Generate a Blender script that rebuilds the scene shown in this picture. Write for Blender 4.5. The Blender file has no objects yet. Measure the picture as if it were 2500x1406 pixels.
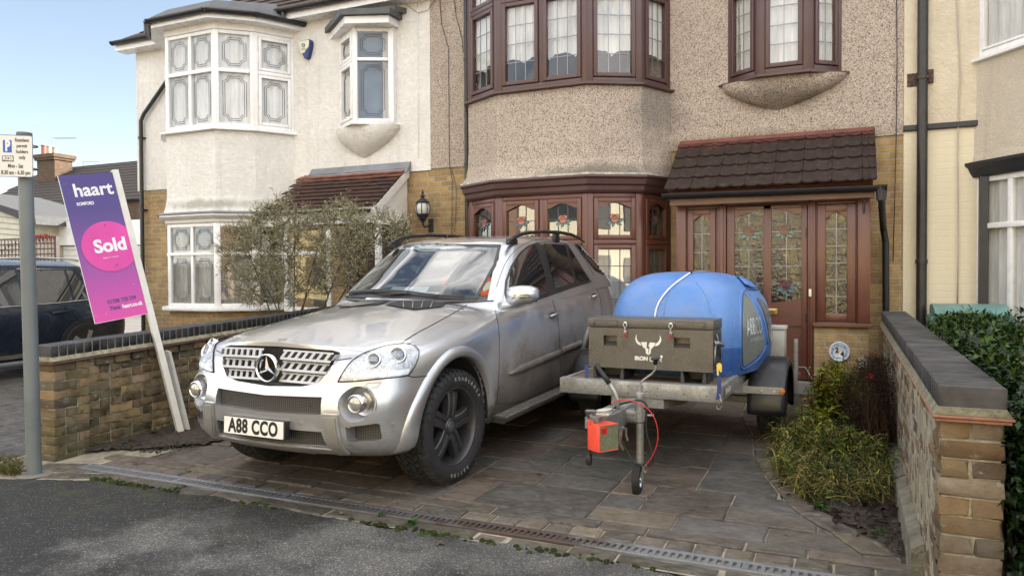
import bpy, bmesh, math, random
from mathutils import Vector, Matrix
from mathutils.geometry import delaunay_2d_cdt
from mathutils.bvhtree import BVHTree
random.seed(7)
R = math.radians
# ------------------------------------------------------------------ camera
sc = bpy.context.scene
FPX, YAW, PITCH, ROLL, CAMZ = 1810.7, 0.425889, 0.018549, -0.004775, 1.5
def cam_axes():
    f = Vector((-math.sin(YAW)*math.cos(PITCH), math.cos(YAW)*math.cos(PITCH), -math.sin(PITCH)))
    r = Vector((math.cos(YAW), math.sin(YAW), 0)); u = r.cross(f)
    return r*math.cos(ROLL)+u*math.sin(ROLL), -r*math.sin(ROLL)+u*math.cos(ROLL), f
CR, CU, CF = cam_axes()
cd = bpy.data.cameras.new('camera'); cam = bpy.data.objects.new('camera', cd)
sc.collection.objects.link(cam); sc.camera = cam
cd.sensor_width = 36.0; cd.lens = 36.0*FPX/2500; cd.clip_start = 0.05; cd.clip_end = 2000
m = Matrix((CR, CU, -CF)).transposed().to_4x4(); m.translation = (0, 0, CAMZ); cam.matrix_world = m
# ------------------------------------------------------------------ sky and sun
SUN_AZ, SUN_EL = R(38), R(22)          # the sun stands behind the houses: the fronts lie in open shade
w = bpy.data.worlds.new('World'); sc.world = w; w.use_nodes = True
nt = w.node_tree; N = nt.nodes; K = nt.links
bg = N['Background']; bg.inputs[1].default_value = 0.07
sky = N.new('ShaderNodeTexSky'); sky.sky_type = 'NISHITA'; sky.sun_disc = False
sky.sun_elevation = SUN_EL; sky.sun_rotation = SUN_AZ; sky.air_density = 1.0; sky.dust_density = 0.6; sky.ozone_density = 2.0
tcw = N.new('ShaderNodeTexCoord'); mpw = N.new('ShaderNodeMapping'); mpw.inputs['Scale'].default_value = (1.6, 3.2, 5.0)
mpw.inputs['Rotation'].default_value = (0.2, 0.3, 0.9)
nz = N.new('ShaderNodeTexNoise'); nz.inputs['Scale'].default_value = 1.3; nz.inputs['Detail'].default_value = 7; nz.inputs['Roughness'].default_value = .6
nz.inputs['Distortion'].default_value = .7
cr = N.new('ShaderNodeMapRange'); cr.inputs[1].default_value = .36; cr.inputs[2].default_value = .62
sp = N.new('ShaderNodeSeparateXYZ'); cm = N.new('ShaderNodeMapRange'); cm.inputs[1].default_value = .25; cm.inputs[2].default_value = -.25   # clouds on the road side and overhead, more added to brighten the ground
cz = N.new('ShaderNodeMapRange'); cz.inputs[1].default_value = .48; cz.inputs[2].default_value = .62; mm = N.new('ShaderNodeMath'); mm.operation = 'MAXIMUM'
mu = N.new('ShaderNodeMath'); mu.operation = 'MULTIPLY'
mx = N.new('ShaderNodeMix'); mx.data_type = 'RGBA'; mx.inputs[7].default_value = (12.5, 12.2, 11.9, 1)
K.new(tcw.outputs['Generated'], mpw.inputs[0]); K.new(mpw.outputs[0], nz.inputs['Vector']); K.new(nz.outputs[0], cr.inputs[0])
K.new(tcw.outputs['Generated'], sp.inputs[0]); K.new(sp.outputs[1], cm.inputs[0]); K.new(cr.outputs[0], mu.inputs[0]); K.new(sp.outputs[2], cz.inputs[0]); K.new(cm.outputs[0], mm.inputs[0]); K.new(cz.outputs[0], mm.inputs[1]); K.new(mm.outputs[0], mu.inputs[1])
K.new(mu.outputs[0], mx.inputs[0]); bwn = N.new('ShaderNodeRGBToBW'); hz_ = N.new('ShaderNodeMix'); hz_.data_type = 'RGBA'; hz_.inputs[0].default_value = .38; K.new(sky.outputs[0], bwn.inputs[0]); K.new(sky.outputs[0], hz_.inputs[6]); K.new(bwn.outputs[0], hz_.inputs[7]); K.new(hz_.outputs[2], mx.inputs[6]); K.new(mx.outputs[2], bg.inputs[0])
sd = bpy.data.lights.new('sun', 'SUN'); sd.energy = 5.0; sd.angle = R(0.5); sd.color = (1, .95, .88)
so = bpy.data.objects.new('sun', sd); sc.collection.objects.link(so)
sdir = Vector((math.sin(SUN_AZ)*math.cos(SUN_EL), math.cos(SUN_AZ)*math.cos(SUN_EL), math.sin(SUN_EL)))
so.rotation_euler = sdir.to_track_quat('Z', 'Y').to_euler()
sc.view_settings.view_transform = 'Standard'; sc.view_settings.look = 'None'; sc.view_settings.exposure = 2.15; sc.view_settings.gamma = 1
sc.cycles.max_bounces = 8; sc.cycles.transparent_max_bounces = 16; sc.cycles.caustics_reflective = False; sc.cycles.caustics_refractive = False
sc.cycles.use_denoising = True
try: sc.cycles.sample_clamp_indirect = 6
except Exception: pass
# ------------------------------------------------------------------ measuring helpers (survey of the place)
def ray(px, py): return CF + CR*((px-1250)/FPX) - CU*((py-703)/FPX)
def onY(px, py, Y): d = ray(px, py); return Vector((0, 0, CAMZ)) + d*(Y/d.y)
def onX(px, py, X): d = ray(px, py); return Vector((0, 0, CAMZ)) + d*(X/d.x)
def onZ(px, py, Z): d = ray(px, py); return Vector((0, 0, CAMZ)) + d*((Z-CAMZ)/d.z)
SL = 0.031
def gz(y): return 0.0 if y < 3.99 else (min(y, 9.6)-3.99)*SL
def onG(px, py):
    d = ray(px, py); t = (-SL*3.99-CAMZ)/(d.z-SL*d.y); return Vector((0, 0, CAMZ)) + d*t
# ------------------------------------------------------------------ materials
def _n(nt, t, **k):
    n = nt.nodes.new(t)
    for a, b in k.items(): setattr(n, a, b)
    return n
def newmat(name):
    m = bpy.data.materials.new(name); m.use_nodes = True
    return m, m.node_tree, m.node_tree.nodes['Principled BSDF']
def setc(bs, **k):
    for a, b in k.items():
        bs.inputs[a.replace('_', ' ')].default_value = b
def mixrgb(nt, a, b, fac, mode='MIX'):
    n = _n(nt, 'ShaderNodeMix', data_type='RGBA', blend_type=mode)
    for i, v in ((0, fac), (6, a), (7, b)):
        if isinstance(v, bpy.types.NodeSocket): nt.links.new(v, n.inputs[i])
        elif i == 0: n.inputs[0].default_value = v
        else: n.inputs[i].default_value = (*v, 1) if len(v) == 3 else v
    return n.outputs[2]
def coord(nt, kind='Object', scale=(1, 1, 1), rot=(0, 0, 0)):
    tc = _n(nt, 'ShaderNodeTexCoord'); mp = _n(nt, 'ShaderNodeMapping')
    mp.inputs['Scale'].default_value = scale; mp.inputs['Rotation'].default_value = rot
    if kind == 'World':
        g = _n(nt, 'ShaderNodeNewGeometry'); nt.links.new(g.outputs['Position'], mp.inputs[0])
    else: nt.links.new(tc.outputs[kind], mp.inputs[0])
    return mp.outputs[0]
def noise(nt, vec, scale, detail=4, rough=.55, lo=None, hi=None, dist=0):
    n = _n(nt, 'ShaderNodeTexNoise'); n.inputs['Scale'].default_value = scale; n.inputs['Detail'].default_value = detail
    n.inputs['Roughness'].default_value = rough; n.inputs['Distortion'].default_value = dist
    nt.links.new(vec, n.inputs['Vector']); o = n.outputs[0]
    if lo is not None:
        r = _n(nt, 'ShaderNodeMapRange'); r.inputs[1].default_value = lo; r.inputs[2].default_value = hi
        nt.links.new(o, r.inputs[0]); o = r.outputs[0]
    return o
def rng(nt, s, a, b, c=0, d=1):
    r = _n(nt, 'ShaderNodeMapRange')
    for i, v in enumerate((a, b, c, d)): r.inputs[i+1].default_value = v
    nt.links.new(s, r.inputs[0]); return r.outputs[0]
def math2(nt, op, a, b=None):
    n = _n(nt, 'ShaderNodeMath', operation=op)
    for i, v in enumerate((a, b)):
        if v is None: continue
        if isinstance(v, bpy.types.NodeSocket): nt.links.new(v, n.inputs[i])
        else: n.inputs[i].default_value = v
    return n.outputs[0]
def bump(nt, bs, h, strength=.4, dist=.01):
    b = _n(nt, 'ShaderNodeBump'); b.inputs['Strength'].default_value = strength; b.inputs['Distance'].default_value = dist
    nt.links.new(h, b.inputs['Height']); nt.links.new(b.outputs[0], bs.inputs['Normal'])
def vor(nt, vec, scale, feature='F1', out='Distance', rnd=1):
    v = _n(nt, 'ShaderNodeTexVoronoi', feature=feature); v.inputs['Scale'].default_value = scale; v.inputs['Randomness'].default_value = rnd
    nt.links.new(vec, v.inputs['Vector']); return v.outputs[out]
MATS = {}
def mat(name, col, rough=.5, metal=0, var=.12, vscale=4, bmp=0, bscale=60, bdist=.003, coat=0, spec=.5, kind='World', dirt=0, dirtcol=(.05, .04, .03)):
    if name in MATS: return MATS[name]
    m, nt, bs = newmat(name); setc(bs, Roughness=rough, Metallic=metal, Coat_Weight=coat, Specular_IOR_Level=spec)
    v = coord(nt, kind); n = noise(nt, v, vscale, 5, .6, .3, .7)
    c = mixrgb(nt, tuple(x*(1-var) for x in col), tuple(min(1, x*(1+var)) for x in col), n)
    if dirt:
        dn = noise(nt, v, vscale*2.7, 8, .7, .5, .72)
        c = mixrgb(nt, c, dirtcol, math2(nt, 'MULTIPLY', dn, dirt))
    nt.links.new(c, bs.inputs['Base Color'])
    if bmp: bump(nt, bs, noise(nt, v, bscale, 4), bmp, bdist)
    rr = rng(nt, noise(nt, v, vscale*3, 4), .3, .7, max(0, rough-.08), min(1, rough+.08)); nt.links.new(rr, bs.inputs['Roughness'])
    MATS[name] = m; return m
def attr_mat(name, rough=.85, scale=30, bmp=.5, dist=.004, var=.35, extra=None, spec=.3):
    """colour comes from the per-face 'col' attribute of the mesh (one tone per brick or stone)"""
    if name in MATS: return MATS[name]
    m, nt, bs = newmat(name); setc(bs, Roughness=rough, Specular_IOR_Level=spec)
    a = _n(nt, 'ShaderNodeVertexColor', layer_name='col'); v = coord(nt, 'World')
    n1 = noise(nt, v, scale, 8, .7, .3, .7); n2 = noise(nt, v, scale*.2, 6, .65, .35, .7)
    c = mixrgb(nt, a.outputs[0], (0, 0, 0), math2(nt, 'MULTIPLY', n1, var))
    c = mixrgb(nt, c, (1, 1, 1), math2(nt, 'MULTIPLY', n2, .05))
    if extra: c = extra(nt, v, c, bs)
    nt.links.new(c, bs.inputs['Base Color'])
    h = math2(nt, 'ADD', noise(nt, v, scale*2, 8, .75), math2(nt, 'MULTIPLY', noise(nt, v, scale*.4, 4), 1.5))
    bump(nt, bs, h, bmp, dist); MATS[name] = m; return m
def brick_mat(name, c1, c2, mortar, mortar_size=.012, painted=False, dark=.0):
    m, nt, bs = newmat(name); setc(bs, Roughness=.88, Specular_IOR_Level=.25)
    g = _n(nt, 'ShaderNodeNewGeometry'); s = _n(nt, 'ShaderNodeSeparateXYZ'); nt.links.new(g.outputs['Position'], s.inputs[0])
    u = math2(nt, 'ADD', s.outputs[0], s.outputs[1]); cb = _n(nt, 'ShaderNodeCombineXYZ'); nt.links.new(u, cb.inputs[0]); nt.links.new(s.outputs[2], cb.inputs[1])
    wob = noise(nt, g.outputs['Position'], 7, 3); 
    vv = _n(nt, 'ShaderNodeVectorMath', operation='ADD'); sc_ = _n(nt, 'ShaderNodeVectorMath', operation='SCALE'); 
    cw = _n(nt, 'ShaderNodeTexNoise'); cw.inputs['Scale'].default_value = 14; nt.links.new(g.outputs['Position'], cw.inputs['Vector'])
    nt.links.new(cw.outputs[1], sc_.inputs[0]); sc_.inputs['Scale'].default_value = .014
    nt.links.new(cb.outputs[0], vv.inputs[0]); nt.links.new(sc_.outputs[0], vv.inputs[1])
    b = _n(nt, 'ShaderNodeTexBrick'); nt.links.new(vv.outputs[0], b.inputs['Vector'])
    b.inputs['Scale'].default_value = 1; b.inputs['Brick Width'].default_value = .228; b.inputs['Row Height'].default_value = .076
    b.inputs['Mortar Size'].default_value = mortar_size*.75; b.inputs['Mortar Smooth'].default_value = .35; b.inputs['Bias'].default_value = 0
    b.inputs[1].default_value = (*c1, 1); b.inputs[2].default_value = (*c2, 1); b.inputs[3].default_value = (*mortar, 1)
    P_ = g.outputs['Position']; c = b.outputs[0]
    if not painted:
        n = noise(nt, P_, 9, 6, .7, .35, .68); c = mixrgb(nt, c, mixrgb(nt, c, (.09, .055, .03), .75), math2(nt, 'MULTIPLY', n, .55))
        n = noise(nt, P_, 3.1, 3, .6, .5, .7); c = mixrgb(nt, c, (.30, .12, .05), math2(nt, 'MULTIPLY', n, .25))
    n = noise(nt, P_, 60, 5, .7, .4, .7); c = mixrgb(nt, c, (0, 0, 0), math2(nt, 'MULTIPLY', n, .04 if painted else .25))
    nt.links.new(c, bs.inputs['Base Color'])
    h = math2(nt, 'ADD', math2(nt, 'MULTIPLY', b.outputs[1], -1.0), math2(nt, 'MULTIPLY', noise(nt, P_, 45, 6, .7), .5))
    bump(nt, bs, h, .35 if painted else .7, .008); MATS[name] = m; return m
# ------------------------------------------------------------------ mesh helpers
COL = sc.collection
class MB:
    def __init__(s, M=None): s.bm = bmesh.new(); s.M = M or Matrix(); s.mi = 0; s.lay = None; s.c = None
    def v(s, p): return s.bm.verts.new(s.M @ Vector(p))
    def f(s, vs):
        try: fc = s.bm.faces.new(vs)
        except ValueError: return None
        fc.material_index = s.mi
        if s.c is not None:
            if s.lay is None: s.lay = s.bm.loops.layers.color.new('col')
            for l in fc.loops: l[s.lay] = (*s.c, 1)
        return fc
    def box(s, x0, x1, y0, y1, z0, z1, ch=0):
        if ch: return s.cbox(x0, x1, y0, y1, z0, z1, ch)
        p = [s.v((x, y, z)) for z in (z0, z1) for y in (y0, y1) for x in (x0, x1)]
        for q in ((0, 2, 3, 1), (4, 5, 7, 6), (0, 1, 5, 4), (2, 6, 7, 3), (0, 4, 6, 2), (1, 3, 7, 5)): s.f([p[i] for i in q])
    def cbox(s, x0, x1, y0, y1, z0, z1, c):
        b = bmesh.new(); bmesh.ops.create_cube(b, size=1)
        for v in b.verts: v.co = Vector(((x0+x1)/2+v.co.x*(x1-x0), (y0+y1)/2+v.co.y*(y1-y0), (z0+z1)/2+v.co.z*(z1-z0)))
        c = min(c, abs(x1-x0)*.45, abs(y1-y0)*.45, abs(z1-z0)*.45)
        bmesh.ops.bevel(b, geom=list(b.edges), offset=c, segments=2, affect='EDGES', profile=.5)
        mp = {v: s.v(v.co) for v in b.verts}
        for f in b.faces: s.f([mp[v] for v in f.verts])
        b.free()
    def prism(s, pts, h0, h1, axis='z'):
        def P(a, b, h): return {'z': (a, b, h), 'y': (a, h, b), 'x': (h, a, b)}[axis]
        A = [s.v(P(a, b, h0)) for a, b in pts]; B = [s.v(P(a, b, h1)) for a, b in pts]; n = len(pts)
        s.f(A[::-1]); s.f(B)
        for i in range(n): s.f([A[i], A[(i+1) % n], B[(i+1) % n], B[i]])
    def tube(s, path, r, n=8, caps=True):
        path = [Vector(p) for p in path]; rs = r if isinstance(r, (list, tuple)) else [r]*len(path); rings = []; up = None
        for i, p in enumerate(path):
            d = (path[min(i+1, len(path)-1)]-path[max(i-1, 0)])
            if d.length < 1e-9: d = Vector((0, 0, 1))
            d.normalize()
            if up is None: up = Vector((0, 0, 1)) if abs(d.z) < .9 else Vector((1, 0, 0))
            a = d.cross(up)
            if a.length < 1e-4: a = d.cross(Vector((0.3, 1, 0.2)))
            a.normalize(); b = a.cross(d).normalized(); up = b
            rings.append([s.v(p+(a*math.cos(t)+b*math.sin(t))*rs[i]) for t in [2*math.pi*k/n for k in range(n)]])
        for A, B in zip(rings, rings[1:]):
            for k in range(n): s.f([A[k], A[(k+1) % n], B[(k+1) % n], B[k]])
        if caps: s.f(rings[0][::-1]); s.f(rings[-1])
    def cyl(s, c0, c1, r, n=16, r2=None): s.tube([c0, c1], [r, r if r2 is None else r2], n)
    def lathe(s, prof, n=24, axis='z', c=(0, 0, 0), a0=0, a1=2*math.pi):
        full = abs(a1-a0-2*math.pi) < 1e-6; cols = []
        for k in range(n if full else n+1):
            t = a0+(a1-a0)*k/n; ct, st = math.cos(t), math.sin(t)
            col = []
            for r, h in prof:
                p = {'z': (r*ct, r*st, h), 'y': (r*ct, h, r*st), 'x': (h, r*ct, r*st)}[axis]
                col.append(s.v((p[0]+c[0], p[1]+c[1], p[2]+c[2])))
            cols.append(col)
        for k in range(n):
            A = cols[k]; B = cols[(k+1) % len(cols)]
            for j in range(len(prof)-1): s.f([A[j], B[j], B[j+1], A[j+1]])
    def grid(s, fn, nu, nv, closed_u=False):
        V = [[s.v(fn(i/nu, j/nv)) for i in range(nu+(0 if closed_u else 1))] for j in range(nv+1)]
        for j in range(nv):
            for i in range(nu):
                a = (i+1) % len(V[0]); s.f([V[j][i], V[j][a], V[j+1][a], V[j+1][i]])
        return V
    def quad(s, a, b, c, d): s.f([s.v(a), s.v(b), s.v(c), s.v(d)])
    def build(s, name, mats, parent=None, smooth=False, merge=0, autos=None, sub=0, solid=0, bevel=0, recalc=True):
        if merge: bmesh.ops.remove_doubles(s.bm, verts=s.bm.verts, dist=merge)
        if recalc: bmesh.ops.recalc_face_normals(s.bm, faces=s.bm.faces)
        me = bpy.data.meshes.new(name); s.bm.to_mesh(me); s.bm.free()
        for m in (mats if isinstance(mats, (list, tuple)) else [mats]): me.materials.append(m)
        if smooth or autos:
            for p in me.polygons: p.use_smooth = True
        o = bpy.data.objects.new(name, me); COL.objects.link(o)
        if autos:
            try: me.set_sharp_from_angle(angle=R(autos))
            except Exception: pass
        if solid: md = o.modifiers.new('s', 'SOLIDIFY'); md.thickness = solid; md.offset = 1
        if bevel: md = o.modifiers.new('b', 'BEVEL'); md.width = bevel; md.segments = 2; md.limit_method = 'ANGLE'
        if sub: md = o.modifiers.new('u', 'SUBSURF'); md.levels = sub; md.render_levels = sub
        if parent is not None:
            o.parent = parent; o.matrix_parent_inverse = parent.matrix_world.inverted()
        return o
def tag(o, label=None, cat=None, group=None, kind=None):
    for k, v in (('label', label), ('category', cat), ('group', group), ('kind', kind)):
        if v: o[k] = v
    return o
def thing(name, label, cat, loc=(0, 0, 0), group=None):
    o = bpy.data.objects.new(name, None); COL.objects.link(o); o.location = loc; o.empty_display_size = .1
    o.matrix_world = Matrix.Translation(loc)
    return tag(o, label, cat, group)
def frame2d(p0, p1):
    """local x along p0->p1 (2D), y inwards (to the left of travel), z up"""
    d = Vector((p1[0]-p0[0], p1[1]-p0[1])); L = d.length; d.normalize()
    return Matrix(((d.x, -d.y, 0, p0[0]), (d.y, d.x, 0, p0[1]), (0, 0, 1, 0), (0, 0, 0, 1))), L
def jit(c, a): k = 1+random.uniform(-a, a); return tuple(min(1, max(0, x*k*(1+random.uniform(-a*.13, a*.13)))) for x in c)
def lerp(a, b, t): return a+(b-a)*t
def text(name, body, size, M, m, parent=None, extrude=.001, align='CENTER', bold=0, font=None, sx=1, shear=0, space=1, kind=None):
    c = bpy.data.curves.new(name, 'FONT'); c.body = body; c.size = size; c.extrude = extrude; c.align_x = align; c.align_y = 'CENTER'
    c.offset = bold; c.space_character = space; c.shear = shear; c.resolution_u = 4
    o = bpy.data.objects.new(name, c); COL.objects.link(o); c.materials.append(m)
    bpy.context.view_layer.update(); dg = bpy.context.evaluated_depsgraph_get()
    me = bpy.data.meshes.new_from_object(o.evaluated_get(dg)); bpy.data.objects.remove(o)
    me.transform(Matrix.Scale(sx, 4, (1, 0, 0))); me.transform(M)
    o = bpy.data.objects.new(name, me); COL.objects.link(o)
    if parent is not None: o.parent = parent; o.matrix_parent_inverse = parent.matrix_world.inverted()
    return o
def textM(pos, right, up):
    r = Vector(right).normalized(); u = Vector(up).normalized(); n = r.cross(u)
    m = Matrix((r, u, n)).transposed().to_4x4(); m.translation = pos; return m
# ------------------------------------------------------------------ named materials
def glass_pane(name, tint=(.75, .8, .8), fres=1.5, tr=.85, rough=.0, bmps=0, bsc=20):
    m, nt, bs = newmat(name); nt.nodes.remove(bs); out = nt.nodes['Material Output']
    t = _n(nt, 'ShaderNodeBsdfTransparent'); t.inputs[0].default_value = (*tint, 1)
    g = _n(nt, 'ShaderNodeBsdfGlossy'); g.inputs['Roughness'].default_value = rough; g.inputs['Color'].default_value = (1, 1, 1, 1)
    f = _n(nt, 'ShaderNodeFresnel'); f.inputs[0].default_value = fres
    v = coord(nt, 'World')
    b = _n(nt, 'ShaderNodeBump'); b.inputs['Strength'].default_value = bmps if bmps else .03; b.inputs['Distance'].default_value = .01
    nt.links.new(noise(nt, v, bsc if bmps else 2.2, 3, .5, dist=1.5 if bmps else 0), b.inputs['Height'])
    nt.links.new(b.outputs[0], g.inputs['Normal'])
    mxn = _n(nt, 'ShaderNodeMixShader'); gb = _n(nt, 'ShaderNodeNewGeometry'); nt.links.new(math2(nt, 'MULTIPLY', f.outputs[0], math2(nt, 'SUBTRACT', 1.0, gb.outputs['Backfacing'])), mxn.inputs[0]); nt.links.new(t.outputs[0], mxn.inputs[1]); nt.links.new(g.outputs[0], mxn.inputs[2])
    nt.links.new(mxn.outputs[0], out.inputs[0]); MATS[name] = m; return m
GLASS = glass_pane('window_glass', tint=(.93, .93, .925), fres=1.8)
GLASS_R = glass_pane('reflective_window_glass', tint=(.82, .82, .80), fres=2.3)
GLASS_OBS = glass_pane('obscured_glass', tint=(.62, .58, .46), fres=1.75, rough=.03, bmps=1.0, bsc=15)
def render_mat(name, base, lo, hi, scale, bs_, kind, grime=True):
    m, nt, bs = newmat(name); setc(bs, Roughness=.92, Specular_IOR_Level=.2); v = coord(nt, 'World')
    if kind == 'pebble':
        c3 = vor(nt, v, scale, out='Color'); d = vor(nt, v, scale); s = _n(nt, 'ShaderNodeSeparateColor'); nt.links.new(c3, s.inputs[0])
        r = _n(nt, 'ShaderNodeValToRGB'); e = r.color_ramp.elements
        e[0].position = 0; e[0].color = (*lo, 1); e[1].position = 1; e[1].color = (*hi, 1)
        for p, c in ((.12, tuple(x*.55 for x in base)), (.3, base), (.75, tuple(x*1.22 for x in base))):
            k = e.new(p); k.color = (*c, 1)
        nt.links.new(s.outputs[0], r.inputs[0])
        c = mixrgb(nt, r.outputs[0], (.17, .13, .10), rng(nt, d, .42, .75, 0, .6))
        h = math2(nt, 'MULTIPLY', d, -1)
        bump(nt, bs, h, .55, .010)
    else:
        n = noise(nt, v, scale, 6, .6, .3, .7); c = mixrgb(nt, lo, hi, n)
        n2 = noise(nt, v, 2.3, 4, .6, .45, .7); c = mixrgb(nt, c, tuple(x*.9 for x in base), math2(nt, 'MULTIPLY', n2, .6))
        spk = vor(nt, v, 30); c = mixrgb(nt, c, tuple(x*.6 for x in base), rng(nt, spk, .02, .12, .35, 0))
        bump(nt, bs, math2(nt, 'ADD', noise(nt, v, bs_, 5, .65), math2(nt, 'MULTIPLY', noise(nt, v, bs_*.35, 2), 1.2)), .8, .014)
    if grime:
        g = noise(nt, v, .9, 6, .65, .42, .75); c = mixrgb(nt, c, mixrgb(nt, c, (.2, .19, .17), .5), math2(nt, 'MULTIPLY', g, .35))
        # rain streaks: vertical, uneven, a stain of its own
        v2 = coord(nt, 'World', (7, 7, .35)); st = noise(nt, v2, 1.2, 5, .6, .56, .8)
        c = mixrgb(nt, c, mixrgb(nt, c, (.16, .15, .12), .5), math2(nt, 'MULTIPLY', st, .4))
    nt.links.new(c, bs.inputs['Base Color']); MATS[name] = m; return m, nt, bs, c
def stain(mt, cx, cz, rx, rz, amount, col=(.08, .065, .04), ax=0, scale=5):
    m, nt, bs, c = mt; g = _n(nt, 'ShaderNodeNewGeometry'); s = _n(nt, 'ShaderNodeSeparateXYZ'); nt.links.new(g.outputs['Position'], s.inputs[0])
    dx = math2(nt, 'MULTIPLY', math2(nt, 'SUBTRACT', s.outputs[ax], cx), 1/rx); dz = math2(nt, 'MULTIPLY', math2(nt, 'SUBTRACT', s.outputs[2], cz), 1/rz)
    d = math2(nt, 'SQRT', math2(nt, 'ADD', math2(nt, 'MULTIPLY', dx, dx), math2(nt, 'MULTIPLY', dz, dz)))
    d = math2(nt, 'ADD', d, rng(nt, noise(nt, g.outputs['Position'], scale, 6, .65), .3, .7, -.35, .35))
    c = mixrgb(nt, c, mixrgb(nt, c, col, .75), rng(nt, d, .35, 1.1, amount, 0)); nt.links.new(c, bs.inputs['Base Color'])
    return (m, nt, bs, c)
WHITE_R = render_mat('white_roughcast', (.73, .715, .675), (.66, .645, .61), (.79, .775, .735), 12, 55, 'rough')
WHITE_R = stain(WHITE_R, -9.2, 2.62, 1.0, .10, .8, (.2, .2, .15))
PEB = render_mat('pebbledash', (.46, .385, .32), (.09, .07, .055), (.60, .55, .48), 105, 60, 'pebble')
PEB = stain(PEB, -.75, 3.60, .50, .18, .6)
PEB = stain(PEB, -2.75, 2.74, 1.0, .13, .9, (.07, .075, .06))
PEB = stain(PEB, -2.2, 3.55, .35, .35, .6, (.1, .1, .1))
PEB = stain(PEB, -1.0, 3.15, 1.6, .12, .5, (.1, .085, .06))
CREAM_R = render_mat('cream_render', (.67, .59, .45), (.62, .545, .41), (.71, .63, .49), 9, 70, 'rough')
PEACH_R = render_mat('peach_textured_render', (.60, .53, .43), (.55, .485, .39), (.64, .57, .465), 30, 90, 'rough')
BRICK = brick_mat('yellow_stock_brick', (.50, .345, .15), (.34, .235, .115), (.42, .38, .30))
BRICK_D = brick_mat('dark_stock_brick', (.26, .18, .10), (.14, .11, .085), (.17, .15, .13))
CREAM_B = brick_mat('cream_painted_brick', (.70, .63, .47), (.69, .62, .46), (.685, .615, .455), .010, True)
UPVC = mat('white_upvc', (.78, .78, .78), .3, var=.03, dirt=.08, dirtcol=(.4, .38, .33))
WPAINT = mat('white_painted_board', (.74, .73, .70), .45, var=.05, dirt=.25, dirtcol=(.4, .37, .3))
BROWN = mat('brown_upvc', (.115, .040, .025), .36, var=.12, vscale=1.5, dirt=.15, dirtcol=(.12, .07, .05), spec=.6)
BROWN_F = mat('brown_foiled_frame', (.070, .032, .029), .42, var=.1, vscale=2, spec=.6)
BLACKP = mat('black_plastic', (.018, .018, .02), .35, var=.2)
BLACK_PAINT = mat('black_paint', (.02, .022, .025), .45, var=.2)
LEAD = mat('lead_flashing', (.19, .20, .22), .6, .0, var=.25, vscale=3, bmp=.3, bscale=12)
FELT = mat('dark_roof_felt', (.10, .105, .11), .9, bmp=.6, bscale=90, dirt=.4, dirtcol=(.16, .17, .12))
CAME = mat('lead_came', (.24, .245, .26), .4, .6)
CAME_D = mat('dark_came', (.10, .10, .11), .5, .3)
ROSE = mat('dark_red_glass', (.08, .008, .012), .15)
ROSE_P = mat('pink_red_glass', (.42, .12, .08), .15)
LEAF_G = mat('teal_glass', (.06, .17, .19), .15)
BRASS = mat('brass', (.75, .55, .22), .25, 1.0)
def curtain_mat(name, col, tr):
    m, nt, bs = newmat(name); setc(bs, Roughness=.9); v = coord(nt, 'World', (1, 1, .12))
    n = noise(nt, v, 22, 4, .6, .3, .7); c = mixrgb(nt, tuple(x*.75 for x in col), col, n); nt.links.new(c, bs.inputs['Base Color'])
    setc(bs, Alpha=tr); MATS[name] = m; return m
NET = curtain_mat('net_curtain', (.86, .87, .86), 1); NETB = curtain_mat('cream_curtain', (.52, .47, .38), 1)
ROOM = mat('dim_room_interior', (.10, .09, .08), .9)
ROOM_G = mat('pale_green_hall', (.20, .17, .09), .9, var=.8, vscale=5)
def tile_mat(name, a, b, moss, redtop=None):
    m, nt, bs = newmat(name); setc(bs, Roughness=.85, Specular_IOR_Level=.3); v = coord(nt, 'World')
    at = _n(nt, 'ShaderNodeVertexColor', layer_name='col')
    n = noise(nt, v, 8, 7, .7, .3, .7); c = mixrgb(nt, a, b, n); c = mixrgb(nt, c, at.outputs[0], .5)
    lich = noise(nt, v, 26, 5, .7, .62, .7); c = mixrgb(nt, c, (.25, .24, .2), math2(nt, 'MULTIPLY', lich, .5))
    ms = noise(nt, v, 12, 8, .8, .53, .62); c = mixrgb(nt, c, (.055, .062, .022), math2(nt, 'MULTIPLY', ms, moss))
    if redtop:
        s = _n(nt, 'ShaderNodeSeparateXYZ'); nt.links.new(v, s.inputs[0]); t = math2(nt, 'ADD', s.outputs[2], rng(nt, noise(nt, v, 6, 6, .7), .3, .7, -redtop[1]*1.3, redtop[1]*1.3))
        c = mixrgb(nt, c, redtop[2], rng(nt, t, redtop[0]-redtop[1], redtop[0]+redtop[1], 0, .8))
    nt.links.new(c, bs.inputs['Base Color']); bump(nt, bs, noise(nt, v, 70, 6, .75), .5, .004); MATS[name] = m; return m
TILE_L = tile_mat('brown_roof_tile', (.075, .05, .042), (.13, .085, .07), .15)
TILE_P = tile_mat('dark_red_porch_tile', (.040, .024, .022), (.075, .043, .038), .6, (3.09, .05, (.13, .045, .035)))
TILE_LP = tile_mat('left_porch_tile', (.07, .038, .032), (.12, .06, .045), .15, (2.99, .05, (.26, .10, .06)))
TILE_BG = tile_mat('grey_background_tile', (.07, .06, .052), (.12, .10, .085), .1)
TILE_RED = tile_mat('red_background_tile', (.25, .07, .055), (.32, .09, .07), .0)
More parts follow.
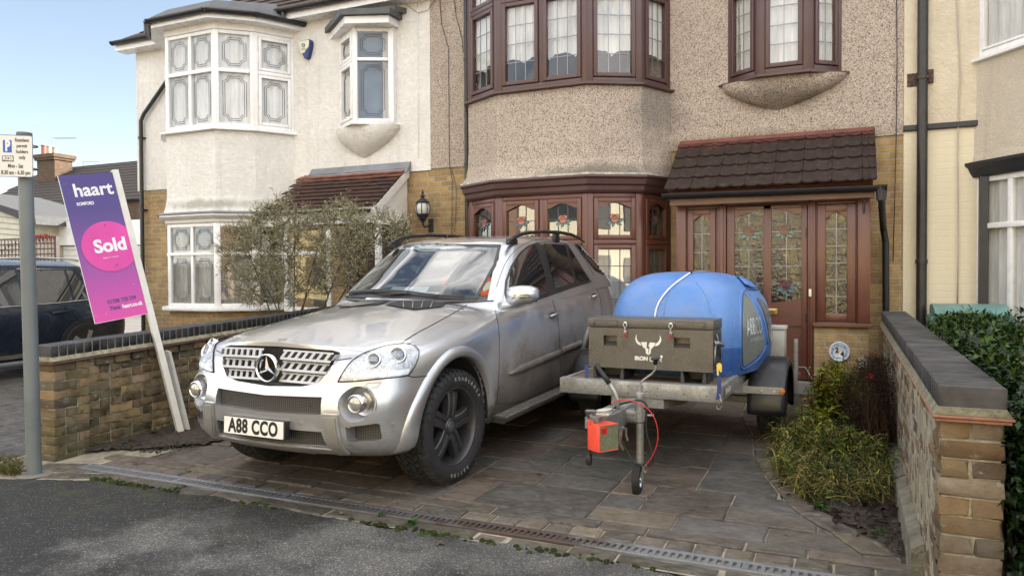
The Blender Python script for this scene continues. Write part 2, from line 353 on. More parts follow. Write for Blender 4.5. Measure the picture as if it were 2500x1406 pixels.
# ================================================================== house building kit
FY = 9.6                                   # plane of the terrace front
def arch_curve(kind, x0, x1, zt, n=12):
    """lower edge of a shaped head: list of (x, z) from x0 to x1; zt is the rectangle's top"""
    out = []
    for i in range(n+1):
        t = i/n
        if kind == 'bell': h = .5-.5*math.cos(2*math.pi*t); d = .065*(1-h**.8)
        elif kind == 'left': d = .07*(1-(.5-.5*math.cos(math.pi*t)))
        elif kind == 'right': d = .07*(.5-.5*math.cos(math.pi*t))
        else: d = 0
        out.append((lerp(x0, x1, t), zt-d))
    return out
def lead_line(mb, pts, r=.004): mb.tube(pts, r, 4)
def deco(mb, x0, x1, z0, z1, y):
    w, h = x1-x0, z1-z0; a = min(w, h)*.15; b = .03
    A0, A1, B0, B1 = x0+a*.8, x1-a*.8, z0+a*.8, z1-a*.8
    for o in (0, b):
        xa, xb, za, zb = A0+o, A1-o, B0+o, B1-o; c = min(w, h)*.17-o*.4
        p = [(xa+c, zb), (xb-c, zb)]; q = []
        for (cx, cz, s0) in ((xb, zb, 180), (xb, za, 90), (xa, za, 0), (xa, zb, 270)):
            for k in range(5):
                t = R(s0+90*k/4) if False else None
            q.append((cx, cz))
        path = []
        for (cx, cz, sx, sz) in ((xb, zb, -1, -1), (xb, za, -1, 1), (xa, za, 1, 1), (xa, zb, 1, -1)):
            seq = [(cx+sx*c*math.cos(R(t)), cz+sz*c*math.sin(R(t))) for t in (0, 22, 45, 68, 90)]
            if (sx, sz) in ((-1, 1), (1, -1)): seq = seq[::-1]
            path += seq
            # walk order keeps the outline running round the pane
        path.append(path[0])
        lead_line(mb, [(x, y, z) for x, z in path], .0045)
def rose(mbr, mbl, mbc, cx, cz, y, s=.06, leaf=True):
    for k, (dx, dz, rr) in enumerate(((-.35, .25, .62), (.4, .3, .58), (.05, -.3, .75), (0, .15, .4))):
        pts = [(cx+s*(dx+rr*math.cos(t)), cz+s*(dz+rr*.8*math.sin(t))) for t in [2*math.pi*i/12 for i in range(12)]]
        yy = y-.002-.0012*k
        mbr.prism(pts, yy, yy+.001, 'y'); lead_line(mbc, [(a, yy-.001, b) for a, b in pts+pts[:1]], .0028)
    if leaf:
        for a in (-150, -100, -40, 10):
            ca, sa = math.cos(R(a)), math.sin(R(a)); L = s*1.7; pts = []
            for t, wd in ((0, 0), (.3, .28), (.6, .26), (1, 0), (.6, -.26), (.3, -.28)):
                pts.append((cx+s*.3*ca+ca*L*t*.9-sa*s*wd, cz-s*.6+sa*L*t*.7+ca*s*wd))
            mbl.prism(pts, y-.001, y, 'y'); lead_line(mbc, [(a_, y-.002, b_) for a_, b_ in pts+pts[:1]], .0025)
class Win:
    """collects the frame, panes, leadwork and curtains of one bay or window"""
    def __init__(s, house, fm, came, glass=GLASS):
        s.house, s.fm, s.came, s.glass = house, fm, came, glass
        s.f = MB(); s.l = MB(); s.ros = []; s.panes = []; s.cur = []; s.hasr = False; s.g2 = MB()
    def facet(s, p0, p1, z0, z1, rows, lights, ctop=None, post=.07, mull=.06, tr=.06, sash=.055, dep=.08, pat='grid', gridn=(3, 4), curtain=None, cdepth=.075, arch=None, rosy=None, cut=None, capl=0, capr=0):
        M, L = frame2d(p0, p1); f = s.f; f.M = M; s.l.M = M
        # lights: list of relative widths; rows: list of (za, zb, pat, gridn, arch)
        f.cbox(-capl, post, 0, dep, z0, z1, .008); f.cbox(L-post, L+capr, 0, dep, z0, z1, .008)
        f.cbox(post, L-post, .004, dep, z0, z0+tr, .008); f.cbox(post, L-post, .004, dep, z1-tr, z1, .008)
        tot = sum(lights); xs = [post]; W = L-2*post-mull*(len(lights)-1)
        for i, k in enumerate(lights):
            xa = xs[-1]; xb = xa+W*k/tot
            if i < len(lights)-1: f.cbox(xb, xb+mull, .004, dep, z0+tr, z1-tr, .008)
            for j, row in enumerate(rows):
                za, zb, rp, gn, ar = row
                if j > 0 and i == 0: f.cbox(post, L-post, -.012, dep*.8, rows[j-1][1], za, .008)
                a, b, c, d = xa, xb, za, zb; q = sash
                if sash:      # opening casement, proud of the frame
                    f.cbox(a+.004, a+q, -.014, dep*.6, c+.004, d-.004, .007); f.cbox(b-q, b-.004, -.014, dep*.6, c+.004, d-.004, .007)
                    f.cbox(a+q, b-q, -.012, dep*.6, c+.004, c+q, .007); f.cbox(a+q, b-q, -.012, dep*.6, d-q, d-.004, .007)
                    a, b, c, d = a+q, b-q, c+q, d-q
                if ar:
                    kind = ar if ar != 'pair' else ('left' if i == 0 else 'right')
                    cv = arch_curve(kind, a, b, d)
                    for (xx0, zz0), (xx1, zz1) in zip(cv, cv[1:]): f.prism([(xx0, zz0), (xx1, zz1), (xx1, d+.001), (xx0, d+.001)], -.012, dep*.55, 'y')
                pm = MB(M); pm.box(a-.005, b+.005, .030, .036, c-.005, d+.005); s.panes.append(pm)
                if rp == 'grid':
                    nx, nz_ = gn
                    for t in range(1, nx): x = lerp(a, b, t/nx); s.l.box(x-.0045, x+.0045, .022, .030, c, d)
                    for t in range(1, nz_): z = lerp(c, d, t/nz_); s.l.box(a, b, .021, .030, z-.0045, z+.0045)
                elif rp == 'deco': deco(s.l, a, b, c, d, .027)
                elif rp == 'rose':
                    nx, nz_ = gn
                    for t in range(1, nx): x = lerp(a, b, t/nx); s.l.box(x-.0045, x+.0045, .022, .030, c, d)
                    for t in range(1, nz_): z = lerp(c, d, t/nz_); s.l.box(a, b, .021, .030, z-.0045, z+.0045)
                    ra_, ga_ = MB(M), MB(M); s.ros.append((ra_, ga_)); rose(ra_, ga_, s.l, (a+b)/2, (c+d)/2+.01, .022, min(.065, (b-a)*.16)); s.hasr = True
            xs.append(xb+mull)
        if curtain:
            cm_, drop, cz1 = curtain; cm = MB(M); n = int(L/.02)
            ph = random.uniform(0, 6)
            def fn(u, v):
                x = .02+u*(L-.04); zz = lerp(cz1, ctop or (z1-.02), v)
                if drop: zz = lerp(cz1+drop*(abs(math.sin(x*9+ph))**.5)*.35, z1-.02, v)
                return (x, cdepth+.016*math.sin(x*42+ph)+.008*math.sin(x*97+ph)+.008*(1-v)*math.sin(x*13), zz)
            cm.grid(fn, n, 4); s.cur.append((cm, cm_))
    def finish(s, name='bay_window'):
        fo = s.f.build(name, s.fm, s.house, autos=35)
        for p in s.panes: p.build('pane', s.glass, fo)
        s.l.build('lead_pattern', s.came, fo)
        for ra_, ga_ in s.ros: ra_.build('glass_rose', s.rosem, fo); ga_.build('glass_leaf', LEAF_G, fo)
        for c, m_ in s.cur: c.build('curtain', m_, fo, smooth=True)
        return fo
    rosem = ROSE_P
def bay_plan(cx, yf, hw, mid, end):
    """left to right outline of a five sided bay"""
    return [(cx-end[0], FY), (cx-mid[0], mid[1]), (cx-hw, yf), (cx+hw, yf), (cx+mid[0], mid[1]), (cx+end[0], FY)]
def offset_plan(plan, d):
    out = []
    for i, p in enumerate(plan):
        a = Vector(plan[max(i-1, 0)]); b = Vector(p); c = Vector(plan[min(i+1, len(plan)-1)])
        n = Vector((0, 0))
        for u, v in ((a, b), (b, c)):
            e = v-u
            if e.length > 1e-6: e.normalize(); n += Vector((e.y, -e.x))
        n.normalize(); out.append((p[0]+n.x*d, p[1]+n.y*d if 0 < i < len(plan)-1 else p[1]))
    return out
def plan_prism(mb, plan, z0, z1, back=None):
    b = FY+.02 if back is None else back
    mb.prism([(plan[0][0], b)]+list(plan)+[(plan[-1][0], b)], z0, z1)
def loft_plan(mb, plans):
    """plans: [(plan, z)] skinned one above the other (cornices, skirts, corbels)"""
    rows = [[mb.v((x, y, z)) for x, y in p] for p, z in plans]
    for A, B in zip(rows, rows[1:]):
        for i in range(len(A)-1): mb.f([A[i], A[i+1], B[i+1], B[i]])
    mb.f(rows[0][::-1]); mb.f(rows[-1])
def tile_roof(mb, o, along, up, W, L, tw, tl, prof=None, th=.022, clipf=None, base=(.09, .06, .05)):
    along = Vector(along).normalized(); up = Vector(up).normalized(); n = along.cross(up).normalized(); o = Vector(o)
    if n.z < 0: n = -n
    nr = int(L/tl+.99); nc = int(W/tw+.99); nu = 8 if prof else 1
    for r in range(nr):
        for c in range(nc):
            u0 = c*tw+(.5*tw if (r % 2 and not prof) else 0); u1 = min(u0+tw-.004, W)
            if u0 >= W: continue
            v0 = r*tl; v1 = min(v0+tl*1.12, L)
            if clipf and not clipf((u0+u1)/2, (v0+v1)/2): continue
            mb.c = jit(base, .35); lift = random.uniform(0, .006); sk = random.uniform(-.004, .004)
            def P(u, v, e): return o+along*u+up*v+n*(e+lift)
            top = []; bot = []
            for v, e0 in ((v0+sk, .030), (v1, .006)):
                ra = []; rb = []
                for k in range(nu+1):
                    u = lerp(u0, u1, k/nu); e = e0+(prof(k/nu) if prof else 0); ra.append(mb.v(P(u, v, e))); rb.append(mb.v(P(u, v, e-th)))
                top.append(ra); bot.append(rb)
            for k in range(nu):
                mb.f([top[0][k], top[0][k+1], top[1][k+1], top[1][k]]); mb.f([bot[0][k], top[0][k], top[0][k+1], bot[0][k+1]][::-1])
            mb.f([bot[0][0], top[0][0], top[1][0], bot[1][0]]); mb.f([bot[0][-1], top[0][-1], top[1][-1], bot[1][-1]][::-1])
    mb.c = None
def gutter(mb, pts, r=.055):
    """half-round gutter along pts (open side up) with clips and stop ends"""
    pts = [Vector(p) for p in pts]
    for a, b in zip(pts, pts[1:]):
        d = (b-a).normalized(); s_ = d.cross(Vector((0, 0, 1))).normalized(); n = 10
        for sc_, off in ((1, 0), (.88, .004)):
            ra = [mb.v(a+s_*r*sc_*math.cos(t)-Vector((0, 0, 1))*(r*sc_*math.sin(t)-off)) for t in [math.pi*k/n for k in range(n+1)]]
            rb = [mb.v(b+s_*r*sc_*math.cos(t)-Vector((0, 0, 1))*(r*sc_*math.sin(t)-off)) for t in [math.pi*k/n for k in range(n+1)]]
            for k in range(n): mb.f([ra[k], ra[k+1], rb[k+1], rb[k]])
        L = (b-a).length; nb = max(1, int(L/.85))
        for k in range(nb+1):
            c = a+d*min(max(L*k/nb, .03), L-.03)
            ra = [c+s_*r*1.12*math.cos(t)-Vector((0, 0, 1))*r*1.12*math.sin(t) for t in [math.pi*j/8 for j in range(9)]]
            A = [mb.v(p-d*.022) for p in ra]; B = [mb.v(p+d*.022) for p in ra]
            for j in range(8): mb.f([A[j], A[j+1], B[j+1], B[j]])
    for e, s2 in ((pts[0], -1), (pts[-1], 1)):
        d = (pts[-1]-pts[0]).normalized(); s_ = d.cross(Vector((0, 0, 1))).normalized()
        mb.f([mb.v(e+s_*r*1.1*math.cos(t)-Vector((0, 0, 1))*r*1.1*math.sin(t)) for t in [math.pi*k/10 for k in range(11)]])
def pipe_clips(mb, x, y, zs, r=.036):
    for z in zs: mb.lathe([(r, z-.025), (r+.008, z-.022), (r+.008, z+.022), (r, z+.025)], 14, c=(x, y, 0)); mb.box(x-.06, x+.06, y+r*.6, FY, z-.012, z+.012)
def body_and_roof(h, x0, x1, wallm, roofm, z_e=5.7, low=None):
    mb = MB(); mb.box(x0, x1, FY+.25, 17.6, -.2, z_e+.1); mb.build('side_and_rear_wall', low or wallm, h)
    mb = MB(); mb.prism([(FY-.22, z_e+.06), (13.6, z_e+2.9), (17.9, z_e+.06), (17.9, z_e-.02), (FY-.2, z_e-.02)], x0, x1, 'x'); mb.build('roof', roofm, h)
# ================================================================== middle house: pebbledash, brown bays, number 24
MX0, MX1 = -5.66, .565
H = thing('terraced_house', 'pebbledashed terraced house with brown bay windows and tiled porch', 'house', (-2.5, FY, .17))
mb = MB(); mb.box(MX0, MX1, FY, FY+.25, -.2, 3.07); mb.build('brick_wall', BRICK, H)
mb = MB(); mb.box(MX0, MX1, FY-.018, FY+.25, 3.072, 5.75); 
PLM = bay_plan(-3.545, 8.72, .615, (1.21, 9.06), (1.455, FY))
mo = mb.build('pebbledash_wall', PEB[0], H)
body_and_roof(H, MX0, MX1, PEB[0], TILE_L)
# bay apron between the storeys, slightly flared at the foot
mb = MB(); loft_plan(mb, [(offset_plan(PLM, .10), 2.735), (offset_plan(PLM, .045), 2.80), (offset_plan(PLM, .01), 2.95), (PLM, 3.2), (PLM, 3.815)])
mb.build('bay_apron', PEB[0], H)
mb = MB(); loft_plan(mb, [(offset_plan(PLM, .115), 2.712), (offset_plan(PLM, .125), 2.735), (offset_plan(PLM, .09), 2.74)]); mb.build('lead_edge', mat('weathered_white_lead', (.6, .58, .52), .7, var=.4, vscale=12, bmp=.6, bscale=25), H)
mb = MB(); loft_plan(mb, [(offset_plan(PLM, .03), 2.50), (offset_plan(PLM, .05), 2.53), (offset_plan(PLM, .06), 2.58), (offset_plan(PLM, .085), 2.60), (offset_plan(PLM, .10), 2.66), (offset_plan(PLM, .125), 2.685), (offset_plan(PLM, .125), 2.710)])
mb.build('bay_cornice', BROWN_F, H)
mb = MB(); plan_prism(mb, offset_plan(PLM, -.01), -.1, .80); mb.build('bay_base_wall', BRICK, H)
mb = MB(); plan_prism(mb, offset_plan(PLM, .04), .802, .86); mb.build('bay_sill', BROWN_F, H)
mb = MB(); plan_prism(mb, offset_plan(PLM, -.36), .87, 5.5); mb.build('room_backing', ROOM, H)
mb = MB(); plan_prism(mb, offset_plan(PLM, -.012), 2.51, 2.70); mb.build('window_head_packer', BROWN_F, H)
W1 = Win(H, BROWN, CAME_D, GLASS_R)
segs = list(zip(PLM, PLM[1:])); ln = [[1], [1], [1, 1], [1], [1]]
for k, ((p, q), l_) in enumerate(zip(segs, ln)):
    W1.facet(p, q, .862, 2.50, [(.92, 1.86, 'grid', (3, 4), None), (1.92, 2.44, 'rose', (3, 2), 'bell')], l_, ctop=1.88, post=.075, sash=.06, curtain=(NETB if k in (0, 4) else NET, 0, 1.0), cdepth=.075)
W1.finish('ground_floor_bay_window')
W2 = Win(H, BROWN_F, CAME)
for k, ((p, q), l_) in enumerate(zip(segs, ln)):
    W2.facet(p, q, 3.86, 5.62, [(3.92, 4.98, 'grid', (3, 4), None), (5.04, 5.56, 'rose', (3, 2), None)], l_, post=.075, sash=.055, curtain=(NET, .25, 4.18), cdepth=.07)
W2.finish('upper_bay_window')
mb = MB(); loft_plan(mb, [(offset_plan(PLM, .03), 3.818), (offset_plan(PLM, .065), 3.825), (offset_plan(PLM, .065), 3.85), (offset_plan(PLM, .01), 3.862)]); mb.build('upper_bay_sill', BROWN_F, H)
mb = MB(); plan_prism(mb, offset_plan(PLM, .05), 5.62, 5.9); mb.build('bay_head_board', BROWN_F, H)
# oriel window on its belly corbel
OX0, OXa, OXb, OX1 = -1.40, -.92, -.42, -.06; OY = 9.30
PLO = [(OX0, FY), (OXa-.06, OY), (OXb+.0, OY), (OX1, FY)]
W3 = Win(H, BROWN_F, CAME)
for (p, q) in zip(PLO, PLO[1:]): W3.facet(p, q, 3.86, 5.4, [(3.92, 4.92, 'grid', (2, 4), None), (4.98, 5.34, 'rose', (2, 2), None)], [1], post=.07, sash=.055, curtain=(NET, 0, 3.9), cdepth=.07)
W3.finish('oriel_window')
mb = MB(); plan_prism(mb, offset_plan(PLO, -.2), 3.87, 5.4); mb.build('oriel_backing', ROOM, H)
SIL = [(-1.52, FY), (OXa-.07, OY-.05), (OXb+.01, OY-.05), (.03, FY)]
mb = MB(); loft_plan(mb, [(SIL, 3.822), (SIL, 3.852), (PLO, 3.862)]); mb.build('oriel_sill', BROWN_F, H)
def belly(h, x0, x1, ztop, zbot, ymax, m, name='oriel_corbel', cxs=.5, rnd=1.35):
    mb = MB()
    def fn(u, v):       # v 0 top .. 1 bottom
        k = max(0, 1-v**rnd); hw = (x1-x0)/2*max(0, 1-v**(rnd*.85)); cx = lerp((x0+x1)/2, lerp(x0, x1, cxs), v)
        t = u*math.pi; return (cx-hw*math.cos(t), FY-.012-ymax*k*math.sin(t)**.75, lerp(ztop, zbot, v**.9))
    mb.grid(fn, 24, 14); return mb.build(name, m, h, smooth=True)
belly(H, -1.44, -.02, 3.825, 3.47, .25, PEB[0], cxs=.45, rnd=1.9)
# ---- porch
PF = 8.93
mb = MB(); mb.prism([(8.72, 2.455), (9.59, 3.13), (9.59, 3.05), (8.80, 2.41)], -1.93, .235, 'x'); mb.build('porch_roof_deck', BROWN, H)
mb = MB()
def roman(t):
    t2 = (t*2) % 1; return .022*max(0, math.sin(t2*math.pi*1.0))**3 if True else 0
tile_roof(mb, (-1.965, 8.68, 2.455), (1, 0, 0), (0, .90, .70), 2.235, 1.14, .30, .245, prof=lambda t: .017*(1 if math.cos(t*4*math.pi) > .1 else 0), th=.02, base=(.06, .038, .034))
mb.build('porch_tiles', TILE_P, H, autos=50)
mb = MB(); mb.box(-1.96, .26, 9.50, 9.585, 3.13, 3.175); mb.build('ridge_mortar', mat('red_ridge_mortar', (.17, .065, .05), .8, var=.3, bmp=.5), H)
mb = MB(); gutter(mb, [(-1.99, 8.66, 2.425), (.36, 8.66, 2.402)], .058); mb.build('porch_gutter', BLACKP, H, autos=40)
mb = MB(); mb.tube([(.31, 8.66, 2.37), (.31, 8.66, 2.28), (.33, 8.95, 2.15), (.36, 9.45, 2.0), (.385, 9.5, 1.85), (.40, 9.5, .2)], .036, 12); mb.lathe([(.045, 2.25), (.06, 2.40), (.062, 2.41)], 14, c=(.31, 8.66, 0)); mb.build('porch_downpipe', BLACKP, H, autos=40)
mb = MB(); mb.cbox(-1.92, .25, 8.74, 8.785, 2.29, 2.40, .006); mb.box(-1.92, .25, 8.785, 8.96, 2.335, 2.395); mb.build('porch_fascia', BROWN, H)
# porch front frame: local x runs from the left post
W4 = Win(H, BROWN, CAME, GLASS_OBS); W4.rosem = ROSE
fm = W4.f
fm.cbox(-1.875, -1.76, PF-.05, PF+.09, .30, 2.335, .008)              # left post
fm.cbox(.09, .215, PF-.05, PF+.09, .93, 2.335, .008)                  # right corner post
fm.cbox(-1.40, -1.30, PF-.035, PF+.07, .30, 2.335, .008); fm.cbox(-1.375, -1.325, PF-.05, PF, .30, 2.335, .008)
fm.cbox(-.415, -.335, PF-.035, PF+.07, .30, 2.335, .008); fm.cbox(-.39, -.36, PF-.05, PF, .30, 2.335, .008)
fm.cbox(-1.76, .09, PF-.035, PF+.06, 2.285, 2.335, .006)
W4.facet((-1.76, PF-.02), (-1.40, PF-.02), .30, 2.285, [(.36, 2.255, 'grid', (2, 8), 'bell')], [1], post=.015, sash=.07, tr=.03)
W4.facet((-.335, PF-.02), (.09, PF-.02), .93, 2.285, [(.96, 2.255, 'grid', (2, 6), 'bell')], [1], post=.015, sash=.09, tr=.03)
for y0 in (PF+.09,):      # returns of the porch: glazed side on the left, panel on the right
    fm.M = Matrix(); fm.box(-1.87, -1.80, y0, FY, .30, .95); fm.box(.14, .21, y0, FY, .93, 1.0); fm.box(.14, .21, y0, FY, 2.25, 2.335); fm.box(-1.87, -1.80, y0, FY, 2.2, 2.335); fm.box(.14, .205, 9.5, FY, 1.0, 2.25)
pmb = MB(); pmb.box(.165, .172, PF+.09, 9.5, 1.0, 2.25); W4.panes.append(pmb)
W4.finish('porch_frame')
mb = MB(); mb.cbox(-.36, .245, PF-.09, PF+.1, .905, .945, .006); mb.build('porch_sill', BROWN, H)
mb = MB(); mb.box(-.345, .20, PF-.04, FY, -.05, .903); mb.build('porch_brick_pier', BRICK, H)
# door
D = MB(); dx0, dx1, dz0, dz1 = -1.295, -.42, .30, 2.27; yd = PF-.012
def door_rail(a, b, c, d): D.cbox(a, b, yd, yd+.05, c, d, .006)
door_rail(dx0, -1.205, dz0, dz1); door_rail(-.48, dx1, dz0, dz1); door_rail(-.889, -.80, dz0, dz1)
door_rail(-1.205, -.48, dz0, .38); door_rail(-1.205, -.48, 2.225, dz1)
for xa, xb, kd in ((-1.205, -.889, 'left'), (-.80, -.48, 'right')):
    cv = arch_curve(kd, xa, xb, 2.226)
    for (a, b), (c, d) in zip(cv, cv[1:]): D.prism([(a, b), (c, d), (c, 2.226), (a, 2.226)], yd+.002, yd+.05, 'y')
    lo = [(x, 1.155+(.05*(1-((x-xa)/(xb-xa) if kd == 'left' else (xb-x)/(xb-xa))))) for x in [lerp(xa, xb, i/8) for i in range(9)]]
    for (a, b), (c, d) in zip(lo, lo[1:]): D.prism([(a, 1.0), (c, 1.0), (c, d), (a, b)], yd+.002, yd+.05, 'y')
D.box(-1.205, -.48, yd+.004, yd+.05, .9, 1.02); D.box(-1.205, -.48, yd+.02, yd+.045, .38, .92)
for xa, xb, s_ in ((-1.18, -.87, 1), (-.82, -.505, -1)):     # raised lower panels with a swept top
    n = 10; top = [(lerp(xa, xb, i/n), .80+.055*(.5-.5*math.cos(math.pi*(i/n if s_ > 0 else 1-i/n)))) for i in range(n+1)]
    D.prism([(xa, .42)]+[(xb, .42)]+top[::-1], yd+.008, yd+.03, 'y'); 
    ins = [(lerp(xa+.04, xb-.04, i/n), .76+.055*(.5-.5*math.cos(math.pi*(i/n if s_ > 0 else 1-i/n)))) for i in range(n+1)]
    D.prism([(xa+.04, .46), (xb-.04, .46)]+ins[::-1], yd-.002, yd+.02, 'y')
DO = D.build('front_door', BROWN, H, autos=30)
for xa, xb in ((-1.205, -.889), (-.80, -.48)): mb = MB(); mb.box(xa-.003, xb+.003, yd+.018, yd+.024, 1.15, 2.23); mb.build('door_pane', GLASS_OBS, DO)
L_ = MB(); G_ = MB()
for xa, xb in ((-1.205, -.889), (-.80, -.48)):
    xm = (xa+xb)/2; L_.box(xm-.004, xm+.004, yd+.010, yd+.017, 1.17, 2.2)
    for z in (1.38, 1.575, 1.77, 1.965): L_.box(xa, xb, yd+.009, yd+.017, z-.004, z+.004)
for cx, cz, s_ in ((-1.045, 1.985, .07), (-.665, 1.99, .07), (-.645, 1.37, .07), (-1.03, 1.34, .07)): Rz = MB(); rose(Rz, G_, L_, cx, cz, yd+.008, s_); Rz.build('door_rose', ROSE, DO)
for cx, cz, a in ((-1.12, 1.79, 20), (-.98, 1.60, -30), (-.56, 1.79, 200), (-.73, 1.60, 150)):
    p = []; ca, sa = math.cos(R(a)), math.sin(R(a))
    for t, wd in ((-1, 0), (-.3, .35), (.4, .3), (1, 0), (.4, -.3), (-.3, -.35)): p.append((cx+.035*(ca*t-sa*wd), cz+.035*(sa*t+ca*wd)))
    G_.prism(p, yd+.006, yd+.008, 'y'); lead_line(L_, [(a_, yd+.005, b_) for a_, b_ in p+p[:1]], .0025)
for s0, s1 in (((-1.05, 1.93), (-.97, 1.42)), ((-.66, 1.93), (-.75, 1.42))):
    mid = ((s0[0]+s1[0])/2-.05*(1 if s0[0] > -.9 else 1), (s0[1]+s1[1])/2+.1)
    lead_line(L_, [(lerp(lerp(s0[0], mid[0], t), lerp(mid[0], s1[0], t), t), yd+.007, lerp(lerp(s0[1], mid[1], t), lerp(mid[1], s1[1], t), t)) for t in [i/8 for i in range(9)]], .003)
L_.build('door_lead', CAME, DO); G_.build('door_leaf_glass', LEAF_G, DO)
mb = MB(); mb.cbox(-.99, -.735, yd-.012, yd+.01, 1.03, 1.095, .004); mb.cbox(-.975, -.75, yd-.017, yd, 1.042, 1.083, .003); mb.build('letterbox', BRASS, DO)
mb = MB()
for z in (1.0, 1.95): mb.cyl((-.425, yd-.012, z-.05), (-.425, yd-.012, z+.05), .009, 8)
mb.build('hinge', mat('dark_hinge', (.05, .03, .03), .4, .5), DO)
mb = MB(); mb.cbox(-.402, -.374, PF-.068, PF-.05, 1.235, 1.32, .005); mb.build('door_bell', mat('ivory_plastic', (.75, .68, .5), .35), H)
mb = MB(); mb.box(-1.78, .08, 9.4, 9.58, .3, 2.3); mb.build('porch_back_wall', ROOM_G, H)
mb = MB(); mb.cbox(-1.85, -.35, 8.82, 9.58, .05, .285, .01); mb.build('door_step', mat('step_concrete', (.22, .2, .18), .9, bmp=.4), H)
for i, (a, b, c) in enumerate(((-1.15, -1.0, 2.1), (-.62, -.5, 1.9), (-1.6, -1.55, 2.1))):
    mb = MB(); mb.grid(lambda u, v: (lerp(a, b, u)+.05*math.sin(v*5), 9.2+.02*math.sin(u*20), lerp(.5, c, v)), 10, 6); mb.build('porch_curtain', NET, H, smooth=True)
mb = MB(); mb.tube([(.148, PF-.055, 2.27), (.148, PF-.08, 2.27), (.146, PF-.085, 2.23), (.15, PF-.08, 2.16), (.15, PF-.055, 2.16)], .009, 6); mb.box(.135, .163, PF-.055, PF-.05, 2.13, 2.30); mb.build('basket_hook', BLACKP, H)
# main downpipe and wires
mb = MB(); mb.tube([(-5.03, FY-.06, .1), (-5.03, FY-.06, 5.8)], .038, 12); pipe_clips(mb, -5.03, FY-.06, (1.4, 3.1, 4.6), .038); mb.build('downpipe', BLACKP, H, autos=40)
def wire(h, pts, r=.005, m=BLACKP, name='cable'):
    mb = MB(); mb.tube(pts, r, 5); return mb.build(name, m, h, smooth=True)
wire(H, [onY(x, y, FY-.03) for x, y in ((1073, -10), (1078, 60), (1095, 120), (1097, 400), (1104, 440), (1103, 560), (1101, 700))], .0045)
wire(H, [onY(x, y, FY-.03) for x, y in ((1109, -10), (1113, 40), (1128, 95), (1131, 130))], .0045)
wire(H, [onY(x, y, FY-.03) for x, y in ((1102, 410), (1114, 460), (1113, 520), (1110, 565))], .004)
wire(H, [onY(x, y, FY-.035) for x, y in ((2189, -10), (2190, 150), (2188, 330), (2184, 500), (2180, 640))], .005)
# ================================================================== left house: white roughcast
LX0, LX1 = -11.85, -5.66
H = thing('terraced_house', 'white roughcast end terraced house with white leaded bay windows', 'house', (-9, FY, .17))
mb = MB(); mb.box(LX0, LX1-.003, FY+.002, FY+.25, -.2, 3.05); mb.build('brick_wall', BRICK, H)
mb = MB(); mb.box(LX0-.02, LX1-.003, FY-.022, FY+.245, 3.052, 5.70); mb.build('roughcast_wall', WHITE_R[0], H)
mb = MB(); mb.box(LX0, LX0+.25, FY+.252, 17.6, -.2, 3.05); mb.build('side_brick_wall', BRICK, H)
mb = MB(); mb.box(LX0-.02, LX0+.25, FY+.252, 17.6, 3.052, 5.7); mb.build('side_roughcast_wall', WHITE_R[0], H)
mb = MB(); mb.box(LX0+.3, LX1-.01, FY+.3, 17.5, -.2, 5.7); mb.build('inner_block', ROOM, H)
PLL = bay_plan(-9.53, 8.66, .53, (.97, 9.05), (1.31, FY))
mb = MB(); loft_plan(mb, [(offset_plan(PLL, .06), 2.50), (offset_plan(PLL, .03), 2.58), (PLL, 2.75), (PLL, 3.765)]); mb.build('bay_apron', WHITE_R[0], H)
mb = MB(); loft_plan(mb, [(offset_plan(PLL, .03), 3.767), (offset_plan(PLL, .085), 3.775), (offset_plan(PLL, .085), 3.80), (offset_plan(PLL, .0), 3.825)]); mb.build('upper_bay_sill', UPVC, H)
mb = MB(); loft_plan(mb, [(offset_plan(PLL, .11), 2.465), (offset_plan(PLL, .155), 2.475), (offset_plan(PLL, .12), 2.50), (offset_plan(PLL, .05), 2.515)]); mb.build('bay_lead_cap', LEAD, H)
mb = MB(); loft_plan(mb, [(offset_plan(PLL, .01), 2.33), (offset_plan(PLL, .03), 2.345), (offset_plan(PLL, .04), 2.385), (offset_plan(PLL, .09), 2.41), (offset_plan(PLL, .13), 2.44), (offset_plan(PLL, .13), 2.465)]); mb.build('bay_cornice', WPAINT, H)
mb = MB(); plan_prism(mb, offset_plan(PLL, -.02), -.1, .93); mb.build('bay_base_wall', BRICK, H)
mb = MB(); loft_plan(mb, [(offset_plan(PLL, .09), .94), (offset_plan(PLL, .10), .955), (offset_plan(PLL, .10), .985), (offset_plan(PLL, 0), 1.0)]); mb.build('bay_sill', UPVC, H)
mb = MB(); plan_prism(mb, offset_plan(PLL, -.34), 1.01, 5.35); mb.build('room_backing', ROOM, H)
segs = list(zip(PLL, PLL[1:]))
W1 = Win(H, UPVC, CAME_D, GLASS_R)
for k, ((p, q), l_) in enumerate(zip(segs, ln)):
    W1.facet(p, q, 1.0, 2.33, [(1.05, 1.82, 'deco', None, None), (1.87, 2.28, 'deco', None, None)], l_, ctop=1.9, post=.06, sash=0, mull=.055, curtain=(NET, 0, 1.06), cdepth=.075)
W1.finish('ground_floor_bay_window')
W2 = Win(H, UPVC, CAME_D)
for k, ((p, q), l_) in enumerate(zip(segs, ln)):
    W2.facet(p, q, 3.826, 5.34, [(3.88, 4.68, 'deco', None, None), (4.74, 5.28, 'deco', None, None)], l_, post=.065, sash=.05 if k == 4 else 0, mull=.055, curtain=(NET, 0, 3.84), cdepth=.075)
W2.finish('upper_bay_window')
